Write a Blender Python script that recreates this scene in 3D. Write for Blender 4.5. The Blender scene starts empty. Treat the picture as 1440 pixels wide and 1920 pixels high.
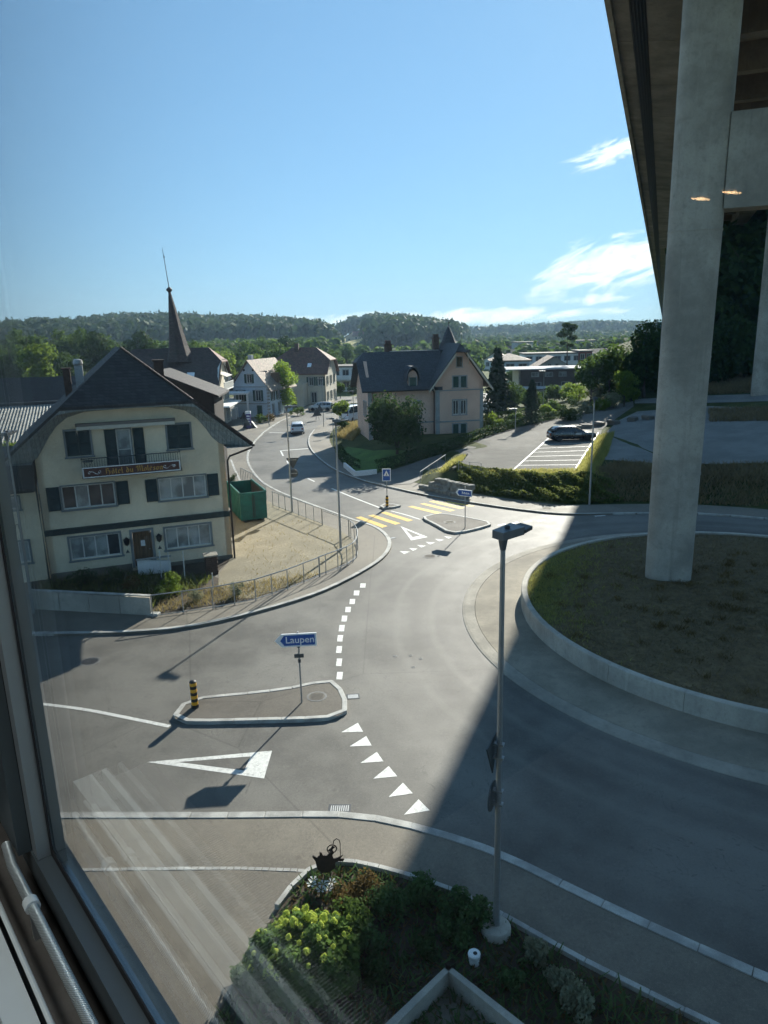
import bpy, bmesh, math, random
import numpy as np
from mathutils import Vector, Matrix
from mathutils.geometry import delaunay_2d_cdt

SC = bpy.context.scene
COL = SC.collection
R = math.radians
random.seed(7)
RNG = np.random.default_rng(11)

# ------------------------------------------------------------------ camera
CAM_H = 12.5
FPX = 1331.0            # focal length in pixels of the 1440 wide photograph (24 mm equivalent)
PITCH, ROLL = R(14.2), R(1.4)
cp, sp, cr, sr = math.cos(PITCH), math.sin(PITCH), math.cos(ROLL), math.sin(ROLL)
FWD = Vector((0, cp, -sp)); RT0 = Vector((1, 0, 0)); UP0 = Vector((0, sp, cp))
cam_d = bpy.data.cameras.new('camera')
cam_d.sensor_fit = 'HORIZONTAL'; cam_d.sensor_width = 36.0; cam_d.lens = 36.0 * FPX / 1440.0
cam_d.clip_start = 0.02; cam_d.clip_end = 12000
cam = bpy.data.objects.new('camera', cam_d); COL.objects.link(cam)
cx = RT0 * cr - UP0 * sr; cy = RT0 * sr + UP0 * cr; cz = -FWD
cam.matrix_world = Matrix(((cx.x, cy.x, cz.x, 0), (cx.y, cy.y, cz.y, 0), (cx.z, cy.z, cz.z, CAM_H), (0, 0, 0, 1)))
SC.camera = cam
SC.render.resolution_x, SC.render.resolution_y = 768, 1024

def ray(x, y):
    """direction of a surveyed sight line (photograph pixel)"""
    u, v = x - 720, y - 960
    a = u * cr - v * sr; b = u * sr + v * cr
    return (FWD * FPX + RT0 * a - UP0 * b).normalized()
def gp(x, y, z=0.0):
    d = ray(x, y); t = (z - CAM_H) / d.z
    return Vector((d.x * t, d.y * t, z))
def at(x, y, Y):
    d = ray(x, y); t = Y / d.y
    return Vector((d.x * t, Y, CAM_H + d.z * t))

# ------------------------------------------------------------------ sun, sky, exposure
SUN_AZ, SUN_EL = R(21.7), R(25.5)          # azimuth measured from +Y towards +X
sun_dir = Vector((math.sin(SUN_AZ) * math.cos(SUN_EL), math.cos(SUN_AZ) * math.cos(SUN_EL), math.sin(SUN_EL)))
sun_d = bpy.data.lights.new('sun', 'SUN'); sun_d.energy = 4.1; sun_d.angle = R(0.53); sun_d.color = (1.0, 0.95, 0.86)
sun = bpy.data.objects.new('sun', sun_d); COL.objects.link(sun)
sun.rotation_euler = sun_dir.to_track_quat('Z', 'Y').to_euler(); sun.location = (40, 60, 80)

world = bpy.data.worlds.new('World'); SC.world = world; world.use_nodes = True
wn = world.node_tree; wn.nodes.clear()
def W(t, **k):
    n = wn.nodes.new(t)
    for a, b in k.items(): setattr(n, a, b)
    return n
def wm(op, a, b=None, c=None, clamp=False):
    n = W('ShaderNodeMath', operation=op); n.use_clamp = clamp
    for i, q in enumerate((a, b, c)):
        if q is None: continue
        if hasattr(q, 'links'): wn.links.new(q, n.inputs[i])
        else: n.inputs[i].default_value = q
    return n.outputs[0]
sky = W('ShaderNodeTexSky', sky_type='NISHITA'); sky.sun_disc = False
sky.sun_elevation = SUN_EL; sky.sun_rotation = SUN_AZ; sky.altitude = 550; sky.air_density = 1.0; sky.dust_density = 0.15; sky.ozone_density = 3.0
tc = W('ShaderNodeTexCoord'); sep = W('ShaderNodeSeparateXYZ'); wn.links.new(tc.outputs['Generated'], sep.inputs[0])
az = wm('ARCTAN2', sep.outputs[0], sep.outputs[1]); el = wm('ARCSINE', sep.outputs[2])
comb = W('ShaderNodeCombineXYZ'); wn.links.new(wm('MULTIPLY', az, 9.0), comb.inputs[0])
wn.links.new(wm('MULTIPLY_ADD', el, 26.0, wm('MULTIPLY', az, -6.0)), comb.inputs[1])
nz = W('ShaderNodeTexNoise'); nz.inputs['Scale'].default_value = 1.6; nz.inputs['Detail'].default_value = 9; nz.inputs['Roughness'].default_value = 0.62; nz.inputs['Distortion'].default_value = 0.9
wn.links.new(comb.outputs[0], nz.inputs['Vector'])
def azel(x, y):
    d = ray(x, y); return math.atan2(d.x, d.y), math.asin(d.z)
mask = None
for (x, y, rx, ry, tilt) in ((1165, 492, 172, 52, -0.16), (1210, 262, 125, 28, -0.22), (1115, 561, 62, 12, -0.05), (800, 596, 420, 15, 0.0), (1500, 380, 220, 90, -0.15), (1900, 300, 300, 110, 0.1), (-700, 420, 320, 60, 0.1), (-1500, 200, 500, 90, -0.1)):
    a0, e0 = azel(x, y); ra, re = rx / FPX, ry / FPX
    da = wm('SUBTRACT', az, a0)
    dx = wm('DIVIDE', da, ra)
    dy = wm('DIVIDE', wm('ADD', wm('SUBTRACT', el, e0), wm('MULTIPLY', da, tilt)), re)
    m = wm('SUBTRACT', 1.0, wm('ADD', wm('MULTIPLY', dx, dx), wm('MULTIPLY', dy, dy)))
    mask = m if mask is None else wm('MAXIMUM', mask, m)
mask = wm('MAXIMUM', mask, -0.9)
dens = wm('ADD', mask, wm('MULTIPLY', wm('SUBTRACT', nz.outputs['Fac'], 0.55), 4.4))
dens = wm('MULTIPLY', wm('SMOOTH_MIN', wm('MAXIMUM', dens, 0.0), 1.0, 0.35), 0.95, clamp=True)
mixc = W('ShaderNodeMix', data_type='RGBA')
gain = W('ShaderNodeMix', data_type='RGBA', blend_type='MULTIPLY'); gain.inputs[0].default_value = 1.0
gam = W('ShaderNodeGamma'); gam.inputs['Gamma'].default_value = 0.5; wn.links.new(sky.outputs[0], gam.inputs['Color'])   # phone-like compression of the glare round the sun
wn.links.new(gam.outputs[0], gain.inputs['A']); gain.inputs['B'].default_value = (1.06, 1.68, 2.18, 1)
wn.links.new(dens, mixc.inputs['Factor']); wn.links.new(gain.outputs['Result'], mixc.inputs['A'])
mixc.inputs['B'].default_value = (10.5, 10.6, 9.8, 1)
bg = W('ShaderNodeBackground'); bg.inputs['Strength'].default_value = 0.06
wn.links.new(mixc.outputs['Result'], bg.inputs['Color'])
wo = W('ShaderNodeOutputWorld'); wn.links.new(bg.outputs[0], wo.inputs['Surface'])

SC.view_settings.view_transform = 'Standard'; SC.view_settings.look = 'None'
SC.view_settings.exposure = 1.60; SC.view_settings.gamma = 1.0
SC.render.engine = 'CYCLES'
SC.cycles.use_denoising = True
SC.cycles.max_bounces = 5; SC.cycles.diffuse_bounces = 3; SC.cycles.glossy_bounces = 3; SC.cycles.transmission_bounces = 3; SC.cycles.transparent_max_bounces = 10; SC.cycles.adaptive_threshold = 0.025; SC.cycles.volume_bounces = 0
SC.cycles.caustics_reflective = False; SC.cycles.caustics_refractive = False
SC.cycles.sample_clamp_indirect = 6.0

# ------------------------------------------------------------------ mesh helpers
class MB:
    """collects faces; build() links them as one mesh object"""
    def __init__(s): s.v = []; s.f = []; s.mi = []; s.cur = 0
    def add(s, vs, fs):
        o = len(s.v); s.v += [tuple(p) for p in vs]
        for f in fs: s.f.append(tuple(i + o for i in f)); s.mi.append(s.cur)
        return s
    def box(s, x0, x1, y0, y1, z0, z1):
        return s.add([(x0, y0, z0), (x1, y0, z0), (x1, y1, z0), (x0, y1, z0), (x0, y0, z1), (x1, y0, z1), (x1, y1, z1), (x0, y1, z1)],
                     [(0, 3, 2, 1), (4, 5, 6, 7), (0, 1, 5, 4), (1, 2, 6, 5), (2, 3, 7, 6), (3, 0, 4, 7)])
    def cbox(s, x0, x1, y0, y1, z0, z1, c=0.02):
        """box with chamfered vertical edges and top"""
        pl = [(x0 + c, y0), (x1 - c, y0), (x1, y0 + c), (x1, y1 - c), (x1 - c, y1), (x0 + c, y1), (x0, y1 - c), (x0, y0 + c)]
        mx, my = (x0 + x1) / 2, (y0 + y1) / 2
        kx = (x1 - x0 - 2 * c) / (x1 - x0); ky = (y1 - y0 - 2 * c) / (y1 - y0)
        vs = [(x, y, z0) for x, y in pl] + [(x, y, z1 - c) for x, y in pl] + [(mx + (x - mx) * kx, my + (y - my) * ky, z1) for x, y in pl]
        n = 8; fs = [tuple(range(n))[::-1], tuple(range(2 * n, 3 * n))]
        for k in range(2):
            for i in range(n): j = (i + 1) % n; fs.append((k * n + i, k * n + j, (k + 1) * n + j, (k + 1) * n + i))
        return s.add(vs, fs)
    def slab(s, pts, off):
        """closed slab: 3-D polygon pts swept by the vector off"""
        n = len(pts); off = Vector(off); p = [Vector(q) for q in pts]; q = [a + off for a in p]
        fs = [tuple(range(n))[::-1], tuple(range(n, 2 * n))] + [(i, (i + 1) % n, (i + 1) % n + n, i + n) for i in range(n)]
        return s.add(p + q, fs)
    def prism_xz(s, poly, y0, y1): return s.slab([(x, y0, z) for x, z in poly], (0, y1 - y0, 0))
    def prism_xy(s, poly, z0, z1): return s.slab([(x, y, z0) for x, y in poly], (0, 0, z1 - z0))
    def tube(s, path, r, n=8, r2=None, cap=True):
        path = [Vector(p) for p in path]; rings = []; N = len(path)
        for i, p in enumerate(path):
            d = (path[min(i + 1, N - 1)] - path[max(i - 1, 0)]).normalized()
            a = d.cross(Vector((0, 0, 1)))
            if a.length < 1e-3: a = d.cross(Vector((1, 0, 0)))
            a.normalize(); b = d.cross(a).normalized()
            rr = r if r2 is None else r + (r2 - r) * i / max(1, N - 1)
            rings.append([p + (a * math.cos(2 * math.pi * k / n) + b * math.sin(2 * math.pi * k / n)) * rr for k in range(n)])
        vs = [q for g in rings for q in g]; fs = []
        for i in range(N - 1):
            for k in range(n):
                fs.append((i * n + k, i * n + (k + 1) % n, (i + 1) * n + (k + 1) % n, (i + 1) * n + k))
        if cap: fs += [tuple(range(n))[::-1], tuple(range((N - 1) * n, N * n))]
        return s.add(vs, fs)
    def lathe(s, prof, n=16, c=(0, 0)):
        vs = [(c[0] + r * math.cos(2 * math.pi * k / n), c[1] + r * math.sin(2 * math.pi * k / n), z) for r, z in prof for k in range(n)]
        fs = []
        for i in range(len(prof) - 1):
            for k in range(n): fs.append((i * n + k, i * n + (k + 1) % n, (i + 1) * n + (k + 1) % n, (i + 1) * n + k))
        fs += [tuple(range(n))[::-1], tuple(range((len(prof) - 1) * n, len(prof) * n))]
        return s.add(vs, fs)
    def loft(s, a, b):
        n = len(a); return s.add(list(a) + list(b), [(i, i + 1, n + i + 1, n + i) for i in range(n - 1)])
    def sphere(s, c, rx, ry, rz, nu=10, nv=6):
        c = Vector(c); vs = [c + Vector((0, 0, rz))]
        for j in range(1, nv):
            t = math.pi * j / nv
            for i in range(nu):
                p = 2 * math.pi * i / nu; vs.append(c + Vector((rx * math.sin(t) * math.cos(p), ry * math.sin(t) * math.sin(p), rz * math.cos(t))))
        vs.append(c - Vector((0, 0, rz))); fs = []
        for i in range(nu): fs.append((0, 1 + i, 1 + (i + 1) % nu)); fs.append((len(vs) - 1, 1 + (nv - 2) * nu + (i + 1) % nu, 1 + (nv - 2) * nu + i))
        for j in range(nv - 2):
            for i in range(nu): a = 1 + j * nu; fs.append((a + i, a + nu + i, a + nu + (i + 1) % nu, a + (i + 1) % nu))
        return s.add(vs, fs)
    def mesh(s, name, mats, smooth=False):
        me = bpy.data.meshes.new(name); me.from_pydata(s.v, [], s.f)
        for m in (mats if isinstance(mats, (list, tuple)) else [mats]): me.materials.append(m)
        if any(s.mi): me.polygons.foreach_set('material_index', s.mi)
        me.update()
        bm = bmesh.new(); bm.from_mesh(me); bmesh.ops.recalc_face_normals(bm, faces=bm.faces); bm.to_mesh(me); bm.free()
        if smooth:
            me.polygons.foreach_set('use_smooth', [True] * len(me.polygons))
            try: me.set_sharp_from_angle(angle=R(40))
            except Exception: pass
        return me
    def build(s, name, mats, parent=None, smooth=False):
        return link(name, s.mesh(name, mats, smooth), parent)
def link(name, me, parent=None, loc=None, rz=None):
    o = bpy.data.objects.new(name, me); COL.objects.link(o)
    if parent is not None: o.parent = parent
    if loc is not None: o.location = loc
    if rz is not None: o.rotation_euler = (0, 0, rz)
    return o
def tag(o, label=None, cat=None, group=None, kind=None):
    for k, q in (('label', label), ('category', cat), ('group', group), ('kind', kind)):
        if q: o[k] = q
    return o
def thing(name, loc, rz, label, cat, group=None):
    o = link(name, None, None, loc, rz); o.empty_display_size = 0.2
    return tag(o, label, cat, group)
def struct(o): o['kind'] = 'structure'; return o
def copy_tree(o, parent=None):
    c = o.copy(); COL.objects.link(c); c.parent = parent
    for ch in list(o.children): copy_tree(ch, c)
    return c
def sstep(a, b, x):
    t = min(1.0, max(0.0, (x - a) / (b - a))); return t * t * (3 - 2 * t)
def resample(pts, step, closed=False):
    P = [Vector((p[0], p[1], 0)) for p in pts]
    if closed: P = P + [P[0]]
    out = []; carry = 0.0
    for a, b in zip(P[:-1], P[1:]):
        L = (b - a).length; n = max(1, int(round(L / step)))
        for i in range(n): out.append(a.lerp(b, i / n))
    if not closed: out.append(P[-1])
    return [(p.x, p.y) for p in out]
def smooth_line(pts, it=2, closed=False):
    P = [Vector((p[0], p[1])) for p in pts]
    for _ in range(it):
        Q = [] if closed else [P[0]]
        n = len(P)
        for i in range(n if closed else n - 1):
            a, b = P[i], P[(i + 1) % n]
            Q += [a.lerp(b, .25), a.lerp(b, .75)]
        if not closed: Q.append(P[-1])
        P = Q
    return [(p.x, p.y) for p in P]
def offset_line(pts, d):
    """shift a polyline sideways (to its left for d>0)"""
    out = []; n = len(pts)
    for i in range(n):
        a = Vector(pts[max(0, i - 1)]); b = Vector(pts[min(n - 1, i + 1)]); t = (b - a)
        if t.length < 1e-6: t = Vector((1, 0))
        t.normalize(); out.append((pts[i][0] - t.y * d, pts[i][1] + t.x * d))
    return out
def inpoly(x, y, poly):
    c = False; n = len(poly); j = n - 1
    for i in range(n):
        xi, yi = poly[i][0], poly[i][1]; xj, yj = poly[j][0], poly[j][1]
        if (yi > y) != (yj > y) and x < (xj - xi) * (y - yi) / (yj - yi) + xi: c = not c
        j = i
    return c
def sheet(name, poly, zf, mat, step=None, parent=None, skirt=0.0):
    """ground sheet over a plan polygon, draped on the height function zf; optional skirt gives it edges"""
    b = resample(poly, step, True) if step else [(p[0], p[1]) for p in poly]
    pts = [Vector(p) for p in b]; n = len(pts)
    if step:
        xs = [p[0] for p in b]; ys = [p[1] for p in b]
        x = min(xs) + step / 2
        while x < max(xs):
            y = min(ys) + step / 2
            while y < max(ys):
                if inpoly(x, y, b): pts.append(Vector((x + RNG.uniform(-.1, .1) * step, y + RNG.uniform(-.1, .1) * step)))
                y += step
            x += step
    v, e, f, _, _, _ = delaunay_2d_cdt(pts, [(i, (i + 1) % n) for i in range(n)], [], 1, 1e-5)
    z = zf if callable(zf) else (lambda x, y: zf)
    m = MB(); m.add([(p.x, p.y, z(p.x, p.y)) for p in v], [tuple(q) for q in f])
    if skirt:
        for i in range(n):
            a, c = b[i], b[(i + 1) % n]; za, zc = z(*a), z(*c)
            m.add([(a[0], a[1], za), (c[0], c[1], zc), (c[0], c[1], zc - skirt), (a[0], a[1], za - skirt)], [(0, 1, 2, 3)])
    me = bpy.data.meshes.new(name); me.from_pydata(m.v, [], m.f); me.materials.append(mat); me.update()
    bm = bmesh.new(); bm.from_mesh(me)
    for fc in bm.faces:
        fc.normal_update()
        if fc.normal.z < 0: fc.normal_flip()
    bm.to_mesh(me); bm.free()
    return link(name, me, parent)
def np_quads(name, V, mat, parent=None):
    """mesh from an (N,4,3) array of quads"""
    N = V.shape[0]; me = bpy.data.meshes.new(name)
    me.vertices.add(N * 4); me.vertices.foreach_set('co', V.reshape(-1).astype(np.float32))
    me.loops.add(N * 4); me.loops.foreach_set('vertex_index', np.arange(N * 4, dtype=np.int32))
    me.polygons.add(N); me.polygons.foreach_set('loop_start', np.arange(0, N * 4, 4, dtype=np.int32))
    for m in (mat if isinstance(mat, (list, tuple)) else [mat]): me.materials.append(m)
    me.update(calc_edges=True); me.validate()
    return me

# ------------------------------------------------------------------ materials
class NT:
    def __init__(s, name):
        s.m = bpy.data.materials.new(name); s.m.use_nodes = True; s.t = s.m.node_tree; s.t.nodes.clear()
        s.out = s.n('ShaderNodeOutputMaterial')
    def n(s, t, **k):
        q = s.t.nodes.new(t)
        for a, b in k.items(): setattr(q, a, b)
        return q
    def l(s, a, b): s.t.links.new(a, b)
    def set(s, inp, v):
        if hasattr(v, 'links'): s.l(v, inp)
        elif isinstance(v, (tuple, list)) and len(v) == 3 and inp.type == 'RGBA': inp.default_value = (*v, 1)
        else: inp.default_value = v
    def math(s, op, a, b=None, c=None, clamp=False):
        q = s.n('ShaderNodeMath', operation=op); q.use_clamp = clamp
        for i, w in enumerate((a, b, c)):
            if w is not None: s.set(q.inputs[i], w)
        return q.outputs[0]
    def pos(s): return s.n('ShaderNodeNewGeometry').outputs['Position']
    def noise(s, vec, scale, detail=5, rough=.55, dist=0.0):
        q = s.n('ShaderNodeTexNoise'); s.l(vec, q.inputs['Vector'])
        q.inputs['Scale'].default_value = scale; q.inputs['Detail'].default_value = detail; q.inputs['Roughness'].default_value = rough; q.inputs['Distortion'].default_value = dist
        return q.outputs['Fac']
    def ramp(s, f, lo, hi): 
        q = s.n('ShaderNodeMapRange'); q.interpolation_type = 'SMOOTHSTEP'; s.set(q.inputs[0], f); q.inputs[1].default_value = lo; q.inputs[2].default_value = hi
        return q.outputs[0]
    def mix(s, f, a, b, mode='MIX'):
        q = s.n('ShaderNodeMix', data_type='RGBA', blend_type=mode); s.set(q.inputs['Factor'], f); s.set(q.inputs['A'], a); s.set(q.inputs['B'], b)
        return q.outputs['Result']
    def scale(s, vec, v3):
        q = s.n('ShaderNodeMapping'); s.l(vec, q.inputs['Vector']); q.inputs['Scale'].default_value = v3; return q.outputs[0]
    def bump(s, h, strength, dist=0.02):
        q = s.n('ShaderNodeBump'); s.set(q.inputs['Height'], h); q.inputs['Strength'].default_value = strength; q.inputs['Distance'].default_value = dist; return q.outputs[0]
    def principled(s, col, rough=.8, metal=0., normal=None, spec=.5, **kw):
        q = s.n('ShaderNodeBsdfPrincipled'); s.set(q.inputs['Base Color'], col); s.set(q.inputs['Roughness'], rough); s.set(q.inputs['Metallic'], metal)
        q.inputs['Specular IOR Level'].default_value = spec
        for k, v in kw.items(): s.set(q.inputs[k.replace('_', ' ')], v)
        if normal is not None: s.l(normal, q.inputs['Normal'])
        s.l(q.outputs[0], s.out.inputs['Surface']); return s.m
def sc3(c, k): return tuple(min(1, x * k) for x in c)
def mat(name, col, rough=.8, var=.18, scale=2.0, bump=0., bscale=30., metal=0., col2=None, spec=.4, fine=.08):
    s = NT(name); p = s.pos()
    a = s.noise(p, scale, 6); b = s.noise(p, scale * 14, 3)
    f = s.ramp(a, .32, .68)
    c = s.mix(f, sc3(col, 1 - var), col2 or sc3(col, 1 + var))
    c = s.mix(s.math('MULTIPLY', b, fine * 4), c, sc3(col, .55))
    nrm = s.bump(s.noise(p, bscale, 4), bump, .01) if bump else None
    return s.principled(c, rough, metal, nrm, spec)
def mat_asphalt(name, base, patch=.25, light=1.35, spec=.27, rough=.66, tracks=None):
    s = NT(name); p = s.pos()
    big = s.noise(p, .16, 5, .6); mid = s.noise(p, .9, 6, .6); grain = s.noise(p, 55, 3, .7)
    c = s.mix(s.ramp(big, .38, .62), sc3(base, 1 - patch), sc3(base, 1 + patch))
    c = s.mix(s.math('MULTIPLY', s.ramp(mid, .4, .7), .5), c, sc3(base, light))
    c = s.mix(s.math('MULTIPLY', s.ramp(grain, .5, .75), .42), c, sc3(base, 2.0))
    c = s.mix(s.math('MULTIPLY', s.ramp(grain, .45, .2), .5), c, sc3(base, .45))
    gr2 = s.noise(p, 13, 4, .8); c = s.mix(s.math('MULTIPLY', s.ramp(gr2, .52, .68), .34), c, sc3(base, 1.75)); c = s.mix(s.math('MULTIPLY', s.ramp(gr2, .47, .32), .42), c, sc3(base, .5))
    # oil drips and dust spots
    v = s.n('ShaderNodeTexVoronoi', feature='F1'); s.l(s.scale(p, (1.7, 1.7, 1)), v.inputs['Vector']); v.inputs['Scale'].default_value = .5
    c = s.mix(s.math('MULTIPLY', s.ramp(v.outputs['Distance'], .09, .02), .45), c, sc3(base, .45))
    # seams of the paving lanes
    w = s.n('ShaderNodeTexVoronoi', feature='DISTANCE_TO_EDGE'); s.l(p, w.inputs['Vector']); w.inputs['Scale'].default_value = .07
    c = s.mix(s.math('MULTIPLY', s.ramp(w.outputs['Distance'], .0030, .0), .38), c, sc3(base, .4))
    wob = s.noise(p, .45, 4, .6, 1.5); ck = s.ramp(s.math('ABSOLUTE', s.math('SUBTRACT', wob, .5)), .006, .0)
    c = s.mix(s.math('MULTIPLY', s.math('MULTIPLY', ck, s.ramp(big, .45, .6)), .55), c, sc3(base, .35))
    blot = s.noise(p, 2.6, 7, .75); c = s.mix(s.math('MULTIPLY', s.ramp(blot, .56, .8), .3), c, sc3(base, 1.5)); c = s.mix(s.math('MULTIPLY', s.ramp(blot, .42, .2), .5), c, sc3(base, .6))
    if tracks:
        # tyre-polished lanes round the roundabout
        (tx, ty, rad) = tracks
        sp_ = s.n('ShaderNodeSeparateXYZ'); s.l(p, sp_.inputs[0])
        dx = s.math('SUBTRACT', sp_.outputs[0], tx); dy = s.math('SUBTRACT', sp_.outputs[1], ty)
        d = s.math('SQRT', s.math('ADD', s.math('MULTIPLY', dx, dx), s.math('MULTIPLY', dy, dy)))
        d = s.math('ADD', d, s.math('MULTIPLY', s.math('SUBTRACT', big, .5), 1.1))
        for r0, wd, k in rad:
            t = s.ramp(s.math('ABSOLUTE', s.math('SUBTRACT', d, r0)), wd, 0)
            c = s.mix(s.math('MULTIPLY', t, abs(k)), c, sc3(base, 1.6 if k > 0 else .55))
    rr = s.math('ADD', rough, s.math('MULTIPLY', s.math('SUBTRACT', mid, .5), .25))
    return s.principled(c, rr, 0, s.bump(grain, .35, .006), spec)
def mat_concrete(name, base, streak=True, boards=0, spec=.3, rough=.85):
    s = NT(name); p = s.pos()
    big = s.noise(p, .35, 6, .65); fine = s.noise(p, 9, 5, .6); pores = s.noise(p, 40, 2)
    c = s.mix(s.ramp(big, .3, .7), sc3(base, .66), sc3(base, 1.2))
    md = s.noise(p, 2.2, 7, .7); c = s.mix(s.math('MULTIPLY', s.ramp(md, .5, .72), .55), c, sc3(base, .62)); c = s.mix(s.math('MULTIPLY', s.ramp(md, .42, .25), .45), c, sc3(base, 1.35))
    c = s.mix(s.math('MULTIPLY', s.ramp(fine, .5, .8), .55), c, sc3(base, .6))
    if streak:
        st = s.noise(s.scale(p, (3.2, 3.2, .12)), 1.0, 6, .7)
        c = s.mix(s.math('MULTIPLY', s.ramp(st, .52, .75), .5), c, sc3(base, .55))
        st2 = s.noise(s.scale(p, (2.1, 2.1, .05)), 1.7, 4, .6)
        c = s.mix(s.math('MULTIPLY', s.ramp(st2, .6, .75), .3), c, sc3(base, 1.4))
    c = s.mix(s.math('MULTIPLY', s.ramp(pores, .62, .72), .5), c, sc3(base, .4))
    h = fine
    if boards:
        wv = s.n('ShaderNodeTexWave', bands_direction='Z'); s.l(p, wv.inputs['Vector']); wv.inputs['Scale'].default_value = boards; wv.inputs['Distortion'].default_value = .3
        c = s.mix(s.math('MULTIPLY', s.ramp(wv.outputs['Fac'], .12, 0), .5), c, sc3(base, .5)); h = s.math('ADD', fine, s.ramp(wv.outputs['Fac'], .12, 0))
    return s.principled(c, rough, 0, s.bump(h, .3, .02), spec)
def mat_leaf(name, col, col2, trans=.35, rough=.75, sat_noise=.5):
    s = NT(name); g = s.n('ShaderNodeNewGeometry')
    c = s.mix(g.outputs['Random Per Island'], col, col2)
    n = s.noise(g.outputs['Position'], .35, 3)
    c = s.mix(s.math('MULTIPLY', s.ramp(n, .4, .65), sat_noise), c, sc3(col2, 1.15))
    d = s.n('ShaderNodeBsdfPrincipled'); s.set(d.inputs['Base Color'], c); d.inputs['Roughness'].default_value = rough; d.inputs['Specular IOR Level'].default_value = .12
    t = s.n('ShaderNodeBsdfTranslucent'); s.set(t.inputs['Color'], s.mix(.5, c, sc3(col2, 1.5)))
    m = s.n('ShaderNodeMixShader'); m.inputs[0].default_value = trans; s.l(d.outputs[0], m.inputs[1]); s.l(t.outputs[0], m.inputs[2]); s.l(m.outputs[0], s.out.inputs['Surface'])
    return s.m
def mat_tiles(name, col, su=3.2, sv=4.5, var=.3, moss=.25):
    """tile roof: courses follow height, joints follow the plan position"""
    s = NT(name); tcx = s.n('ShaderNodeTexCoord'); p = tcx.outputs['Object']
    sp_ = s.n('ShaderNodeSeparateXYZ'); s.l(p, sp_.inputs[0])
    cb = s.n('ShaderNodeCombineXYZ'); s.l(s.math('ADD', sp_.outputs[0], sp_.outputs[1]), cb.inputs[0]); s.l(s.math('MULTIPLY', sp_.outputs[2], 1.45), cb.inputs[1])
    b = s.n('ShaderNodeTexBrick'); s.l(cb.outputs[0], b.inputs['Vector']); b.inputs['Scale'].default_value = 1.0
    b.inputs['Brick Width'].default_value = 1 / su; b.inputs['Row Height'].default_value = 1 / sv; b.inputs['Mortar Size'].default_value = .018; b.inputs['Mortar Smooth'].default_value = .6
    b.inputs['Color1'].default_value = (*sc3(col, 1 - var), 1); b.inputs['Color2'].default_value = (*sc3(col, 1 + var), 1); b.inputs['Mortar'].default_value = (*sc3(col, .35), 1)
    n = s.noise(p, .8, 6, .65)
    c = s.mix(s.math('MULTIPLY', s.ramp(n, .45, .7), moss * 2), b.outputs['Color'], sc3((col[1] * .9, col[1], col[2] * .8), .8))
    saw = s.math('FRACT', s.math('MULTIPLY', sp_.outputs[2], 1.45 * sv))
    h = s.math('SUBTRACT', s.math('MULTIPLY', saw, -1), s.math('MULTIPLY', b.outputs['Fac'], .6))
    return s.principled(c, .75, 0, s.bump(h, .6, .03), .35)
def mat_boards(name, base, col2, sx=6.0):
    """weathered painted boards with flaking vertical streaks"""
    s = NT(name); tcx = s.n('ShaderNodeTexCoord'); p = tcx.outputs['Object']
    st = s.noise(s.scale(p, (sx, sx, .7)), 1.6, 7, .7)
    c = s.mix(s.ramp(st, .42, .62), base, col2)
    w = s.n('ShaderNodeTexWave', bands_direction='X'); s.l(p, w.inputs['Vector']); w.inputs['Scale'].default_value = 1.6
    c = s.mix(s.math('MULTIPLY', s.ramp(w.outputs['Fac'], .06, 0), .6), c, sc3(base, .35))
    return s.principled(c, .8, 0, s.bump(st, .3, .01), .3)
def mat_plain(name, col, rough=.5, metal=0., spec=.5, **k):
    s = NT(name); p = s.pos(); n = s.noise(p, 6, 5)
    c = s.mix(s.math('MULTIPLY', s.ramp(n, .35, .75), .3), col, sc3(col, .72))
    return s.principled(c, s.math('ADD', rough, s.math('MULTIPLY', n, .1)), metal, None, spec, **k)
def mat_paint_marking(name, col):
    """road paint, worn through to the asphalt in places"""
    s = NT(name); p = s.pos()
    n = s.noise(p, 7, 6, .7); g = s.noise(p, 60, 3, .7)
    c = s.mix(s.math('MULTIPLY', s.ramp(n, .46, .72), .7), col, sc3(col, .45))
    c = s.mix(s.ramp(s.math('ADD', g, s.math('MULTIPLY', n, .25)), .70, .80), c, (.10, .10, .095))
    return s.principled(c, .6, 0, None, .4)
def mat_window(name, tint=(.02, .026, .03)):
    s = NT(name); p = s.pos(); n = s.noise(p, .9, 3)
    return s.principled(s.mix(s.ramp(n, .4, .6), tint, sc3(tint, 2.2)), .06, 0, s.bump(s.noise(p, 1.5, 2), .06, .05), .6)

A = {}
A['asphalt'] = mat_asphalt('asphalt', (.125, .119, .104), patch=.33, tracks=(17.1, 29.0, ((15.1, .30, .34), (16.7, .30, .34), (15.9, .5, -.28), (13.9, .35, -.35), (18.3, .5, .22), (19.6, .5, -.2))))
A['pavement'] = mat_asphalt('pavement_asphalt', (.158, .140, .110), patch=.22, rough=.75, spec=.35)
A['island_asphalt'] = mat_asphalt('island_asphalt', (.112, .100, .082), patch=.2, rough=.8, spec=.3)
A['lot_asphalt'] = mat_asphalt('car_park_asphalt', (.138, .132, .117), patch=.28, rough=.9, spec=.12)
A['kerb'] = mat('granite_kerb', (.44, .435, .40), .75, .34, 1.6, .3, 60, fine=.16)
A['kerb_dark'] = mat('dark_kerb', (.17, .17, .16), .75, .2, 1.3, .2, 60)
A['white'] = mat_paint_marking('white_road_paint', (.72, .72, .67))
A['yellow'] = mat_paint_marking('yellow_road_paint', (.72, .47, .08))
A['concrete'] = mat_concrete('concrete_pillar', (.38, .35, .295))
A['concrete_wall'] = mat_concrete('concrete_wall', (.43, .40, .34))
A['concrete_apron'] = mat_concrete('concrete_apron', (.27, .24, .185), streak=False)
A['concrete_dark'] = mat_concrete('concrete_dark', (.17, .15, .125))
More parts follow.
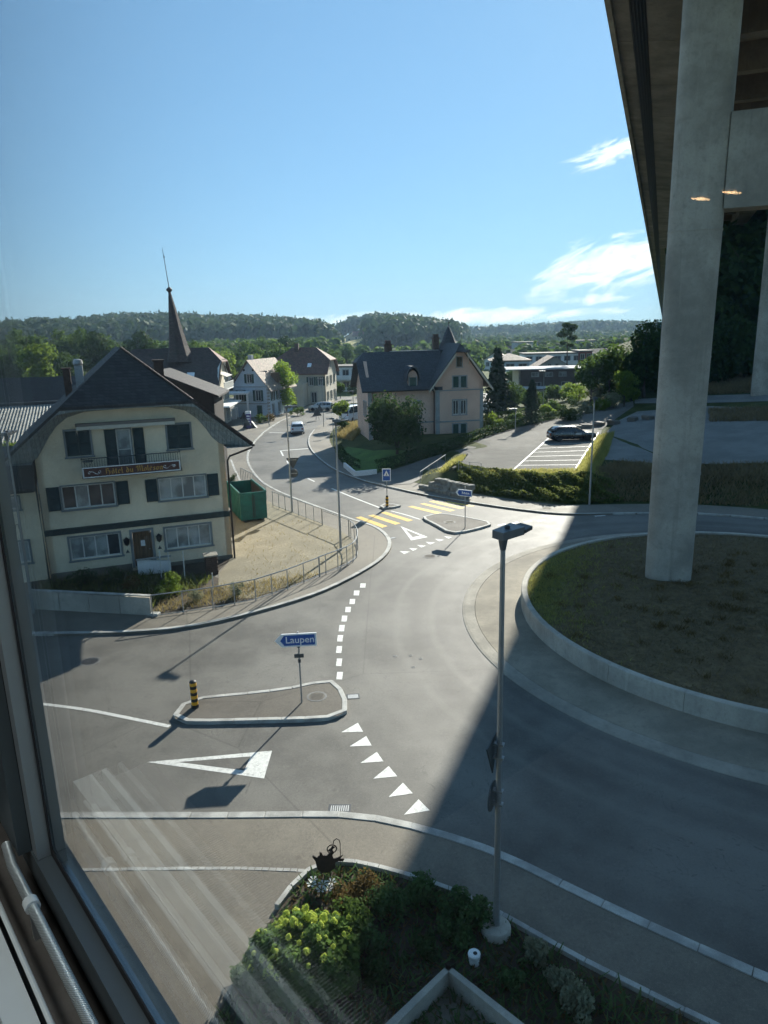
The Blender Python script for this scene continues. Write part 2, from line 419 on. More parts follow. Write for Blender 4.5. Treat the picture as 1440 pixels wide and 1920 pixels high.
A['soffit'] = mat_concrete('board_marked_soffit', (.29, .265, .225), streak=False)
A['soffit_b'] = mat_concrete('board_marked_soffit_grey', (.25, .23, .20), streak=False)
A['tray'] = mat('black_drain_tray', (.012, .015, .025), .5, .4, 3, .3, 20)
A['plaster_cream'] = mat('cream_plaster', (.80, .68, .49), .9, .15, .45, .15, 40)
A['plaster_pink'] = mat('pink_plaster', (.68, .46, .35), .9, .09, .5, .15, 40)
A['plaster_white'] = mat('white_plaster', (.80, .80, .78), .9, .07, .6, .1, 40)
A['plaster_blue'] = mat('pale_blue_plaster', (.50, .60, .68), .9, .07, .6, .1, 40)
A['plaster_beige'] = mat('beige_plaster', (.60, .55, .44), .9, .08, .6, .1, 40)
A['plaster_grey'] = mat('grey_plaster', (.42, .43, .43), .9, .08, .6, .1, 40)
A['stone_trim'] = mat('grey_sandstone_trim', (.31, .32, .31), .85, .14, 1.5, .2, 30)
A['base_plaster'] = mat('damp_base_plaster', (.20, .18, .14), .9, .25, .8, .2, 30)
A['tiles_dark'] = mat_tiles('dark_roof_tiles', (.050, .047, .046))
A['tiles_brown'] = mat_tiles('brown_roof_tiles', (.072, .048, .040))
A['tiles_red'] = mat_tiles('red_roof_tiles', (.16, .075, .052))
A['tiles_tan'] = mat_tiles('tan_roof_tiles', (.30, .22, .165))
A['slate'] = mat_tiles('slate_roof', (.062, .066, .072), 4, 6, .25, .15)
A['arch_boards'] = mat_boards('weathered_blue_boards', (.20, .235, .24), (.36, .385, .37))
A['shutter'] = mat('dark_green_shutter', (.022, .042, .042), .55, .25, 4)
A['shutter_green'] = mat('bottle_green_shutter', (.018, .062, .045), .5, .25, 4)
A['frame_white'] = mat_plain('white_window_frame', (.62, .62, .58), .5)
A['frame_grey'] = mat_plain('grey_window_frame', (.20, .22, .22), .6)
A['glass'] = mat_window('window_glass'); A['glass_pale'] = mat_window('curtained_window_glass', (.17, .185, .18))
A['wood_door'] = mat_boards('brown_door_wood', (.11, .066, .036), (.16, .10, .055), 9)
A['sign_brown'] = mat_plain('dark_red_sign_board', (.085, .030, .022), .6)
A['gold'] = mat_plain('gold_lettering', (.62, .34, .06), .55)
A['sign_white'] = mat_plain('white_sign_film', (.80, .81, .80), .45)
A['sign_blue'] = mat_plain('blue_sign_film', (.012, .085, .34), .42)
A['sign_black'] = mat_plain('black_sign_film', (.012, .012, .012), .5)
A['sign_back'] = mat_plain('dark_sign_back', (.075, .08, .08), .55, .2)
A['steel'] = mat_plain('galvanised_steel', (.36, .37, .37), .45, .75)
A['steel_dark'] = mat_plain('dark_painted_metal', (.05, .055, .06), .45, .2)
A['lamp_grey'] = mat_plain('grey_lamp_paint', (.13, .145, .155), .4, .4)
A['lamp_lens'] = mat_plain('lamp_lens', (.5, .52, .5), .15)
A['gutter'] = mat_plain('dark_copper_gutter', (.035, .03, .028), .5, .4)
A['cont_green'] = mat('green_container_paint', (.014, .135, .115), .55, .3, 1.6, .1, 15, fine=.2)
A['cont_rust'] = mat('rusty_container_inside', (.13, .055, .035), .85, .3, 2, .2, 20, col2=(.05, .07, .055))
A['gravel'] = mat('dry_gravel', (.36, .315, .215), .95, .36, .7, .8, 14, fine=.4)
A['gravel_grey'] = mat('grey_gravel', (.24, .235, .215), .95, .2, .4, .7, 14, fine=.2)
A['earth'] = mat('bare_earth', (.075, .058, .04), .95, .35, 1.3, .7, 18, fine=.2)
A['grass_ground'] = mat('mown_grass', (.06, .085, .025), .95, .35, .35, .5, 20, col2=(.115, .115, .042), fine=.2, spec=.1)
A['lawn'] = mat('green_lawn', (.10, .19, .03), .95, .25, .6, .5, 30, fine=.2)
A['meadow'] = mat('far_meadow', (.075, .105, .035), .95, .25, .01, 0, col2=(.16, .17, .065), spec=.1)
A['forest_floor'] = mat('wooded_slope', (.022, .038, .014), .95, .3, .02, 0, col2=(.05, .075, .025), spec=.05)
A['rust'] = mat('rusted_sheet_iron', (.030, .018, .013), .7, .4, 8, .2, 40)
A['stone'] = mat('rough_limestone', (.27, .26, .22), .9, .35, 2.2, .5, 12, fine=.2)
A['brick_dark'] = mat('old_brick', (.085, .055, .042), .9, .3, 4, .4, 20)
A['car_white'] = mat_plain('white_car_paint', (.74, .75, .76), .25, 0, .6, Coat_Weight=.6, Coat_Roughness=.06)
A['car_black'] = mat_plain('black_car_paint', (.008, .009, .012), .22, 0, .6, Coat_Weight=1.0, Coat_Roughness=.04)
A['car_silver'] = mat_plain('silver_car_paint', (.42, .43, .44), .3, .6, .5, Coat_Weight=.5)
A['tyre'] = mat_plain('tyre_rubber', (.018, .018, .018), .85)
A['rim'] = mat_plain('alloy_rim', (.45, .46, .47), .35, .8)
A['red_lens'] = mat_plain('red_lens', (.30, .012, .01), .2)
A['clear_lens'] = mat_plain('clear_lens', (.6, .6, .6), .12)
A['bark'] = mat('bark', (.085, .066, .05), .95, .3, 3, .6, 12)
A['corrug'] = mat('fibre_cement_sheet', (.36, .36, .33), .9, .2, 1.0, .2, 20)
A['purple'] = mat_plain('violet_totem', (.055, .03, .20), .4)
A['orange'] = mat_plain('orange_board', (.5, .14, .02), .5)
A['awning'] = mat_plain('cream_awning', (.60, .57, .48), .8)
A['awning_grey'] = mat_plain('grey_awning_case', (.19, .17, .15), .7)
A['red_panel'] = mat_plain('dark_red_cladding', (.20, .035, .03), .7)
A['brown_panel'] = mat('brown_cladding', (.075, .058, .05), .8, .2, 1.0)
A['black'] = mat_plain('black_plastic', (.01, .01, .011), .5)
A['bollard_yellow'] = mat_plain('bollard_yellow', (.78, .40, .02), .45)
A['dark_cladding'] = mat('dark_shingle_cladding', (.028, .021, .018), .85, .25, 3, .3, 20)
A['tiles_black'] = mat_tiles('old_dark_brown_tiles', (.026, .020, .018))
LF = {}
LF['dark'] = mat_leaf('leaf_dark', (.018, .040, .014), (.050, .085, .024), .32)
LF['mid'] = mat_leaf('leaf_mid', (.032, .066, .018), (.085, .135, .030), .45)
LF['light'] = mat_leaf('leaf_light', (.065, .130, .022), (.17, .23, .04), .55)
LF['lime'] = mat_leaf('leaf_lime', (.10, .19, .025), (.22, .30, .04), .5)
LF['conifer'] = mat_leaf('needle_dark', (.012, .028, .016), (.026, .050, .026), .12)
LF['blue'] = mat_leaf('leaf_far', (.024, .052, .026), (.068, .105, .040), .26, sat_noise=.25)
LF['hedge'] = mat_leaf('leaf_hedge', (.042, .068, .018), (.14, .16, .045), .48)
LF['dry'] = mat_leaf('dry_grass', (.20, .15, .06), (.36, .29, .12), .3)
LF['straw'] = mat_leaf('dead_grass', (.13, .10, .055), (.24, .185, .10), .25)
LF['grass'] = mat_leaf('grass_blade', (.15, .165, .04), (.33, .31, .10), .58)
LF['bed'] = mat_leaf('shrub_leaf', (.035, .075, .028), (.09, .15, .05), .3)
LF['hyd'] = mat_leaf('hydrangea_leaf', (.045, .095, .026), (.11, .18, .045), .48)
LF['flower'] = mat_leaf('hydrangea_petal', (.34, .44, .07), (.62, .68, .16), .35)
LF['flower_w'] = mat_leaf('white_petal', (.62, .64, .58), (.75, .76, .72), .3)
LF['brown'] = mat_leaf('brown_shrub_leaf', (.085, .060, .022), (.15, .105, .038), .3)
LF['dusty'] = mat_leaf('dusty_leaf', (.14, .16, .10), (.24, .25, .16), .3)

# ------------------------------------------------------------------ foliage generators
def leaf_quads(C, Nrm, size, rng, aspect=.6, flat=.0):
    """quads centred on C, random orientation biased to the normals"""
    n = len(C)
    d = rng.normal(size=(n, 3)); d = d / np.linalg.norm(d, axis=1, keepdims=True)
    nn = Nrm + d * (1 - flat) * .9; nn /= np.linalg.norm(nn, axis=1, keepdims=True) + 1e-9
    t = np.cross(nn, rng.normal(size=(n, 3))); t /= np.linalg.norm(t, axis=1, keepdims=True) + 1e-9
    b = np.cross(nn, t)
    s = (size * rng.uniform(.6, 1.35, n))[:, None]
    t = t * s * .5; b = b * s * .5 * aspect
    return np.stack([C - t - b * .3, C - b * 1.1 + t * .1, C + t + b * .2, C + b * 1.1 - t * .1], axis=1)
def lobes(rng, n, rad, shape):
    out = []
    for _ in range(n):
        d = rng.normal(size=3); d /= np.linalg.norm(d); k = rng.uniform(.35, .78)
        out.append((d * np.array(shape) * k, rng.uniform(.30, .52) * rad))
    return out
def crown_points(rng, n, shape, nl=14, shell=.75):
    """points on and in a lumpy crown of half-axes `shape`"""
    rad = float(np.mean(shape)); L = lobes(rng, nl, rad, shape); P = []; N = []
    per = n // nl + 1
    for c, r in L:
        d = rng.normal(size=(per, 3)); d /= np.linalg.norm(d, axis=1, keepdims=True)
        k = rng.uniform(shell, 1.08, per)[:, None] * (1 + .18 * np.sin(d[:, :1] * 9 + d[:, 1:2] * 7))
        q = c + d * r * k * np.array([1, 1, .85]); P.append(q); N.append(d)
    return np.concatenate(P), np.concatenate(N)
def crown_mesh(name, seed, shape, zc, n, size, m, nl=14):
    rng = np.random.default_rng(seed); P, N = crown_points(rng, n, shape, nl)
    P[:, 2] = np.maximum(P[:, 2], -shape[2] * .95); P[:, 2] += zc
    return np_quads(name, leaf_quads(P, N, size, rng), m)
def cone_mesh(name, seed, r, h, z0, n, size, m, layers=12, power=1.0):
    rng = np.random.default_rng(seed); t = rng.uniform(0, 1, n) ** .75
    tier = np.floor(t * layers) / layers; frac = t * layers - np.floor(t * layers)
    rr = r * (1 - tier) ** power * (1.0 - .35 * frac) * rng.uniform(.45, 1.05, n) + .04 * r
    a = rng.uniform(0, 2 * np.pi, n)
    rr = rr * (1 + .15 * np.sin(a * 5 + tier * 17))
    P = np.stack([rr * np.cos(a), rr * np.sin(a), z0 + h * (1 - (1 - t)) - rr * .18], 1)
    N = np.stack([np.cos(a), np.sin(a), np.full(n, .5)], 1)
    return np_quads(name, leaf_quads(P, N, size, rng, .45), m)
def blades(rng, P, h, w, lean=.35):
    """upright grass blades at points P"""
    n = len(P); a = rng.uniform(0, 2 * np.pi, n); hh = h * rng.uniform(.5, 1.4, n)
    t = np.stack([np.cos(a), np.sin(a), np.zeros(n)], 1) * (w * rng.uniform(.6, 1.4, n))[:, None] * .5
    b = rng.uniform(0, 2 * np.pi, n); top = np.stack([np.cos(b) * lean * hh, np.sin(b) * lean * hh, hh], 1)
    return np.stack([P - t, P + t, P + t * .25 + top, P - t * .25 + top], 1)
def limb_mesh(name, seed, h, r, spread, nb, zfork):
    """tapered trunk with limbs"""
    rng = random.Random(seed); m = MB()
    p = [(0, 0, -.3)]; x = y = 0
    for i in range(1, 7):
        x += rng.uniform(-.03, .03) * h * .5; y += rng.uniform(-.03, .03) * h * .5; p.append((x, y, h * i / 6))
    m.tube(p, r, 9, r * .28)
    for k in range(nb):
        z = zfork + (h - zfork) * k / nb; a = k * 2.4 + rng.uniform(-.4, .4); L = spread * rng.uniform(.6, 1.0)
        i = min(5, int(z / h * 6)); q = p[i]
        pts = [(q[0], q[1], z)] + [(q[0] + math.cos(a) * L * t, q[1] + math.sin(a) * L * t, z + L * .75 * t ** 1.2) for t in (.35, .7, 1.0)]
        m.tube(pts, r * .42 * (1 - .5 * k / nb), 6, r * .07)
    return m.mesh(name, A['bark'], True)
def tree(name, loc, label, crown_me, limb_me, scale=1.0, rz=0., group=None, cat='tree', sz=None):
    o = thing(name, loc, rz, label, cat, group); o.scale = (scale, scale, sz or scale)
    link('crown', crown_me, o)
    if limb_me: link('trunk', limb_me, o)
    return o

# ================================================================== SETTING
def G(pts, z=0.0): return [tuple(gp(x, y, z)[:2]) for x, y in pts]
LK = smooth_line(G([(-160, 1205), (40, 1192), (140, 1193), (300, 1187), (400, 1172), (500, 1146), (600, 1116), (680, 1076), (725, 1046), (737, 1021), (725, 1001), (700, 986), (671, 979), (653, 972), (503, 917), (473, 883), (464, 862), (470, 838), (502, 805), (538, 785), (580, 771)]), 2)
RK = smooth_line(G([(660, 765), (600, 795), (578, 818), (577, 836), (589, 854), (622, 881), (667, 899), (698, 908), (735, 916), (773, 925), (807, 932), (918, 950), (999, 961), (1054, 966), (1104, 966), (1215, 964), (1303, 964), (1440, 974), (1640, 1000)]), 2)
NK = smooth_line(G([(-120, 1534), (110, 1529), (400, 1530), (610, 1527), (680, 1530), (760, 1545), (860, 1573), (950, 1605), (1100, 1680), (1250, 1750), (1440, 1835), (1640, 1915)]), 2)
BK = smooth_line(G([(515, 1712), (545, 1670), (585, 1634), (610, 1624), (640, 1622), (700, 1632), (800, 1660), (880, 1692), (960, 1735), (1080, 1805), (1200, 1865), (1330, 1930), (1500, 2010)]), 2)
RB = offset_line(RK, 2.6)
_rbx = sorted([(p[0], p[1]) for p in RB if p[0] > 1.0]); _rbx_x = [p[0] for p in _rbx]; _rbx_y = [p[1] for p in _rbx]
_rby = sorted([(p[1], p[0]) for p in RB if p[0] < 3.0]); _rby_y = [p[0] for p in _rby]; _rby_x = [p[1] for p in _rby]
def zt(x, y):
    """height of the ground on the far side of the street"""
    bank = 1.25 * sstep(.2, 4.8, y - float(np.interp(x, _rbx_x, _rbx_y)))
    lane = 1.25 * sstep(57, 80, y) * sstep(0.3, 6, x - float(np.interp(y, _rby_y, _rby_x)))
    e = 3.0 + (y - 55) * .33
    w = sstep(e - .6, e + 1.6, x)
    z = (lane * (1 - w) + bank * w) * (1 - sstep(102, 122, y) * (1 - sstep(22, 40, x)))
    return .08 + z + .125 * max(0, x - 24.3) * sstep(48, 54, y) + .18 * min(40, max(0, x - 52))
def gt(px, py, off=0.0):
    z = 1.0
    for _ in range(12):
        p = gp(px, py, z); z = .5 * z + .5 * (zt(p.x, p.y) + off)
    p = gp(px, py, z); return Vector((p.x, p.y, zt(p.x, p.y) + off))
def GT(pts): return [tuple(gt(*p)[:2]) for p in pts]

# the ground as one sheet to the horizon, and the street
m = MB(); m.add([(-6000, -2500, -.06), (6000, -2500, -.06), (6000, 7000, -.06), (-6000, 7000, -.06)], [(0, 1, 2, 3)])
struct(m.build('ground', A['meadow']))
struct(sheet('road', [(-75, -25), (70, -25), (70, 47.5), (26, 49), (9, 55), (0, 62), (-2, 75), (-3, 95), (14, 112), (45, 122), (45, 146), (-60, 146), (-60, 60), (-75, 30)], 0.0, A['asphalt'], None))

# ---- pavements
leftb = LK + [(-10, 150), (-60, 150), (-60, 25)]
struct(sheet('pavement_left', leftb, .10, A['pavement'], None, None, .14))
struct(sheet('pavement_near', NK + [(14, -20), (-60, -20), (-60, 16)], .10, A['pavement'], None, None, .14))
struct(sheet('pavement_far', RK + RB[::-1], .10, A['pavement'], None, None, .14))

# ---- terrain on the far side: bank, gardens, slope under the viaduct
far_t = [p for p in RB if p[1] < 100] + [(120, 34), (160, 60), (160, 190), (60, 190), (40, 135), (8, 112), (-4, 101)]
struct(sheet('bank_terrain', far_t, zt, A['grass_ground'], 2.2))
lot_px = [(834, 885), (960, 887), (1093, 887), (1120, 832), (1129, 806), (1150, 789), (1188, 763), (1187, 753), (1120, 766), (1060, 779), (1000, 792), (930, 812), (885, 830), (868, 842), (878, 852), (872, 862), (846, 880)]
struct(sheet('car_park', GT(lot_px), lambda x, y: zt(x, y) + .05, A['lot_asphalt'], 2.2))
lane_px = [(868, 842), (878, 852), (850, 864), (822, 880), (792, 897), (770, 908), (738, 910), (700, 901), (690, 893), (712, 887), (770, 871), (830, 852)]
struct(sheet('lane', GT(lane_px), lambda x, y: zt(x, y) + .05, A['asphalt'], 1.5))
struct(sheet('gravel_yard', GT([(1122, 862), (1118, 850), (1136, 812), (1158, 790), (1195, 772), (1330, 762), (1460, 768), (1460, 868), (1300, 872)]), lambda x, y: zt(x, y) + .05, A['gravel_grey'], 2.2))
struct(sheet('hillside_path', GT([(1190, 757), (1190, 749), (1330, 742), (1470, 738), (1470, 752), (1330, 756)]), lambda x, y: zt(x, y) + .05, A['gravel_grey'], 2.5))
struct(sheet('lawn', GT([(636, 836), (700, 846), (760, 846), (760, 868), (712, 884), (668, 888), (645, 870)]), lambda x, y: zt(x, y) + .06, A['lawn'], 1.5))
struct(sheet('gravel_lot', smooth_line(G([(437, 1044), (440, 985), (448, 968), (452, 930), (480, 925), (512, 946), (560, 966), (606, 983), (654, 1003), (668, 1028), (664, 1048), (598, 1078), (478, 1122), (440, 1122), (400, 1090)], .1), 1, True), .125, A['gravel'], 1.0))
struct(sheet('garden_plot', G([(282, 1156), (300, 1150), (480, 1123), (440, 1100), (400, 1080), (437, 1046), (260, 1066), (60, 1090), (60, 1140), (282, 1150)], .1), .118, A['earth'], .8))
struct(sheet('planting_bed', offset_line(BK, -.1) + [(5.0, 4.0), (-1.6, 5.5), tuple(gp(395, 1935)[:2]), tuple(gp(445, 1850)[:2]), tuple(gp(490, 1760)[:2])], .13, A['earth'], .5))

# ---- kerbs, stone by stone
KS = MB(); KS.cbox(-.5, .5, 0, 1, 0, 1, .03); kerb_me = KS.mesh('kerb_stone', A['kerb']); KS2 = MB(); KS2.cbox(-.5, .5, 0, 1, 0, 1, .03); kerb_dk = KS2.mesh('kerb_stone_dark', A['kerb_dark'])
def kerb(line, width, z0, z1, L=1.0, side=1, me=kerb_me, closed=False, keep=None, gap=.012):
    root = link('kerb', None); root['kind'] = 'structure'
    pts = line + ([line[0]] if closed else [])
    P = [Vector(p) for p in pts]; d = [0]
    for a, b in zip(P[:-1], P[1:]): d.append(d[-1] + (b - a).length)
    n = max(1, int(round(d[-1] / L)))
    def samp(t):
        t = min(max(t, 0), d[-1]); i = min(len(P) - 2, max(0, int(np.searchsorted(d, t) - 1))); q = (t - d[i]) / max(1e-6, d[i + 1] - d[i]); return P[i].lerp(P[i + 1], q)
    for i in range(n):
        a, b = samp(d[-1] * i / n), samp(d[-1] * (i + 1) / n); c = (a + b) / 2
        if keep and not keep(c): continue
        t = b - a; o = link('kerb_stone', me, root, (c.x, c.y, z0 + random.uniform(-.004, .004)), math.atan2(t.y, t.x))
        o.scale = (t.length - gap, width * side, z1 - z0)
    return root
kerb(LK, .22, -.1, .125, 1.0, 1, keep=lambda c: c.y < 64 and c.x > -22)
kerb(LK, .20, -.1, .122, 2.5, 1, keep=lambda c: c.y >= 64)
kerb(NK, .24, -.1, .125, 1.0, -1, keep=lambda c: -14 < c.x < 12)
kerb(BK, .12, .0, .24, .62, -1, keep=lambda c: c.y > 9)
kerb(RK, .16, -.1, .122, 2.0, 1, keep=lambda c: c.y < 95)
kerb(resample(G([(120, 1629), (300, 1626), (450, 1625), (585, 1630)], .1), .3), .10, .05, .108, .17, -1, gap=.02).name = 'cobble_edge'
struct(sheet('pavement_edging', offset_line(G([(433, 862), (440, 880), (452, 905), (470, 922)], .1), .09) + offset_line(G([(433, 862), (440, 880), (452, 905), (470, 922)], .1), -.09)[::-1], .106, A['kerb']))

# ---- traffic islands
def island(px, zt_=.12, label=None):
    line = smooth_line(G(px), 2, True)
    # orientation: counter-clockwise
    ar = sum(line[i][0] * line[(i + 1) % len(line)][1] - line[(i + 1) % len(line)][0] * line[i][1] for i in range(len(line)))
    if ar < 0: line = line[::-1]
    k = kerb(line, .17, -.05, zt_ + .01, .8, 1, closed=True); k.name = 'traffic_island'
    s = sheet('island_surface', offset_line(line, .05), zt_ - .005, A['island_asphalt'], None, k)
    return k
island([(322, 1350), (333, 1329), (364, 1312), (449, 1305), (555, 1293), (600, 1280), (626, 1279), (641, 1293), (656, 1328), (650, 1342), (626, 1353), (480, 1357), (333, 1360)])
island([(786, 972), (815, 966), (836, 965), (905, 978), (923, 983), (922, 987), (880, 998), (858, 1002), (842, 1001), (832, 996), (812, 984)])
island([(711, 952), (716, 947.5), (728, 946.5), (750, 949), (753, 951), (742, 953), (722, 956), (713, 954)])

# ---- roundabout: truck apron, wall panels, dry grass mound
RC = (16.85, 29.1)
def ring(name, prof, mat_, n=128, parent=None, a0=0., a1=2 * math.pi):
    m = MB(); vs = []; k = len(prof); full = abs(a1 - a0 - 2 * math.pi) < 1e-6; cnt = n if full else n + 1
    for i in range(cnt):
        a = a0 + (a1 - a0) * i / n
        vs += [(RC[0] + r * math.cos(a), RC[1] + r * math.sin(a), z) for r, z in prof]
    fs = []
    for i in range(n):
        j = (i + 1) % cnt
        for q in range(k - 1): fs.append((i * k + q, j * k + q, j * k + q + 1, i * k + q + 1))
    if not full: fs += [tuple(range(k)), tuple(range((cnt - 1) * k, cnt * k))[::-1]]
    m.add(vs, fs); return m.build(name, mat_, parent, False)
ap = ring('truck_apron', [(10.6, .10), (10.9, .10), (12.85, .055), (12.86, .02)], A['concrete_apron']); struct(ap)
ring('apron_rim', [(12.87, -.02), (12.87, .058), (13.3, .042), (13.42, .022), (13.45, -.02)], mat_concrete('apron_rim_concrete', (.31, .285, .235), streak=False), 128, ap)
rw = link('roundabout_wall', None); tag(rw, 'curved grey concrete ring wall around the roundabout island', 'wall')
NP = 24
for i in range(NP):
    a0 = 2 * math.pi * i / NP + .06; a1 = 2 * math.pi * (i + 1) / NP + .06 - .0016
    ring('wall_panel', [(10.74, .02), (10.74, .80), (10.71, .83), (10.50, .83), (10.47, .80), (10.47, .02), (10.74, .02)], A['concrete_wall'], 6, rw, a0, a1)
m = MB(); vs = []; fs = []; rr_ = [0.01, 2, 4, 6, 8, 9.4, 10.48]; nn_ = 64
def mound(r): return .72 + .16 * (1 - (r / 10.3) ** 2)
for r in rr_:
    for k in range(nn_):
        a = 2 * math.pi * k / nn_; vs.append((RC[0] + r * math.cos(a), RC[1] + r * math.sin(a), mound(r) + (RNG.uniform(-.02, .02) if 2 < r < 10 else 0)))
for i in range(len(rr_) - 1):
    for k in range(nn_): fs.append((i * nn_ + k, i * nn_ + (k + 1) % nn_, (i + 1) * nn_ + (k + 1) % nn_, (i + 1) * nn_ + k))
m.add(vs, fs)
s_ = NT('dry_island_turf'); p_ = s_.pos(); n1 = s_.noise(p_, .5, 6); n2 = s_.ramp(s_.noise(p_, 3.2, 8, .75), .3, .7)
spx = s_.n('ShaderNodeSeparateXYZ'); s_.l(p_, spx.inputs[0])
offn = s_.math('SUBTRACT', s_.math('MULTIPLY', spx.outputs[0], .9323), s_.math('MULTIPLY', spx.outputs[1], .3616))
wet = s_.ramp(s_.math('ADD', offn, s_.math('MULTIPLY', n1, 5.0)), .0, -2.6)   # turf stays green where rain reaches it beside the deck
c_ = s_.mix(wet, s_.mix(n2, (.10, .075, .042), (.21, .16, .085)), s_.mix(n2, (.09, .10, .03), (.20, .20, .07)))
turf_mat = s_.principled(c_, .95, 0, s_.bump(n2, .8, .05), .2)
struct(m.build('roundabout_turf', turf_mat, None, True))

# ---- road markings
marks = []
def mark(name, px, mat_=None, z=.005):
    o = sheet(name, G(px), z, mat_ or A['white']); struct(o); return o
c7 = lambda L: [(200 + x * .4444, 1150 + y * .4444) for x, y in L]
c6 = lambda L: [(640 + x * .2222, 860 + y * .2222) for x, y in L]
for t in ([(990, 502), (1060, 462), (1082, 500)], [(1025, 562), (1095, 518), (1118, 558)], [(1070, 632), (1140, 585), (1168, 625)], [(1125, 698), (1190, 645), (1226, 688)], [(1190, 775), (1250, 715), (1292, 760)], [(1255, 850), (1316, 785), (1363, 832)]): mark('give_way_tooth', c7(t))
for t in ([(490, 780), (580, 785), (530, 805)], [(570, 755), (645, 760), (605, 778)], [(638, 728), (715, 735), (675, 750)], [(712, 703), (790, 708), (750, 725)], [(790, 677), (870, 685), (825, 698)], [(865, 655), (935, 662), (905, 675)]): mark('give_way_tooth', c6(t))
def tri_mark(o, i):
    P = G(o); Q = G(i); m = MB(); v = [(x, y, .005) for x, y in P + Q]
    m.add(v, [(k, (k + 1) % 3, 3 + (k + 1) % 3, 3 + k) for k in range(3)]); struct(m.build('give_way_triangle', A['white']))
tri_mark(c7([(170, 628), (698, 580), (664, 697)]), c7([(300, 628), (608, 604), (580, 664)]))
tri_mark(c6([(500, 570), (590, 690), (730, 662)]), c6([(540, 597), (602, 663), (668, 650)]))
for i, (x, y, w, h) in enumerate([(680, 1098, 5, 4), (668, 1112, 5, 4.5), (660, 1128, 5, 4.8), (652, 1143, 5, 5), (645, 1160, 5, 5.5), (640, 1178, 5, 6), (637, 1197, 5, 6), (635, 1218, 5, 6.5), (635, 1242, 5, 7), (636, 1267, 5.5, 7)]):
    mark('road_dash', [(x - w, y + h), (x + w, y + h), (x + w + h * .25, y - h), (x - w + h * .25, y - h)])
for b in ([(120, 497), (165, 488), (392, 570), (345, 583)], [(225, 480), (270, 472), (502, 546), (455, 558)], [(328, 456), (372, 448), (608, 520), (560, 531)], [(560, 406), (600, 398), (852, 456), (800, 466)], [(660, 381), (700, 375), (962, 436), (918, 446)], [(735, 361), (778, 353), (1045, 415), (1000, 425)], [(865, 366), (900, 360), (1130, 398), (1095, 406)]): mark('crossing_bar', c6(b), A['yellow'])
def stripe(name, px, w, mat_=None):
    L = smooth_line(G(px), 1); struct(sheet(name, offset_line(L, w / 2) + offset_line(L, -w / 2)[::-1], .006, mat_ or A['white']))
stripe('lane_line', [(-80, 1303), (70, 1319), (160, 1330), (240, 1346), (318, 1362)], .16)
stripe('lane_line', [(622, 916), (665, 934), (712, 952)], .16)
stripe('lane_line', [(733, 958), (760, 965), (788, 974)], .14)
stripe('lane_line', [(526, 845), (531, 855)], .16); stripe('lane_line', [(538, 864), (542, 871)], .16); stripe('lane_line', [(577, 897), (590, 903)], .16)
stripe('stop_line', [(528, 845), (578, 841)], .35); stripe('cycle_line', [(505, 811), (538, 812)], .25)
for a, b in (((934, 985.5), (948, 982.5)), ((958, 982), (972, 979)), ((982, 979), (997, 977)), ((1008, 977), (1022, 975)), ((1115, 968), (1135, 966.5))): stripe('road_dash', [a, b], .22)
for a, b in (((958, 886.5), (1028, 823)), ((1075, 886.5), (1122, 812))):
    A_, B_ = gt(*a), gt(*b); t = (B_ - A_).normalized(); nx = Vector((-t.y, t.x, 0)) * .07
    m = MB(); N_ = 12
    for i in range(N_):
        p, q = A_.lerp(B_, i / N_), A_.lerp(B_, (i + 1) / N_)
        m.add([(c.x, c.y, zt(c.x, c.y) + .062) for c in (p - nx, q - nx, q + nx, p + nx)], [(0, 1, 2, 3)])
    struct(m.build('parking_line', A['white']))
for i in range(7):
    f = [.06, .20, .33, .46, .585, .70, .80][i]
    p = gt(958 + (1028 - 958) * f, 886.5 + (823 - 886.5) * f)
    q = gt(1075 + (1122 - 1075) * f * .93, 886.5 + (812 - 886.5) * f * .93)
    t = (q - p).normalized(); nx = Vector((-t.y, t.x, 0)) * .06
    m = MB()
    for k in range(5):
        a, b = p.lerp(q, k / 5), p.lerp(q, (k + 1) / 5)
        m.add([(c.x, c.y, zt(c.x, c.y) + .063) for c in (a - nx, b - nx, b + nx, a + nx)], [(0, 1, 2, 3)])
    struct(m.build('parking_line', A['white']))

# ---- manhole covers and gully grates
def manhole(px, py, r, label, z=0.0, mt='kerb_dark'):
    o = thing('manhole_cover', gp(px, py, z), 0, label, 'manhole')
    m = MB(); m.lathe([(r, -.02), (r, .007), (r * .82, .007)], 28); m.build('frame_ring', A['kerb_dark'], o)
    m = MB(); m.lathe([(r * .79, -.02), (r * .79, .009), (.03, .009)], 28)
    for k in range(-3, 4): m.box(-r * .6, r * .6, k * r * .17 - .015, k * r * .17 + .015, .009, .013)
    m.build('lid', A[mt], o)
manhole(169, 1240, .42, 'dark round manhole cover in the road near the hotel shadow', 0, 'steel_dark')
manhole(594, 1306, .36, 'round manhole cover in the traffic island beside the Laupen sign pole', .115, 'island_asphalt')
manhole(843, 979, .40, 'pale round manhole cover on the far traffic island', .115, 'concrete_apron')
manhole(806, 1043, .42, 'round manhole cover in the road behind the tall lamp head', 0, 'concrete_dark')
manhole(1025, 953, .45, 'pale manhole cover in the far pavement below the hedge', .10, 'concrete_apron')
for i, (x, y) in enumerate(((741, 1230), (770, 1229), (789, 1235), (775, 1251))):
    o = thing('valve_cap', gp(x, y), i, 'small round valve cap in the asphalt, one of four in a cluster', 'valve cap', 'valve caps in the roundabout lane')
    m = MB(); m.lathe([(.085, -.02), (.085, .006), (.055, .012), (.05, .004), (.01, .004)], 14); m.build('cap', A['kerb_dark'], o)
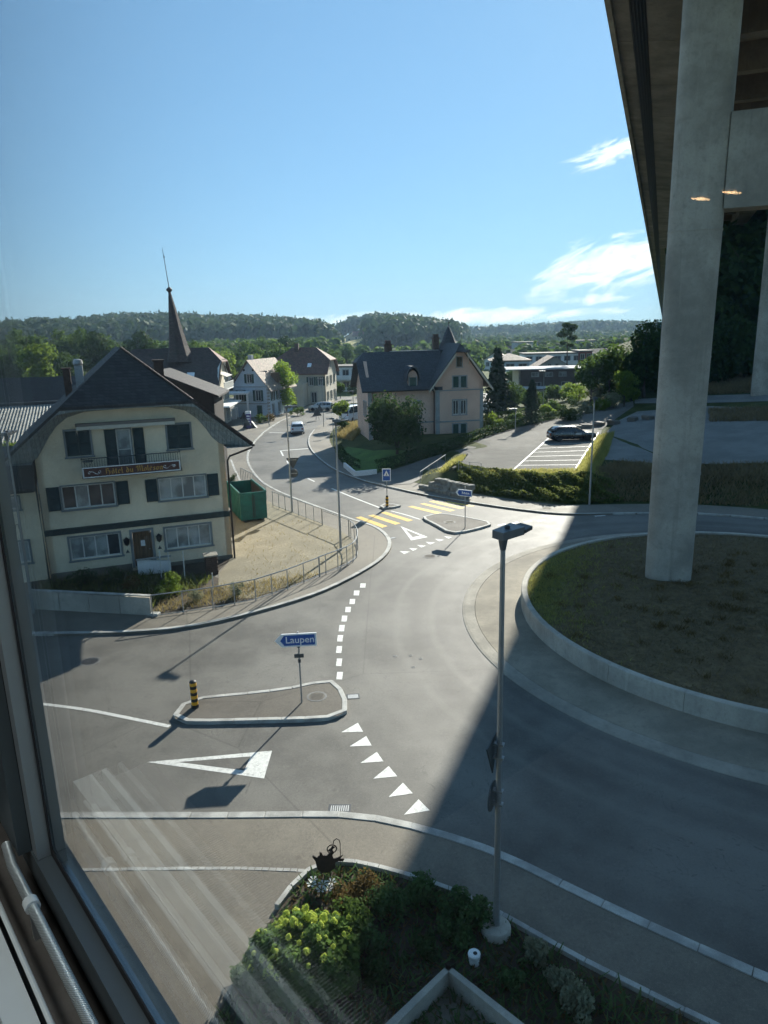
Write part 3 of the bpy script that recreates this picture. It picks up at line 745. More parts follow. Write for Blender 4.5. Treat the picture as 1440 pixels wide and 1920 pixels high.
def grate(px, py, w, d, rz, label):
    o = thing('gully_grate', gp(px, py), rz, label, 'drain grate')
    m = MB(); m.box(-w / 2, w / 2, -d / 2, -d / 2 + .05, -.03, .010); m.box(-w / 2, w / 2, d / 2 - .05, d / 2, -.03, .010); m.box(-w / 2, -w / 2 + .05, -d / 2 + .05, d / 2 - .05, -.03, .010); m.box(w / 2 - .05, w / 2, -d / 2 + .05, d / 2 - .05, -.03, .010); m.build('frame', A['steel_dark'], o)
    m = MB(); m.box(-w / 2 + .05, w / 2 - .05, -d / 2 + .05, d / 2 - .05, -.03, .004); m.build('pit', A['black'], o)
    n = 9
    for k in range(n):
        x = -w / 2 + .05 + (w - .1) * (k + .5) / n; m = MB(); m.box(x - .016, x + .016, -d / 2 + .05, d / 2 - .05, .005, .011); m.build('bar', A['steel'], o)
grate(637, 1516, .62, .34, -.03, 'dark gully grate against the near kerb'); grate(662, 1306, .46, .36, .1, 'gully grate at the right end of the Laupen traffic island'); grate(735, 1009, .5, .32, .5, 'dark gully grate by the kerb near the zebra crossing')

# ================================================================== BUILDINGS
FACES = {'f': lambda W, D: ((0, 0, 0), 0.0), 'r': lambda W, D: ((W, 0, 0), math.pi / 2), 'l': lambda W, D: ((0, D, 0), -math.pi / 2)}
def wall_mesh(poly, holes, mat_, reveal=.16):
    """upright wall in the xz plane (outside is -y) with real window openings and reveals"""
    loops = [poly] + [[(x, z), (x + w, z), (x + w, z + h), (x, z + h)] for x, z, w, h in holes]
    pts = []; edges = []
    for lp in loops:
        o = len(pts); pts += [Vector(p) for p in lp]; edges += [(o + i, o + (i + 1) % len(lp)) for i in range(len(lp))]
    v, e, f, _, _, _ = delaunay_2d_cdt(pts, edges, [], 0, 1e-6)
    keep = []
    for t in f:
        cx_ = sum(v[i].x for i in t) / 3; cz_ = sum(v[i].y for i in t) / 3
        if inpoly(cx_, cz_, poly) and not any(x < cx_ < x + w and z < cz_ < z + h for x, z, w, h in holes): keep.append(tuple(t))
    m = MB(); m.add([(p.x, 0, p.y) for p in v], keep)
    for x, z, w, h in holes:
        q = [(x, z), (x + w, z), (x + w, z + h), (x, z + h)]
        for i in range(4):
            a, b = q[i], q[(i + 1) % 4]; m.add([(a[0], 0, a[1]), (b[0], 0, b[1]), (b[0], reveal, b[1]), (a[0], reveal, a[1])], [(0, 1, 2, 3)])
    n = len(poly)
    for i in range(n):
        a, b = poly[i], poly[(i + 1) % n]; m.add([(a[0], 0, a[1]), (b[0], 0, b[1]), (b[0], .3, b[1]), (a[0], .3, a[1])], [(0, 1, 2, 3)])
    me = bpy.data.meshes.new('wall'); me.from_pydata(m.v, [], m.f); me.materials.append(mat_); me.update(); return me
_wc = {}
def cached(key, fn):
    if key not in _wc: _wc[key] = fn()
    return _wc[key]
def trim_mesh(w, h, t, d, mat_, sill=True):
    m = MB(); m.box(-t, 0, -d, .02, -t * .2, h + t); m.box(w, w + t, -d, .02, -t * .2, h + t); m.box(0, w, -d, .02, h, h + t)
    if sill: m.box(-t - .05, w + t + .05, -d - .06, .02, -t * .2 - .09, -t * .2 - .001)
    return m.mesh('window', mat_)
def sash_mesh(w, h, n, mat_, t=.06, bars=0):
    m = MB(); y0, y1 = .07, .13
    m.box(0, w, y0, y1, 0, t); m.box(0, w, y0, y1, h - t, h)
    for k in range(n + 1):
        x = (w - t) * k / n; m.box(x, x + t, y0 - .004, y1, t, h - t)
    for b in range(bars):
        z = h * (b + 1) / (bars + 1); m.box(t, w - t, y0 + .006, y1 - .01, z - .018, z + .018)
    return m.mesh('frame', mat_)
def shutter_mesh(w, h, mat_):
    m = MB(); d = .045; b = .07
    m.box(0, b, -d, 0, 0, h); m.box(w - b, w, -d, 0, 0, h); m.box(b, w - b, -d, 0, 0, b); m.box(b, w - b, -d, 0, h - b, h); m.box(b, w - b, -d, 0, h / 2 - b / 2, h / 2 + b / 2)
    n = max(6, int(h / .11))
    for k in range(n):
        z = b + (h - 2 * b) * k / n; dz = (h - 2 * b) / n
        m.add([(b, -d * .9, z), (w - b, -d * .9, z), (w - b, -.006, z + dz), (b, -.006, z + dz)], [(0, 1, 2, 3)])
    m.add([(b, -.004, b), (w - b, -.004, b), (w - b, -.004, h - b), (b, -.004, h - b)], [(0, 1, 2, 3)])
    return m.mesh('shutter', mat_)
class House:
    def __init__(s, name, label, loc, a, W, D, cat='house', group=None):
        s.o = thing(name, loc, a, label, cat, group); s.W, s.D = W, D; s.holes = {'f': [], 'r': [], 'l': []}
    def face(s, f): return FACES[f](s.W, s.D)
    def place(s, name, me, f, x, z, y=0.0):
        (lx, ly, lz), rz = s.face(f); c, sn = math.cos(rz), math.sin(rz)
        return link(name, me, s.o, (lx + x * c - y * sn, ly + x * sn + y * c, z), rz)
    def window(s, f, x, z, w, h, n=2, trim=.1, tm='stone_trim', fm='frame_white', gm='glass', sh=None, shm='shutter', bars=0, shw=None, hole=True):
        if hole: s.holes[f].append((x, z, w, h))
        o = s.place('window', cached(('t', w, h, trim, tm), lambda: trim_mesh(w, h, trim, .05, A[tm])), f, x, z)
        if sh != 'closed':
            link('frame', cached(('s', w, h, n, fm, bars), lambda: sash_mesh(w, h, n, A[fm], .06, bars)), o)
            pw = (w - .06) / n
            def pm(g): return cached(('p', round(pw, 3), h, g), lambda: MB().add([(.055, .10, .055), (pw + .005, .10, .055), (pw + .005, .10, h - .055), (.055, .10, h - .055)], [(0, 1, 2, 3)]).mesh('pane', A[g]))
            for k in range(n):
                g = gm[k % len(gm)] if isinstance(gm, (list, tuple)) else gm
                link('pane', pm(g), o, (pw * k, 0, 0))
            if sh == 'open':
                q = shw or w / 2; me = cached(('sh', q, h, shm), lambda: shutter_mesh(q, h + .04, A[shm]))
                s.place('shutter', me, f, x - trim - q - .02, z - .02, -.012); s.place('shutter', me, f, x + w + trim + .02, z - .02, -.012)
        else:
            q = w / 2; me = cached(('sh', q, h, shm), lambda: shutter_mesh(q, h, A[shm]))
            s.place('shutter', me, f, x, z, .05); s.place('shutter', me, f, x + q + .005, z, .05)
        return o
    def wall(s, f, poly, mat_, name='wall'):
        return s.place(name, wall_mesh(poly, s.holes[f], A[mat_]), f, 0, 0)
    def part(s, name, m, mat_, smooth=False, parent=None): return m.build(name, A[mat_] if isinstance(mat_, str) else mat_, parent or s.o, smooth)
def stroke(m, pts, nib, y):
    """broad-nib pen stroke in the xz plane at depth y"""
    for a, b in zip(pts[:-1], pts[1:]):
        m.add([(a[0] - nib[0], y, a[1] - nib[1]), (a[0] + nib[0], y, a[1] + nib[1]), (b[0] + nib[0], y, b[1] + nib[1]), (b[0] - nib[0], y, b[1] - nib[1])], [(0, 1, 2, 3)])
BL = {  # blackletter strokes on a 1-high grid (x-height .6): (width, strokes)
 'H': (.78, [[(.12, 1.0), (.12, .06), (.0, -.02)], [(.12, .92), (.30, 1.02), (.42, .9)], [(.12, .5), (.35, .62), (.6, .5)], [(.6, .5), (.6, .1), (.5, -.15)], [(.42, .9), (.42, .75)]]),
 'M': (1.05, [[(.05, .9), (.2, 1.0), (.28, .9), (.28, .06), (.12, .0)], [(.28, .9), (.5, 1.0), (.58, .9), (.58, .06)], [(.58, .9), (.8, 1.0), (.9, .9), (.9, .08), (1.02, .0)], [(.05, .9), (.05, .7)]]),
 'o': (.46, [[(.08, .5), (.08, .1), (.2, .0), (.36, .1), (.36, .5), (.22, .62), (.08, .5)]]),
 'ô': (.46, [[(.08, .5), (.08, .1), (.2, .0), (.36, .1), (.36, .5), (.22, .62), (.08, .5)], [(.1, .74), (.22, .86), (.34, .74)]]),
 't': (.34, [[(.14, .85), (.14, .1), (.26, .0)], [(.0, .6), (.28, .6)]]),
 'e': (.44, [[(.1, .3), (.36, .42), (.36, .52), (.22, .62), (.08, .5), (.08, .1), (.2, .0), (.38, .1)]]),
 'é': (.44, [[(.1, .3), (.36, .42), (.36, .52), (.22, .62), (.08, .5), (.08, .1), (.2, .0), (.38, .1)], [(.2, .76), (.32, .9)]]),
 'l': (.26, [[(.1, 1.0), (.1, .1), (.22, .0)]]),
 'd': (.48, [[(.08, .45), (.08, .1), (.2, .0), (.38, .1), (.38, .5), (.1, .95)], [(.08, .45), (.22, .6), (.38, .5)]]),
 'u': (.5, [[(.1, .6), (.1, .1), (.22, .0), (.38, .1)], [(.38, .6), (.38, .1), (.48, .0)]]),
 's': (.42, [[(.36, .52), (.22, .62), (.08, .5), (.34, .2), (.22, .0), (.04, .08)]]),
 'n': (.5, [[(.02, .56), (.1, .6), (.1, .06), (.18, .0)], [(.1, .5), (.28, .62), (.38, .5), (.38, .08), (.48, .0)]]),
 ' ': (.3, [])}
def blackletter(text, x0, z0, h, y, nib=.055):
    m = MB(); x = x0
    for ch in text:
        w, st = BL[ch]
        for q in st: stroke(m, [(x + a * h, z0 + b * h) for a, b in q], (nib * h, nib * h * .75), y)
        x += (w + .06) * h
    return m, x - x0
def text_mesh(body, size, mat_, bold=.012, depth=.002):
    cu = bpy.data.curves.new('lettering', 'FONT'); cu.body = body; cu.size = size; cu.align_x = 'CENTER'; cu.align_y = 'CENTER'; cu.offset = bold * size; cu.extrude = depth; cu.resolution_u = 3
    tmp = bpy.data.objects.new('tmp', cu); COL.objects.link(tmp)
    dg = bpy.context.evaluated_depsgraph_get(); me = bpy.data.meshes.new_from_object(tmp.evaluated_get(dg)); bpy.data.objects.remove(tmp); me.materials.clear(); me.materials.append(mat_)
    return me

# ---------------------------------------------------------------- the old hotel
HL = gp(438, 1049); ha = R(21); e_ = Vector((math.cos(ha), math.sin(ha), 0)); HO = HL - e_ * 9.55
ht = House('hotel', 'old cream hotel with half-hipped dark roof, arched blue-grey gable boards and balcony', HO, ha, 9.5, 12.0, 'hotel')
WS = dict(tm='frame_grey', fm='frame_white')
ht.window('f', 1.56, 6.68, 1.16, 1.30, sh='closed', **WS); ht.window('f', 6.58, 6.66, 1.18, 1.30, sh='closed', **WS)
ht.window('f', 3.98, 5.75, .72, 2.16, n=1, bars=1, gm='glass_pale', trim=.06, **WS)
for x_ in (3.42, 4.82): ht.place('shutter', cached(('sh', .55, 2.16, 'b'), lambda: shutter_mesh(.55, 2.16, A['shutter'])), 'f', x_, 5.77, -.015)
ht.window('f', 1.02, 3.92, 2.58, 1.22, n=4, gm=['glass', 'glass_pale', 'glass', 'glass'], sh='open', shw=.62, trim=.07, **WS)
ht.window('f', 5.86, 3.90, 2.50, 1.20, n=4, gm='glass_pale', sh='open', shw=.60, trim=.07, **WS)
ht.window('f', 1.08, 1.14, 2.50, 1.22, n=4, gm=['glass_pale', 'glass_pale', 'glass_pale', 'glass'], trim=.1, **WS)
ht.window('f', 5.94, 1.08, 2.45, 1.22, n=4, gm='glass_pale', trim=.1, **WS)
ht.holes['f'].append((4.22, .30, .98, 2.0))
ht.wall('f', [(0, -.1), (9.5, -.1), (9.5, 7.6), (7.75, 9.2), (1.7, 9.2), (0, 7.6)], 'plaster_cream')
ht.wall('r', [(0, -.1), (12, -.1), (12, 7.8), (0, 7.8)], 'plaster_cream'); ht.wall('l', [(0, -.1), (12, -.1), (12, 7.8), (0, 7.8)], 'plaster_cream')
d_ = ht.part('door', MB().box(4.24, 5.18, .07, .13, .32, 2.28), 'wood_door')
ht.part('door_panel', MB().box(4.34, 4.66, .05, .069, .5, 2.1).box(4.76, 5.08, .05, .069, .5, 2.1), 'wood_door', parent=d_); ht.part('notice', MB().box(4.62, 4.84, .034, .048, 1.45, 1.78), 'sign_white', parent=d_); ht.part('handle', MB().tube([(5.1, .03, 1.25), (5.0, .03, 1.25)], .018, 6), 'steel', parent=d_)
ht.part('door_frame', MB().box(4.08, 4.22, -.05, .05, .3, 2.44).box(5.2, 5.34, -.05, .05, .3, 2.44).box(4.22, 5.2, -.05, .05, 2.3, 2.44), 'frame_grey')
ht.part('string_course', MB().box(-.05, 9.53, -.10, -.002, 2.60, 2.86).box(-.05, 9.56, -.16, -.002, 2.862, 2.92), 'shutter')
ht.part('plinth', MB().box(-.02, 4.05, -.04, -.002, -.1, .55).box(5.36, 9.52, -.04, -.002, -.1, .32), 'base_plaster')
zr_, xr_, sl_ = 12.02, 4.72, .851
def hz(x): return zr_ - sl_ * abs(x - xr_)
for nm, sg in (('roof', 1), ('roof', -1)):
    xe, xh = xr_ + sg * 6.2, xr_ + sg * 3.23
    ht.part(nm, MB().slab([(xe, -.95, hz(xe)), (xe, 12.6, hz(xe)), (xr_, 12.6, zr_), (xr_, 1.7, zr_), (xh, -.95, hz(xh))], (0, 0, -.17)), 'tiles_dark')
xh = 3.23
ht.part('roof_hip', MB().slab([(xr_ - xh + .004, -.96, hz(xr_ + xh) + .01), (xr_ + xh - .004, -.96, hz(xr_ + xh) + .01), (xr_, 1.695, zr_ + .005)], (0, 0, -.17)), 'tiles_dark')
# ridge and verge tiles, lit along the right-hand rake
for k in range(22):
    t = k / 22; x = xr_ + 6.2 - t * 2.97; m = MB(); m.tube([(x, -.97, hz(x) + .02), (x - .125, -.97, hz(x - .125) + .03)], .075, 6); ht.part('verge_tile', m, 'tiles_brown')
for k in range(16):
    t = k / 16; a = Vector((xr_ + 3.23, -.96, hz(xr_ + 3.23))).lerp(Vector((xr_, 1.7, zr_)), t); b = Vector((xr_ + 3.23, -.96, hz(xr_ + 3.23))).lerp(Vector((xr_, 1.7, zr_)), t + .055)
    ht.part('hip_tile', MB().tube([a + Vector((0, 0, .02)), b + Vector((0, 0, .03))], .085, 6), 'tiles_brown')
inner = [(-.15, 6.55), (.15, 6.75), (.45, 7.2), (.8, 7.75), (1.2, 8.25), (1.75, 8.68), (2.6, 8.92), (4.7, 9.0), (6.7, 8.92), (7.6, 8.68), (8.2, 8.2), (8.6, 7.65), (8.9, 7.15), (9.25, 6.8), (9.7, 6.6)]
outer = [(-1.4, 6.62), (-1.0, 6.96), (-.5, 7.38), (.1, 7.88), (.7, 8.39), (1.35, 8.92), (2.3, 9.06), (4.7, 9.06), (7.1, 9.06), (8.08, 8.92), (8.75, 8.38), (9.35, 7.88), (9.95, 7.37), (10.45, 6.95), (10.84, 6.62)]
m = MB(); m.loft([(x, -.04, z) for x, z in inner], [(x, -.93, z) for x, z in outer]); m.loft([(x, -.93, z) for x, z in outer], [(x, -.93, z - .001 + .16) for x, z in outer])
ht.part('gable_arch', m, 'arch_boards')
ht.part('eaves_soffit', MB().add([(9.55, -.9, 6.6), (10.84, -.93, 6.6), (10.84, 12, 6.6), (9.55, 12, 6.6)], [(0, 1, 2, 3)]).add([(-.1, -.9, 6.53), (-1.4, -.93, 6.6), (-1.4, 12, 6.6), (-.1, 12, 6.53)], [(0, 1, 2, 3)]), 'arch_boards')
ht.part('downpipe', MB().tube([(10.9, -.9, 6.55), (10.75, -.7, 6.45), (9.75, -.22, 6.05), (9.62, -.16, 5.8), (9.60, -.14, .1)], .055, 8), 'gutter')
ht.part('gutter', MB().tube([(10.98, -.95, 6.66), (10.98, 12.5, 6.66)], .07, 8), 'gutter')
ht.part('downpipe', MB().tube([(-.05, -.14, 6.5), (-.12, -.16, 5.8), (-.12, -.16, 0.0)], .06, 8), 'gutter')
# awning, balcony with sign
ht.part('awning_case', MB().box(2.10, 7.02, -.36, -.02, 8.22, 8.34).box(2.12, 7.0, -.20, -.02, 8.12, 8.219), 'awning_grey')
m = MB()
for k in range(40):
    x = 2.14 + 4.84 * k / 40; m.add([(x, -.365, 8.2), (x + .118, -.365, 8.2), (x + .118, -.37, 8.04), (x + .06, -.37, 8.01), (x, -.37, 8.04)], [(0, 1, 2, 3, 4)])
ht.part('awning_valance', m, 'awning')
bal = ht.part('balcony', MB().box(2.15, 7.1, -.95, -.01, 5.60, 5.72), 'concrete_dark')
m = MB(); m.tube([(2.2, -.9, 6.62), (7.05, -.9, 6.62)], .025, 6); m.tube([(2.2, -.9, 6.62), (2.2, -.02, 6.62)], .025, 6); m.tube([(7.05, -.9, 6.62), (7.05, -.02, 6.62)], .025, 6)
ht.part('handrail', m, 'steel_dark', parent=bal)
for k in range(41):
    x = 2.2 + 4.85 * k / 40; ht.part('baluster', MB().box(x - .01, x + .01, -.91, -.89, 5.72, 6.6), 'steel_dark', parent=bal)
sg_ = ht.part('hotel_sign', MB().box(2.2, 7.0, -1.04, -.97, 5.66, 6.2), 'sign_brown')
ht.part('sign_border', MB().box(2.2, 7.0, -1.055, -1.041, 6.15, 6.2).box(2.2, 7.0, -1.055, -1.041, 5.66, 5.71).box(2.2, 2.25, -1.055, -1.041, 5.711, 6.149).box(6.95, 7.0, -1.055, -1.041, 5.711, 6.149), 'sign_white', parent=sg_)
w_ = blackletter('Hôtel du Moléson', 0, 0, .29, 0)[1]; xx = 3.28
for ch_x in 'Hôtel du Moléson':
    m, wc_ = blackletter(ch_x, 0, 5.79, .29, -1.047)
    m.v = [(xx + x * 2.85 / w_, y, z) for x, y, z in m.v]; xx += wc_ * 2.85 / w_
    if m.f: ht.part('letter', m, 'gold', parent=sg_)
for sx, fl in ((2.45, 1), (6.75, -1)):
    m = MB()
    pts = [(sx + fl * .60 * t, 5.90 + .075 * math.sin(t * 6.3)) for t in [i / 14 for i in range(15)]]; stroke(m, pts, (.012, .012), -1.047)
    for cx_ in (.07, .55): stroke(m, [(sx + fl * cx_ + .06 * math.cos(t), 5.93 + .06 * math.sin(t)) for t in [i * .5 for i in range(13)]], (.01, .01), -1.047)
    ht.part('sign_scroll', m, 'sign_white', parent=sg_)
# balcony clutter: folded parasol and table
tb = thing('balcony_table', HO + e_ * 2.5 + Vector((.18, -.5, 5.72)), ha, 'small round folding table on the hotel balcony', 'table')
m = MB(); m.lathe([(.27, .70), (.28, .72), (.27, .74)], 16); m.build('table_top', A['steel_dark'], tb); MB().tube([(-.2, 0, 0), (.2, 0, .7)], .012, 6).tube([(.2, 0, 0), (-.2, 0, .7)], .012, 6).build('leg', A['steel_dark'], tb)
# wall lanterns, vents, chimneys
for x in (3.90, 5.58):
    q = ht.part('wall_lantern', MB().lathe([(.03, 1.62), (.12, 1.72), (.17, 1.98), (.10, 2.04), (.02, 2.12)], 8, (x, -.22)).box(x - .02, x + .02, -.2, -.002, 1.98, 2.02), 'black')
    ht.part('vent_cap', MB().add([(x - .1, -.05, 1.18), (x + .1, -.05, 1.18), (x, -.02, 1.38), (x - .1, 0, 1.18), (x + .1, 0, 1.18)], [(0, 1, 2), (0, 2, 3), (1, 4, 2)]), 'steel_dark')
ch = ht.part('chimney', MB().box(2.3, 2.72, 2.7, 3.15, 9.5, 11.15), 'plaster_grey'); ht.part('chimney_cowl', MB().lathe([(.21, 11.15), (.26, 11.25), (.22, 11.45), (.08, 11.5)], 12, (2.51, 2.92)), 'steel', parent=ch)
ht.part('chimney', MB().box(1.62, 2.0, 4.6, 5.0, 8.6, 10.9).box(1.57, 2.05, 4.55, 5.05, 10.9, 10.98), 'brick_dark'); ht.part('chimney', MB().box(6.45, 6.95, 3.2, 3.7, 9.5, 11.2).box(6.38, 7.02, 3.13, 3.77, 11.2, 11.3), 'brick_dark')
# side porch of the hotel: white entrance ramp wall in front of the door
rp = thing('ramp_wall', HO, ha, 'low white rendered ramp wall in front of the hotel door', 'wall'); MB().slab([(4.3, -1.0, 0.1), (6.0, -1.1, .1), (6.0, -1.1, .75), (4.3, -1.0, 1.0)], (0, .12, 0)).build('wall', A['plaster_white'], rp); MB().box(4.25, 6.05, -1.14, -.85, 1.0, 1.03).build('coping', A['kerb'], rp).location = (0, 0, -.02)
pp = thing('brick_pier', gp(397, 1075, .1), ha, 'short dark brick pier beside the gravel lot', 'pier')
for r_ in range(9):
    for c_ in range(2):
        for d2 in range(2):
            b = link('brick', cached(('brk', 0), lambda: MB().cbox(-.15, .15, -.15, .15, 0, .10, .008).mesh('brick', A['brick_dark'])), pp, (-.16 + .32 * c_ + (.03 if r_ % 2 else -.0), -.16 + .32 * d2, r_ * .112))
MB().box(-.36, .38, -.36, .36, 1.01, 1.09).build('cap', A['stone'], pp)
# annex wing at the left
an = House('hotel_annex', 'shaded cream hotel annex with restaurant lettering at the left frame edge', HO - e_ * 9.0 + Vector((-math.sin(ha), math.cos(ha), 0)) * .5, ha, 8.9, 9.0, 'building')
an.window('f', 7.0, 4.1, .95, .65, n=2, trim=.08, gm=['glass', 'glass_pale'], **WS); an.window('f', 5.4, 4.1, .95, .65, n=2, trim=.08, **WS)
an.window('f', 7.1, 1.2, 1.0, 1.15, n=2, trim=.1, gm='glass_pale', **WS); an.window('f', 4.9, 1.2, 1.0, 1.15, n=2, trim=.1, **WS)
an.wall('f', [(0, -.1), (8.88, -.1), (8.88, 5.2), (0, 5.2)], 'plaster_cream'); an.wall('l', [(0, -.1), (9, -.1), (9, 5.2), (0, 5.2)], 'plaster_cream')
an.part('roof', MB().slab([(-.5, -.7, 5.25), (8.86, -.7, 5.25), (8.86, 6.0, 6.6), (-.5, 6.0, 6.6)], (0, 0, -.18)), 'tiles_dark')
an.part('gutter', MB().tube([(-.5, -.75, 5.1), (8.8, -.75, 5.1)], .07, 8), 'gutter')
me_ = text_mesh('RESTAURANT', .36, A['sign_black'], .02); o_ = link('lettering', me_, an.o, (6.75, -.012, 3.15)); o_.rotation_euler = (math.pi / 2, 0, 0)

# ---------------------------------------------------------------- the pink house
pa = R(10); pe = Vector((math.cos(pa), math.sin(pa), 0)); pw_ = at(817, 823, 79); PO = Vector((pw_.x, pw_.y, 0)) - pe * 7.45
pk = House('pink_house', 'pink three-storey house with steep slate roof, gable wing and pointed turret', PO, pa, 12.9, 9.0)
TW = dict(trim=.13, tm='stone_trim')
for x in (9.46, 10.34):
    pk.window('f', x, 6.4, .62, 1.2, sh='closed', shm='shutter_green', **TW); pk.window('f', x, 3.42, .62, 1.58, n=2, **TW); pk.window('f', x, 1.05, .62, 1.30, sh='closed', shm='shutter_green', **TW)
pk.window('f', 9.86, 8.65, .62, 1.05, n=2, trim=.07, tm='stone_trim', fm='wood_door')
pk.wall('f', [(7.45, .2), (12.9, .2), (12.9, 7.1), (10.17, 10.9), (7.45, 7.1)], 'plaster_pink'); pk.holes['f'] = []
for x in (1.5, 4.92): pk.window('f', x, 3.42, .8, 1.6, n=2, **TW).location.y += .5
for x in (1.5, 4.92): pk.window('f', x, .95, .8, 1.4, sh='closed', shm='shutter_green', **TW).location.y += .5
w = pk.wall('f', [(0, .2), (7.6, .2), (7.6, 6.6), (0, 6.6)], 'plaster_pink'); w.location.y = .5
for c in pk.o.children:
    if c.name.startswith('shutter') and c.location.x < 7: c.location.y += .5
pk.window('l', 5.2, 3.5, .6, 1.5, **TW); pk.window('l', 6.6, 3.5, .6, 1.5, **TW)
w = pk.wall('l', [(0, .2), (8.5, .2), (8.5, 6.6), (6.2, 9.4), (2.4, 9.4), (0, 6.6)], 'plaster_pink'); pk.wall('r', [(0, .2), (9, .2), (9, 7), (0, 7)], 'plaster_pink')
pk.part('string_course', MB().box(7.42, 12.95, -.07, -.002, 2.60, 2.76).box(7.42, 12.95, -.07, -.002, 6.05, 6.18), 'stone_trim'); pk.part('string_course', MB().box(-.05, 7.4, .43, .498, 2.60, 2.76), 'stone_trim')
for x0, x1, y0, zt_ in ((7.42, 7.92, -.04, 6.04), (12.55, 12.93, -.04, 6.04), (-.03, .4, .46, 6.5)):
    pk.part('quoin', MB().box(x0, x1, y0, y0 + .037, .2, 2.59), 'stone_trim'); pk.part('quoin', MB().box(x0, x1, y0, y0 + .037, 2.77, zt_), 'stone_trim')
# main roof (ridge along x), half-hipped at the left
ry, rz_ = 4.6, 10.35; fs = (rz_ - 6.35) / (ry + .25)
def mz(y): return rz_ - fs * abs(y - ry)
pk.part('roof', MB().slab([(-.75, -.25, mz(-.25)), (8.2, -.25, mz(-.25)), (9.2, ry, rz_), (.25, ry, rz_), (-.75, 3.4, mz(3.4))], (0, 0, -.14)), 'slate')
pk.part('roof', MB().slab([(-.75, 9.45, mz(9.45)), (12.8, 9.45, mz(9.45)), (12.8, ry, rz_), (.25, ry, rz_), (-.75, 5.8, mz(5.8))], (0, 0, -.14)), 'slate')
pk.part('roof_hip', MB().slab([(-.77, 3.4, mz(3.4) + .006), (-.77, 5.8, mz(5.8) + .006), (.25, ry, rz_ + .006)], (0, 0, -.14)), 'slate')
pk.part('ridge_capping', MB().box(3.3, 9.0, ry - .12, ry + .12, rz_ - .02, rz_ + .07), 'steel')
# gable wing roof (ridge along y), steep
wx, wz = 10.17, 11.15; ws = 1.32
def gz(x): return wz - ws * abs(x - wx)
for sg in (-1, 1):
    xe = wx + sg * 3.62; xc = wx + sg * .62
    pk.part('roof', MB().slab([(xe, -.9, gz(xe)), (xe, 6.5 if sg < 0 else 9.2, gz(xe)), (wx, 8.0, wz), (wx, -.25, wz), (xc, -.9, gz(xc))], (0, 0, -.15)), 'slate')
    pk.part('verge_board', MB().slab([(xe, -.93, gz(xe) - .16), (xc, -.93, gz(xc) - .16), (xc, -.93, gz(xc) - .40), (xe, -.93, gz(xe) - .40)], (0, .05, 0)), 'plaster_beige')
    pk.part('gable_bracket', MB().tube([(wx + sg * 2.75, -.02, gz(xe) - .3), (wx + sg * 3.0, -.5, gz(xe) - .05), (wx + sg * 3.2, -.88, gz(xe) + .15)], .05, 6).tube([(wx + sg * .95, -.02, 8.95), (wx + sg * .95, -.45, 9.35), (wx + sg * .7, -.88, 9.75)], .05, 6), 'plaster_beige')
    pk.part('soffit', MB().add([(xe, -.88, gz(xe) - .165), (xc, -.88, gz(xc) - .165), (xc, 0, gz(xc) - .165), (xe, 0, gz(xe) - .165)], [(0, 1, 2, 3)]), 'plaster_beige')
pk.part('roof_hip', MB().slab([(wx - .62, -.92, gz(wx + .62) + .006), (wx + .62, -.92, gz(wx + .62) + .006), (wx, -.24, wz + .006)], (0, 0, -.14)), 'slate')
pk.part('finial', MB().tube([(wx, -.3, wz), (wx, -.3, wz + .55)], .05, 6, .015), 'steel_dark')
pk.part('downpipe', MB().tube([(6.9, -.2, 6.3), (7.3, .1, 6.05), (7.36, .2, 5.7), (7.36, .36, .3)], .06, 7), 'gutter'); pk.part('downpipe', MB().tube([(.55, .36, 6.3), (.55, .42, .3)], .055, 7), 'gutter'); pk.part('gutter', MB().tube([(-.7, -.3, 6.32), (7.0, -.3, 6.32)], .07, 7), 'gutter')
# arched wall dormer
dm = pk.part('dormer', MB().prism_xz([(4.45, 6.3), (5.5, 6.3), (5.5, 7.8), (5.35, 8.2), (4.98, 8.45), (4.6, 8.2), (4.45, 7.8)], .3, 2.6), 'plaster_pink')
m = MB(); arc = [(4.98 - .78 * math.cos(t), 7.35 + 1.55 * math.sin(t)) for t in [math.pi * i / 10 for i in range(11)]]
m.loft([(x, -.15, z) for x, z in arc], [(x, 3.2, z) for x, z in arc]); m.loft([(x, -.15, z) for x, z in arc], [(4.98 + (x - 4.98) * .86, -.15, 7.3 + (z - 7.3) * .86) for x, z in arc]); pk.part('dormer_roof', m, 'slate', parent=dm)
pk.part('shutter', MB().box(4.62, 5.32, .24, .295, 6.42, 7.65), 'shutter_green', parent=dm); pk.part('surround', MB().box(4.5, 4.61, .22, .297, 6.35, 7.75).box(5.33, 5.44, .22, .297, 6.35, 7.75), 'stone_trim', parent=dm)
# chimneys and turret
for x, y, zt_, w in ((3.2, 5.2, 11.6, .38), (9.0, 5.9, 12.15, .34)):
    c = pk.part('chimney', MB().box(x - w, x + w, y - w, y + w, 9.4, zt_ - .5), 'brick_dark'); pk.part('chimney_cap', MB().box(x - w - .06, x + w + .06, y - w - .06, y + w + .06, zt_ - .499, zt_ - .38).box(x - w * .8, x + w * .8, y - w * .8, y + w * .8, zt_ - .379, zt_), 'brick_dark', parent=c)
t_ = pk.part('turret', MB().lathe([(1.05, 8.0), (1.05, 10.4)], 8, (10.75, 6.6)), 'plaster_pink'); pk.part('turret_roof', MB().lathe([(1.28, 10.3), (1.05, 10.75), (.72, 11.6), (.36, 12.4), (.10, 12.95), (.03, 13.0)], 8, (10.75, 6.6)), 'slate', parent=t_); pk.part('turret_finial', MB().tube([(10.75, 6.6, 12.95), (10.75, 6.6, 13.9)], .06, 6, .02), 'steel_dark', parent=t_)

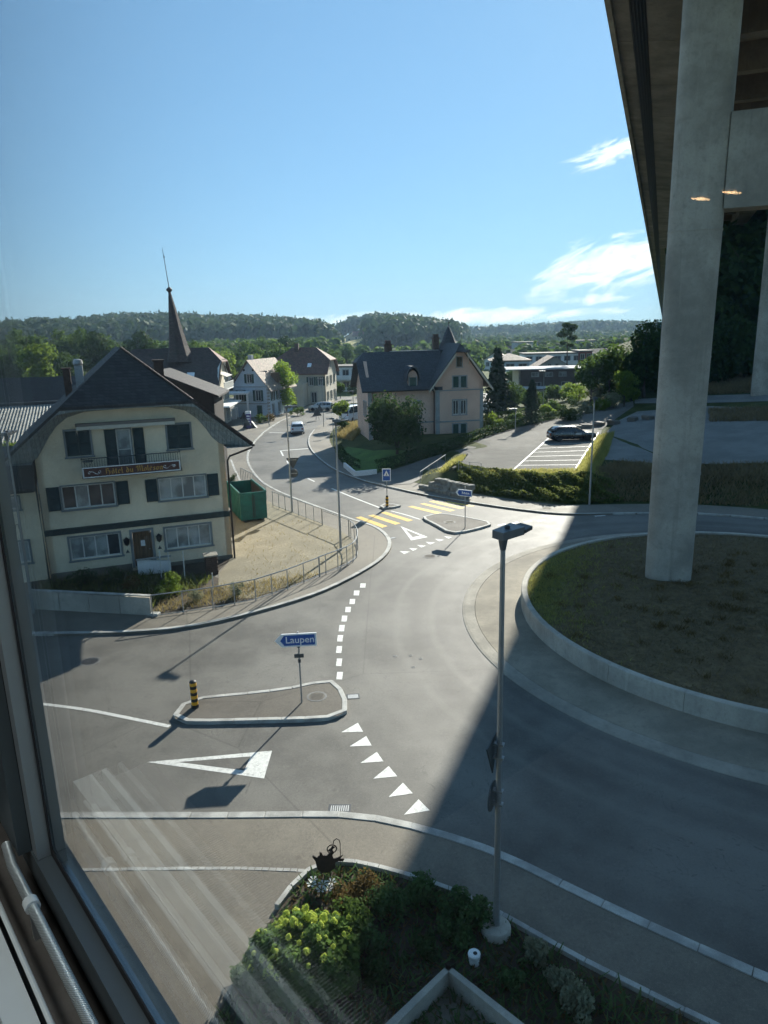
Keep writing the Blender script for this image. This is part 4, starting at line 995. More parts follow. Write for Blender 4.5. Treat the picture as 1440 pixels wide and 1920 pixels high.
# ---------------------------------------------------------------- generic houses further off
def ghouse(name, label, loc, a, W, D, ze, zr, ridge, wallm, roofm, wins=(), ov=.5, hh=0.0, cat='house', zb=-.2, group=None, roofm2=None):
    """gabled house; ridge 'x' (along the front) or 'y' (gable to the front); hh = half-hip cut as a share of the gable"""
    h = House(name, label, loc, a, W, D, cat, group)
    for w in wins: h.window(w[0], w[1], w[2], w[3], w[4], **(w[5] if len(w) > 5 else {}))
    span = D if ridge == 'x' else W; run = W if ridge == 'x' else D
    sl = (zr - ze) / (span / 2)
    zc = zr - (zr - ze) * hh; half = (zr - zc) / sl
    g = [(0, zb), (span, zb), (span, ze), (span / 2 + half, zc), (span / 2 - half, zc), (0, ze)] if hh else [(0, zb), (span, zb), (span, ze), (span / 2, zr), (0, ze)]
    e = [(0, zb), (run, zb), (run, ze), (0, ze)]
    if ridge == 'y': h.wall('f', g, wallm); h.wall('r', e, wallm); h.wall('l', e, wallm)
    else: h.wall('f', e, wallm); h.wall('r', g, wallm); h.wall('l', g, wallm)
    def P(r, t, z): return (r, t, z) if ridge == 'x' else (t, r, z)
    k = 1.05 * half / sl * .9 if hh else 0.0
    for sg in (-1, 1):
        te = span / 2 + sg * (span / 2 + ov); z0 = ze - ov * sl; tc_ = span / 2 + sg * half
        pts = [P(-ov, te, z0), P(run + ov, te, z0)] + ([P(run + ov, tc_, zc)] if hh else []) + [P(run + ov - k if hh else run + ov, span / 2, zr), P(-ov + k if hh else -ov, span / 2, zr)] + ([P(-ov, tc_, zc)] if hh else [])
        h.part('roof', MB().slab([(p[0], p[1], p[2] + .14) for p in pts], (0, 0, -.14)), roofm)
    if hh:
        for r0, r1 in ((-ov, -ov + k), (run + ov, run + ov - k)):
            h.part('roof_hip', MB().slab([(q[0], q[1], q[2] + .15) for q in (P(r0, span / 2 - half, zc), P(r0, span / 2 + half, zc), P(r1, span / 2, zr))], (0, 0, -.14)), roofm2 or roofm)
    return h
def row(f, xs, z, w, h, **k): return [(f, x, z, w, h, k) for x in xs]
def base(px, py, z=0.0): p = gp(px, py, z); return Vector((p.x, p.y, 0))

# house with the spire
so = Vector((-36.0, 97.5, 0))
sh_ = ghouse('spire_house', 'brown-roofed house with tall pointed spire and weather vane behind the hotel', so, R(1), 13.4, 10.0, 6.3, 10.9, 'x', 'plaster_beige', 'tiles_brown',
    row('r', (1.0, 2.8, 4.6, 6.6, 8.4), 3.7, .8, 1.3, n=2, trim=.1) + row('r', (1.0, 4.0, 7.2), .6, 1.1, 1.8, n=2, trim=.1) + row('f', (8.5, 10.8), 3.7, .8, 1.3), .7, .42, roofm2='tiles_red')
sx_, sy_ = at(341, 690, 101.5).x + 36.0, 4.0
sp_part = sh_.part('spire', MB().lathe([(2.1, 9.2), (1.72, 10.0), (1.35, 11.4), (.95, 13.6), (.45, 16.8), (.16, 18.6)], 8, (sx_ - .0, sy_)), 'tiles_brown')
for i, v in enumerate(sp_part.data.vertices): v.co.x -= max(0, v.co.z - 9.2) * .075
tx = sx_ - 9.4 * .075
sh_.part('spire_ball', MB().lathe([(.08, 18.4), (.42, 18.75), (.42, 18.9), (.10, 19.2)], 10, (tx, sy_)), 'gutter', parent=sp_part)
sh_.part('weather_vane', MB().tube([(tx, sy_, 19.0), (tx - .35, sy_, 23.4), (tx - .42, sy_, 24.3)], .055, 6, .02).add([(tx - .36, sy_ - .02, 22.9), (tx - .12, sy_ - .02, 23.05), (tx - .38, sy_ - .02, 23.35)], [(0, 1, 2)]), 'gutter', parent=sp_part)
aw = [(13.52, 5 - 4.4, 6.0), (13.52, 5 - 3.9, 7.0), (13.52, 5 - 2.9, 8.2), (13.52, 5 - 1.5, 8.9), (13.52, 5, 9.05), (13.52, 5 + 1.5, 8.9), (13.52, 5 + 2.9, 8.2), (13.52, 5 + 3.9, 7.0), (13.52, 5 + 4.4, 6.0)]
sh_.part('gable_arch', MB().loft(aw, [(14.0, 5 + (p[1] - 5) * 1.12, min(p[2] + .45, 9.4)) for p in aw]), 'plaster_white')
b_ = sh_.part('balcony', MB().box(13.45, 14.5, 1.6, 8.4, 5.2, 5.34), 'plaster_white')
for y in [1.65 + .42 * k for k in range(17)]: sh_.part('baluster', MB().box(14.40, 14.46, y - .1, y + .1, 5.35, 6.15), 'frame_white', parent=b_)
sh_.part('handrail', MB().box(14.36, 14.5, 1.6, 8.4, 6.16, 6.26), 'frame_white', parent=b_)
sh_.part('awning', MB().slab([(13.45, 2.2, 7.6), (13.45, 6.5, 7.6), (14.7, 6.5, 7.1), (14.7, 2.2, 7.1)], (0, 0, -.06)), 'awning')
sh_.part('shop_canopy', MB().box(13.42, 15.2, .2, 9.8, 3.0, 3.2), 'plaster_white')
sh_.part('skylight', MB().slab([(9.6, .7, 7.15), (10.6, .7, 7.15), (10.6, 1.3, 7.72), (9.6, 1.3, 7.72)], (0, -.06, .10)), 'sign_white')

# low brown roof just behind the hotel
q0 = at(300, 700, 58)
ghouse('rear_building', 'building with dark brown gable close behind the hotel roof', Vector((-21.7, 55.5, 0)), R(4), 8.6, 5.0, 8.1, 9.9, 'y', 'dark_cladding', 'tiles_black', [], .5, 0)
# pale blue-white gable house
wh = ghouse('gable_house', 'pale blue-white house with front gable and tan tiled roof beside the bright tree', base(441, 783), R(-15), 5.9, 9.5, 5.0, 8.75, 'y', 'plaster_blue', 'tiles_tan',
    row('f', (.85, 3.75), 2.6, .85, 1.65, sh='open', shm='shutter_green', shw=.32, trim=.08) + row('f', (2.45,), 5.35, .8, 1.35, sh='open', shm='shutter_green', shw=.3, trim=.07) + row('f', (3.9,), .4, .8, 1.5, sh='closed', shm='shutter_green', trim=.08) + row('r', (1.2, 3.4), 2.6, .85, 1.6, sh='open', shm='shutter_green', shw=.3, trim=.08) + row('r', (1.2, 3.6), .5, .8, 1.5, trim=.08), .75)
wh.part('string_course', MB().box(-.03, 5.93, -.07, -.002, 2.12, 2.26).box(-.03, 5.93, -.07, -.002, 4.72, 4.84), 'stone_trim')
for x in (2.05, 3.6): wh.part('oculus', MB().lathe([(.02, -.03), (.2, -.03), (.2, .03), (.02, .03)], 12), 'glass').matrix_local = Matrix.Translation((x, -.012, 7.35)) @ Matrix.Rotation(math.pi / 2, 4, 'X')
for k in range(9): wh.part('quoin', MB().box(5.62, 5.93, -.05, .42, .2 + k * .5, .2 + k * .5 + .24), 'stone_trim')
wh.part('chimney', MB().box(2.4, 3.0, 1.0, 1.7, 7.9, 9.6), 'plaster_grey')
wh.part('dormer', MB().box(5.0, 6.2, 3.4, 6.0, 5.2, 6.7), 'wood_door')
# beige house with dark red hipped roof and roof terrace
bo = base(560, 775)
bh = ghouse('hipped_house', 'cream house with dark red hipped roof and roof terrace beyond the bright tree', Vector((-19.5, 131, 0)), R(-8), 9.6, 10, 5.9, 10.0, 'x', 'plaster_beige', 'tiles_red',
    row('f', (6.6, 8.3), 3.5, .8, 1.5, sh='open', shm='shutter_green', shw=.3) + row('f', (5.2, 6.9), .4, 1.0, 1.9) + row('r', (1.4, 4.4, 7.4), 3.5, .9, 1.5, sh='open', shm='shutter_green', shw=.3) + row('r', (1.4, 4.4, 7.4), .7, .9, 1.5, sh='open', shm='shutter_green', shw=.3) + row('r', (4.3,), 6.4, .9, 1.3), .6, .55, roofm2='tiles_red')
bh.part('terrace', MB().box(.2, 6.4, -4.0, -.02, 2.9, 3.15), 'plaster_beige'); bh.part('terrace_wall', MB().box(.2, 6.4, -4.0, -3.85, 3.151, 4.1).box(6.25, 6.4, -3.84, -.02, 3.151, 4.1), 'plaster_beige'); bh.part('terrace_front', MB().box(.4, 6.3, -3.7, -.02, -.1, 2.899), 'plaster_beige')
bh.part('awning', MB().slab([(.8, -.1, 5.6), (4.4, -.1, 5.6), (4.4, -2.6, 4.9), (.8, -2.6, 4.9)], (0, 0, -.08)), 'sign_white')
for x in (.9, 3.2): bh.part('garage_opening', MB().box(x, x + 1.9, -3.74, -3.701, .0, 2.2), 'glass')
bh.part('chimney', MB().box(3.2, 3.9, 4.0, 4.7, 9.0, 10.9), 'brick_dark'); bh.part('skylight', MB().slab([(6.2, .8, 6.72), (6.9, .8, 6.72), (6.9, 1.5, 7.3), (6.2, 1.5, 7.3)], (0, -.05, .1)), 'sign_white')
# left: dark-roofed houses and corrugated shed
ghouse('farmhouse', 'long grey house with dark roof seen left of the hotel chimney', Vector((-62, 92, 0)), R(4), 24, 10, 3.6, 7.6, 'x', 'plaster_grey', 'tiles_dark', row('f', (15, 18, 21), 1.0, 1.0, 1.3), .6, .3)
ghouse('outbuilding', 'small dark-roofed outbuilding in front of the long grey house', Vector((-43.5, 78, 0)), R(8), 9, 7, 3.4, 5.9, 'x', 'brown_panel', 'tiles_dark', [], .6, .4)
sd = House('corrugated_shed', 'shed with pale corrugated sheet roof behind the hotel annex', Vector((-36, 55.5, 0)), R(20), 15, 9, 'shed')
for w_n, pl in (('f', [(0, -.2), (15, -.2), (15, 4.5), (0, 4.5)]), ('r', [(0, -.2), (9, -.2), (9, 6.4), (0, 4.5)]), ('l', [(0, -.2), (9, -.2), (9, 4.5), (0, 6.4)])): sd.wall(w_n, pl, 'plaster_grey')
m = MB(); n_ = 120
for k in range(n_):
    x0, x1 = -.4 + 15.8 * k / n_, -.4 + 15.8 * (k + 1) / n_; z0, z1 = (.06 if k % 2 else -.06), (-.06 if k % 2 else .06)
    m.add([(x0, -.5, 4.55 + z0), (x1, -.5, 4.55 + z1), (x1, 9.5, 6.75 + z1), (x0, 9.5, 6.75 + z0)], [(0, 1, 2, 3)])
sd.part('corrugated_roof', m, 'corrug'); sd.part('ridge_board', MB().box(-.5, 15.5, 9.3, 9.7, 6.72, 7.0), 'steel_dark')
# apartment blocks and the station at the right
def block(name, label, loc, a, W, D, H, storeys, wallm, bays, cat='building', balc=True, gap=.18, roofm='concrete_dark', wmat='glass', group=None):
    h = House(name, label, loc, a, W, D, cat, group); sh = H / storeys
    for i in range(storeys):
        for k in range(bays):
            bw = W / bays; h.window('f', round(k * bw + bw * gap, 3), round(i * sh + sh * .32, 3), round(bw * (1 - 2 * gap), 3), round(sh * .48, 3), n=2, trim=.08, gm=wmat)
    h.wall('f', [(0, -1), (W, -1), (W, H), (0, H)], wallm); h.wall('r', [(0, -1), (D, -1), (D, H), (0, H)], wallm); h.wall('l', [(0, -1), (D, -1), (D, H), (0, H)], wallm)
    h.part('roof', MB().box(-.3, W + .3, -.3, D + .3, H, H + .35), roofm)
    if balc:
        for i in range(1, storeys):
            b = h.part('balcony', MB().box(W * .08, W * .92, -1.3, -.01, i * sh - .1, i * sh + .08), 'plaster_white'); h.part('balustrade', MB().box(W * .08, W * .92, -1.3, -1.22, i * sh + .081, i * sh + .95), 'plaster_white', parent=b)
    return h
def AB(px, py, Y, z=None): p = at(px, py, Y); return Vector((p.x, p.y, 0))
bm_ = AB(622, 715, 160); block('terrace_block', 'white modern terraced apartment block among trees left of the pink house', bm_, R(-10), 8.6, 8, 5.2, 2, 'plaster_white', 4)
block('white_villa', 'pale cubic house with shallow tan hipped roof behind the conifer', AB(921, 700, 175), R(-6), 9.0, 9, 4.9, 2, 'plaster_blue', 3, 'house', False)
vl = [o for o in bpy.data.objects if o.name == 'white_villa'][0]
m = MB(); m.add([(-.6, -.6, 5.26), (9.6, -.6, 5.26), (9.6, 9.6, 5.26), (-.6, 9.6, 5.26), (4.5, 4.5, 6.8)], [(0, 1, 4), (1, 2, 4), (2, 3, 4), (3, 0, 4), (3, 2, 1, 0)]); m.build('hip_roof', A['tiles_tan'], vl)
block('long_apartment', 'long white apartment block with rows of balconies behind the station', AB(983, 700, 200), R(-2), 15.6, 9, 5.6, 2, 'plaster_white', 6)
block('red_block', 'dark red clad block at the end of the long apartment building', AB(1085, 700, 198), R(-2), 3.4, 9, 6.1, 2, 'red_panel', 2, 'building', False)
block('tower_block', 'distant grey flat-roofed tower block above the villa roof', AB(972, 662, 300), R(8), 8.5, 9, 7.0, 3, 'plaster_grey', 3, 'building', True)
block('far_tower', 'distant hazy tower block right of the tall pine', AB(1080, 655, 340), R(-5), 9, 9, 6.4, 3, 'plaster_grey', 4, 'building', False)
ghouse('station_gable', 'grey gabled house rising behind the station roof', AB(1004, 705, 172), R(-4), 8.2, 9, 3.5, 5.95, 'y', 'plaster_grey', 'tiles_tan', row('f', (2.9, 4.6), 3.3, .8, 1.1), .6)
st = House('railway_station', 'dark-clad railway building with two long pale canopy roofs', AB(972, 742, 148), R(-1), 20, 8, 'station'); st.o.scale = (1, 1, .81)
for x in (2.6, 5.4, 8.2, 11.4, 14.4, 17.0): st.window('f', x, 3.6, 1.5, 1.1, n=2, trim=.06, gm='glass_pale')
for x in (3.0, 8.8, 14.6): st.window('f', x, 1.2, 1.6, 1.0, n=2, trim=.06)
st.wall('f', [(0, -1), (20, -1), (20, 5.4), (0, 5.4)], 'brown_panel'); st.wall('r', [(0, -1), (8, -1), (8, 5.4), (0, 5.4)], 'brown_panel'); st.wall('l', [(0, -1), (8, -1), (8, 5.4), (0, 5.4)], 'plaster_beige')
st.part('roof', MB().slab([(-3.5, -2.0, 5.45), (22, -2.0, 5.45), (22, 9, 5.45), (-3.5, 9, 5.45)], (0, 0, .25)), 'plaster_grey')
st.part('platform_canopy', MB().slab([(-2.0, -7.5, 1.2), (18, -7.5, 1.2), (18, -3.0, 1.3), (-2.0, -3.0, 1.3)], (0, 0, .22)), 'plaster_grey')
for x in (0, 5, 10, 15): st.part('canopy_post', MB().box(x, x + .18, -5.2, -5.02, -1, 1.3), 'steel_dark')
st.part('platform_wall', MB().box(1.0, 11.5, -6.2, -6.0, -1.0, .8), 'plaster_grey')
# petrol station canopy at the left of the street
pc = thing('filling_station', gp(443, 790), R(4), 'white filling station canopy with pump at the left of the street', 'petrol station')
MB().box(-2.8, 1.9, .6, 6.4, 3.9, 4.15).build('canopy', A['plaster_white'], pc)
for x, y in ((-2.6, 1.2), (1.6, 1.2), (1.6, 5.6)): MB().box(x, x + .28, y, y + .28, 0, 3.9).build('column', A['plaster_white'], pc)
for y in (2.0, 4.4): MB().cbox(-.9, -.2, y, y + .5, 0, 1.7, .05).build('pump', A['sign_white'], pc)

# ================================================================== VIADUCT
VA = R(21.2); vn = Vector((math.cos(VA), -math.sin(VA), 0)); vu = Vector((math.sin(VA), math.cos(VA), 0))
vd = thing('viaduct', (0, 0, 0), -VA, 'high concrete road viaduct on pale piers at the right', 'viaduct')
ZD = 31.0; OL = -4.43; OR_ = 16.0
def voff(px, py, z): return gp(px, py, z).dot(vn)
def V(name, m, mt, parent=None, smooth=False): return m.build(name, A[mt], parent or vd, smooth)
V('deck', MB().box(OL, OR_, -70, 2600, ZD + .30, ZD + .62), 'concrete_dark')
V('edge_beam', MB().box(OL - .06, OL + .26, -70, 2600, ZD - .06, ZD + .298).box(OL - .06, OL + .22, -70, 2600, ZD + .622, ZD + 1.5), 'concrete')
V('edge_beam', MB().box(OR_ - .26, OR_ + .06, -70, 2600, ZD - .06, ZD + .298).box(OR_ - .22, OR_ + .06, -70, 2600, ZD + .622, ZD + 1.5), 'concrete')
t0, t1 = voff(1177, 2, ZD - .1), voff(1211, 2, ZD - .1)
t0, t1 = min(max(t0, OL + .6), -1.8), min(max(t1, OL + 1.2), -1.0)
gx0 = .02
def soffit_z(x): return ZD + .28 - .55 * (x - OL) / (gx0 - OL)
pm = MB()
for x0, x1 in ((OL + .27, t0), (t1, gx0)): pm.slab([(x0, 0, soffit_z(x0)), (x1, 0, soffit_z(x1)), (x1, 1, soffit_z(x1)), (x0, 1, soffit_z(x0))], (0, 0, .12))
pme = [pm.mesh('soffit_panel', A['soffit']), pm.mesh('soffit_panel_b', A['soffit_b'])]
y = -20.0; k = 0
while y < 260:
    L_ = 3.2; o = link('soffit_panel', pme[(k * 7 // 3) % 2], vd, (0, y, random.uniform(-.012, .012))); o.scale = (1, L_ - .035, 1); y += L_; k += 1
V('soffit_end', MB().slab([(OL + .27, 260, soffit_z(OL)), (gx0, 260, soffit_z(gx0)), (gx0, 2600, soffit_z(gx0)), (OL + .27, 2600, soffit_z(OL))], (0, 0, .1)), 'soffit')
V('drain_tray', MB().box(t0 + .02, t1 - .02, -70, 1500, soffit_z((t0 + t1) / 2) + .02, soffit_z((t0 + t1) / 2) + .14), 'tray')
for j in range(5):
    x = t0 + .1 + (t1 - t0 - .2) * j / 4; V('drain_pipe', MB().tube([(x, -70, soffit_z(x) - .05), (x, 1500, soffit_z(x) - .05)], .05, 6), 'tray')
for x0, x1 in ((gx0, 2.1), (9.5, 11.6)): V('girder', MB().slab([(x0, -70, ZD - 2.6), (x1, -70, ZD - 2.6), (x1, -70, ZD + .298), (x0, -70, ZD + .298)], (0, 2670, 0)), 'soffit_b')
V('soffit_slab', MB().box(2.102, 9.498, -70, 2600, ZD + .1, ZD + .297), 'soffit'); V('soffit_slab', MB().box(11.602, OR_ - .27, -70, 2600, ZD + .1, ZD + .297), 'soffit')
for k in range(34): V('cross_girder', MB().box(2.103, 9.497, -12 + 7.2 * k, -11.1 + 7.2 * k, ZD - 1.7, ZD + .098), 'concrete_dark')
def pier(off, al, zb, lab=None):
    n = 28; P = []
    for q in range(n):
        a = 2 * math.pi * q / n; c, sn = math.cos(a), math.sin(a); P.append((1.03 * math.copysign(abs(c) ** .62, c), .80 * math.copysign(abs(sn) ** .62, sn)))
    m = MB(); zs = [zb - 1.0, zb + 9, zb + 18, ZD - 2.6]; ks = [1.0, 1.02, 1.05, 1.09]
    m.add([(off + x * k, al + y * k, z) for z, k in zip(zs, ks) for x, y in P], [(i * n + q, i * n + (q + 1) % n, (i + 1) * n + (q + 1) % n, (i + 1) * n + q) for i in range(3) for q in range(n)])
    for z in (zb + 5.2, zb + 10.4, zb + 15.6, zb + 20.8):   # pour joints
        k = 1.035 if z < 12 else 1.062; m.add([(off + x * (k + e), al + y * (k + e), zz) for zz, e in ((z, 0), (z + .02, .006), (z + .05, .006), (z + .07, 0)) for x, y in P], [(i * n + q, i * n + (q + 1) % n, (i + 1) * n + (q + 1) % n, (i + 1) * n + q) for i in range(3) for q in range(n)])
    return V('pier', m, 'concrete', None, True)
pb = gp(1250, 1093, .78); pc0 = pb + vu * .82 + Vector((.05, 0, 0)); PO1, PA1 = pc0.dot(vn), pc0.dot(vu)
for k in range(9):
    al = PA1 + 62.5 * k
    for off in ((PO1, PO1 + 9.6) if k == 0 else (PO1 + 2.0, PO1 + 10.5)):
        w = vn * off + vu * al; pier(off, al, .7 if k == 0 else zt(w.x, w.y))
    if k == 0: V('pier_cross_beam', MB().box(PO1 + 1.0, PO1 + 8.6, al - .62, al + .62, 17.1, 20.7), 'concrete')

# ================================================================== STREET FURNITURE
def lamp_post(loc, H, hd, label, footing=False, hl=.75, r=.075, name='street_lamp', group=None):
    o = thing(name, loc, hd, label, 'street lamp', group)
    MB().tube([(0, 0, -.1), (0, 0, H * .45), (0, 0, H)], r, 12, r * .62).build('pole', A['steel'], o, True)
    h = MB().lathe([(.055, H - .02), (.075, H + .1), (.10, H + .25)], 10).slab([(-.14, -.14, H + .2), (.36, -.18, H + .24), (.36, .18, H + .24), (-.14, .14, H + .2)], (0, 0, .15)).build('head', A['lamp_grey'], o)
    MB().slab([(.362, -.19, H + .26), (hl, -.15, H + .29), (hl, .15, H + .29), (.362, .19, H + .26)], (0, 0, .065)).build('light_panel', A['steel_dark'], h)
    MB().slab([(.40, -.10, H + .257), (hl - .05, -.08, H + .284), (hl - .05, .08, H + .284), (.40, .10, H + .257)], (0, 0, .004)).build('lens', A['lamp_lens'], h)
    MB().lathe([(.05, H + .35), (.05, H + .41), (.02, H + .43)], 8, (.1, 0)).build('sensor_cap', A['steel_dark'], h)
    if footing: MB().lathe([(.31, -.2), (.31, .16), (.285, .19), (.12, .21)], 26).build('footing', A['concrete_wall'], o, True)
    return o
def zat(px, py, Y): return at(px, py, Y).z
def lp(px, py, ptop, hd, label, z=.1, **k):
    b = gp(px, py, z); return lamp_post(b, zat(ptop[0], ptop[1], b.y) - z - .1, hd, label, **k)
nl_b = gp(930, 1748, .13); nl_h = zat(941, 1022, nl_b.y) - .2
nl = lamp_post(nl_b, nl_h, R(35), 'tall grey street lamp on a round concrete footing in the planting bed', True, .60, .075)
lp(639, 1033, (625, 795), R(-20), 'tall thin street lamp beside the pedestrian railing')
l3 = lp(548, 960, (538, 768), R(10), 'street lamp carrying two road signs turned away from the camera')
lp(1105, 946, (1112, 752), R(-100), 'street lamp in front of the hedge at the shadow edge')
lp(63, 1150, (0, 822), R(90), 'dim grey lamp pole in front of the hotel annex')
for (px, py, tp, lab) in ((966, 812, 772, 'thin lamp pole at the back of the car park'), (1018, 768, 700, 'dark lamp mast behind the car park hedge')):
    b = gt(px, py); lamp_post(b, zat(px + 2, tp, b.y) - b.z, R(160), lab, r=.06)
for (px, py, tp, lab) in ((664, 805, 738, 'grey lamp pole next to the parked white van'), (626, 838, 790, 'slender post beside the dry flower strip'), (607, 800, 715, 'thin mast between the filling station and the van'), (505, 800, 700, 'lamp pole in front of the bright leafy tree')):
    b = gp(px, py, .1); lamp_post(b, zat(px - 1, tp, b.y) - .1, R(200), lab, r=.055)

def road_sign(loc, rz, H, label, plates, name='road_sign', r=.03, cat='sign', base_part=None):
    o = thing(name, loc, rz, label, cat)
    MB().tube([(0, 0, -.1), (0, 0, H)], r, 10).build('pole', A['steel'], o, True)
    return o
def tri_plate(m, c, s, y0, y1, up=True):
    k = 1 if up else -1
    return m.slab([(c[0] - s, y0, c[1] - k * s * .58), (c[0] + s, y0, c[1] - k * s * .58), (c[0], y0, c[1] + k * s * 1.15)], (0, y1 - y0, 0))
# two plates on the lamp pole, seen from behind
zA = zat(548, 866, l3.location.y); zB = zat(549, 888, l3.location.y)
sgn = thing('give_way_sign', Vector((l3.location.x + .1, l3.location.y, 0)), R(4), 'dark back of a triangular give-way sign on the lamp pole', 'sign'); tri_plate(MB(), (0.12, zA), .46, .10, .125, False).build('plate', A['sign_back'], sgn); MB().box(-.2, .4, .06, .098, zA + .1, zA + .15).build('bracket', A['steel'], sgn)
m = MB(); sgn = thing('roundabout_sign', Vector((l3.location.x + .1, l3.location.y, 0)), R(4), 'dark back of a round sign under the triangular one', 'sign'); m.lathe([(.02, -.012), (.31, -.012), (.31, .012), (.02, .012)], 24); q = m.build('plate', A['sign_back'], sgn); q.matrix_local = Matrix.Translation((.15, .11, zB)) @ Matrix.Rotation(math.pi / 2, 4, 'X'); MB().box(-.2, .4, .06, .095, zB - .03, zB + .03).build('bracket', A['steel'], sgn)
# two plates on the near lamp, seen edge-on
z1, z2 = zat(925, 1408, nl_b.y), zat(922, 1495, nl_b.y)
for zz, tr, lab, nm in ((z1, True, 'triangular give-way sign seen edge-on, upper one on the near lamp', 'give_way_sign'), (z2, False, 'round sign seen edge-on, lower one on the near lamp', 'roundabout_sign')):
    sgn = thing(nm, (nl_b.x, nl_b.y, 0), R(66), lab, 'sign')
    if tr: tri_plate(MB(), (.0, zz), .46, .12, .145, False).build('plate', A['sign_back'], sgn)
    else:
        m = MB(); m.lathe([(.02, -.012), (.31, -.012), (.31, .012), (.02, .012)], 24); q = m.build('plate', A['sign_back'], sgn); q.matrix_local = Matrix.Translation((0, .13, zz)) @ Matrix.Rotation(math.pi / 2, 4, 'X')
    for dz in (-.15, .15): MB().box(-.06, .06, -.09, .118, zz + dz - .02, zz + dz + .02).build('bracket', A['steel'], sgn)
# direction sign 'Laupen'
b = gp(566, 1317, .115); sg = road_sign(b, R(4), 2.75 - .1, 'blue white-edged arrow sign reading Laupen on the near island', None, 'direction_sign')
zc = zat(561, 1198, b.y) - b.z
arrow = [(-.78, zc), (-.55, zc + .235), (.62, zc + .235), (.62, zc - .235), (-.55, zc - .235)]; inn = [(-.60, zc), (-.47, zc + .185), (.565, zc + .185), (.565, zc - .185), (-.47, zc - .185)]
MB().prism_xz(arrow, -.10, -.05).build('sign_box', A['sign_white'], sg); MB().prism_xz(inn, -.106, -.101).build('sign_face', A['sign_blue'], sg)
q = link('lettering', text_mesh('Laupen', .34, A['sign_white'], .006), sg, (.06, -.110, zc + .01)); q.rotation_euler = (math.pi / 2, 0, 0)
MB().box(-.16, .16, -.07, -.035, zc - .66, zc - .52).build('small_plate', A['sign_back'], sg); MB().lathe([(.05, zc - .86), (.05, zc - .74)], 8).build('clamp', A['steel_dark'], sg); MB().box(-.045, .045, -.05, .05, zc - .3, zc - .24).build('clamp', A['steel_dark'], sg)
# second direction sign on the far island, short blurred word
b = gp(872, 990, .115); sg = road_sign(b, R(-33), 2.75, 'small blue arrow sign with white edge on the far island', None, 'direction_sign'); zc = zat(872, 924, b.y) - b.z
k_ = .82
MB().prism_xz([(x * k_ + .0, zc + (z - zc_) * k_ * 1.1) for (x, z), zc_ in [(p, arrow[0][1]) for p in arrow]], -.10, -.05).build('sign_box', A['sign_white'], sg); MB().prism_xz([(x * k_, zc + (z - inn[0][1]) * k_ * 1.1) for x, z in inn], -.106, -.101).build('sign_face', A['sign_blue'], sg)
m = MB()
for i, (x, h0) in enumerate(((-.16, .2), (-.02, .15), (.12, .15), (.25, .15))): stroke(m, [(x, zc - .08), (x, zc - .08 + h0)], (.022, .004), -.109); stroke(m, [(x, zc - .08 + h0), (x + .09, zc - .05)], (.018, .006), -.109)
m.build('lettering', A['sign_white'], sg)
# pedestrian crossing sign on a striped bollard
b = gp(726, 950, .115); sg = thing('crossing_sign', b, R(-3), 'blue pedestrian crossing sign on a black and yellow striped post', 'sign')
for i in range(7): MB().tube([(0, 0, .12 * i), (0, 0, .12 * (i + 1) - .002)], .11 if i < 6 else .09, 14).build('stripe', A['bollard_yellow'] if i % 2 else A['black'], sg, True)
zc = zat(726, 889, b.y) - b.z; MB().tube([(0, 0, .8), (0, 0, zc + .4)], .03, 8).build('pole', A['steel'], sg, True)
MB().box(-.31, .31, -.09, -.04, zc - .5, zc + .42).build('sign_box', A['sign_white'], sg); MB().box(-.26, .26, -.096, -.091, zc - .45, zc + .37).build('sign_face', A['sign_blue'], sg)
MB().add([(-.21, -.10, zc - .12), (.21, -.10, zc - .12), (0, -.10, zc + .30)], [(0, 1, 2)]).build('triangle', A['sign_white'], sg)
m = MB(); y_ = -.103; stroke(m, [(0, zc + .04), (.01, zc - .02)], (.025, .004), y_); stroke(m, [(.01, zc - .02), (.06, zc - .1)], (.018, .004), y_); stroke(m, [(.01, zc - .02), (-.05, zc - .1)], (.018, .004), y_); stroke(m, [(0, zc + .02), (.05, zc - .03)], (.014, .004), y_); m.add([(-.025, y_, zc + .06), (.025, y_, zc + .06), (.025, y_, zc + .11), (-.025, y_, zc + .11)], [(0, 1, 2, 3)]); m.build('walking_figure', A['sign_black'], sg)
# striped bollard on the near island
b = gp(366, 1326, .115); bo_ = thing('bollard', b, 0, 'black and yellow striped bollard on the near traffic island', 'bollard')
for i in range(8):
    r_ = .115 if i else .13; MB().lathe([(r_, .118 * i), (r_, .118 * (i + 1) - .002)], 18).build('stripe', A['black'] if i % 2 == 0 else A['bollard_yellow'], bo_, True)
MB().lathe([(.118, .943), (.12, .96), (.09, 1.0), (.03, 1.015)], 18).build('cap', A['black'], bo_, True)
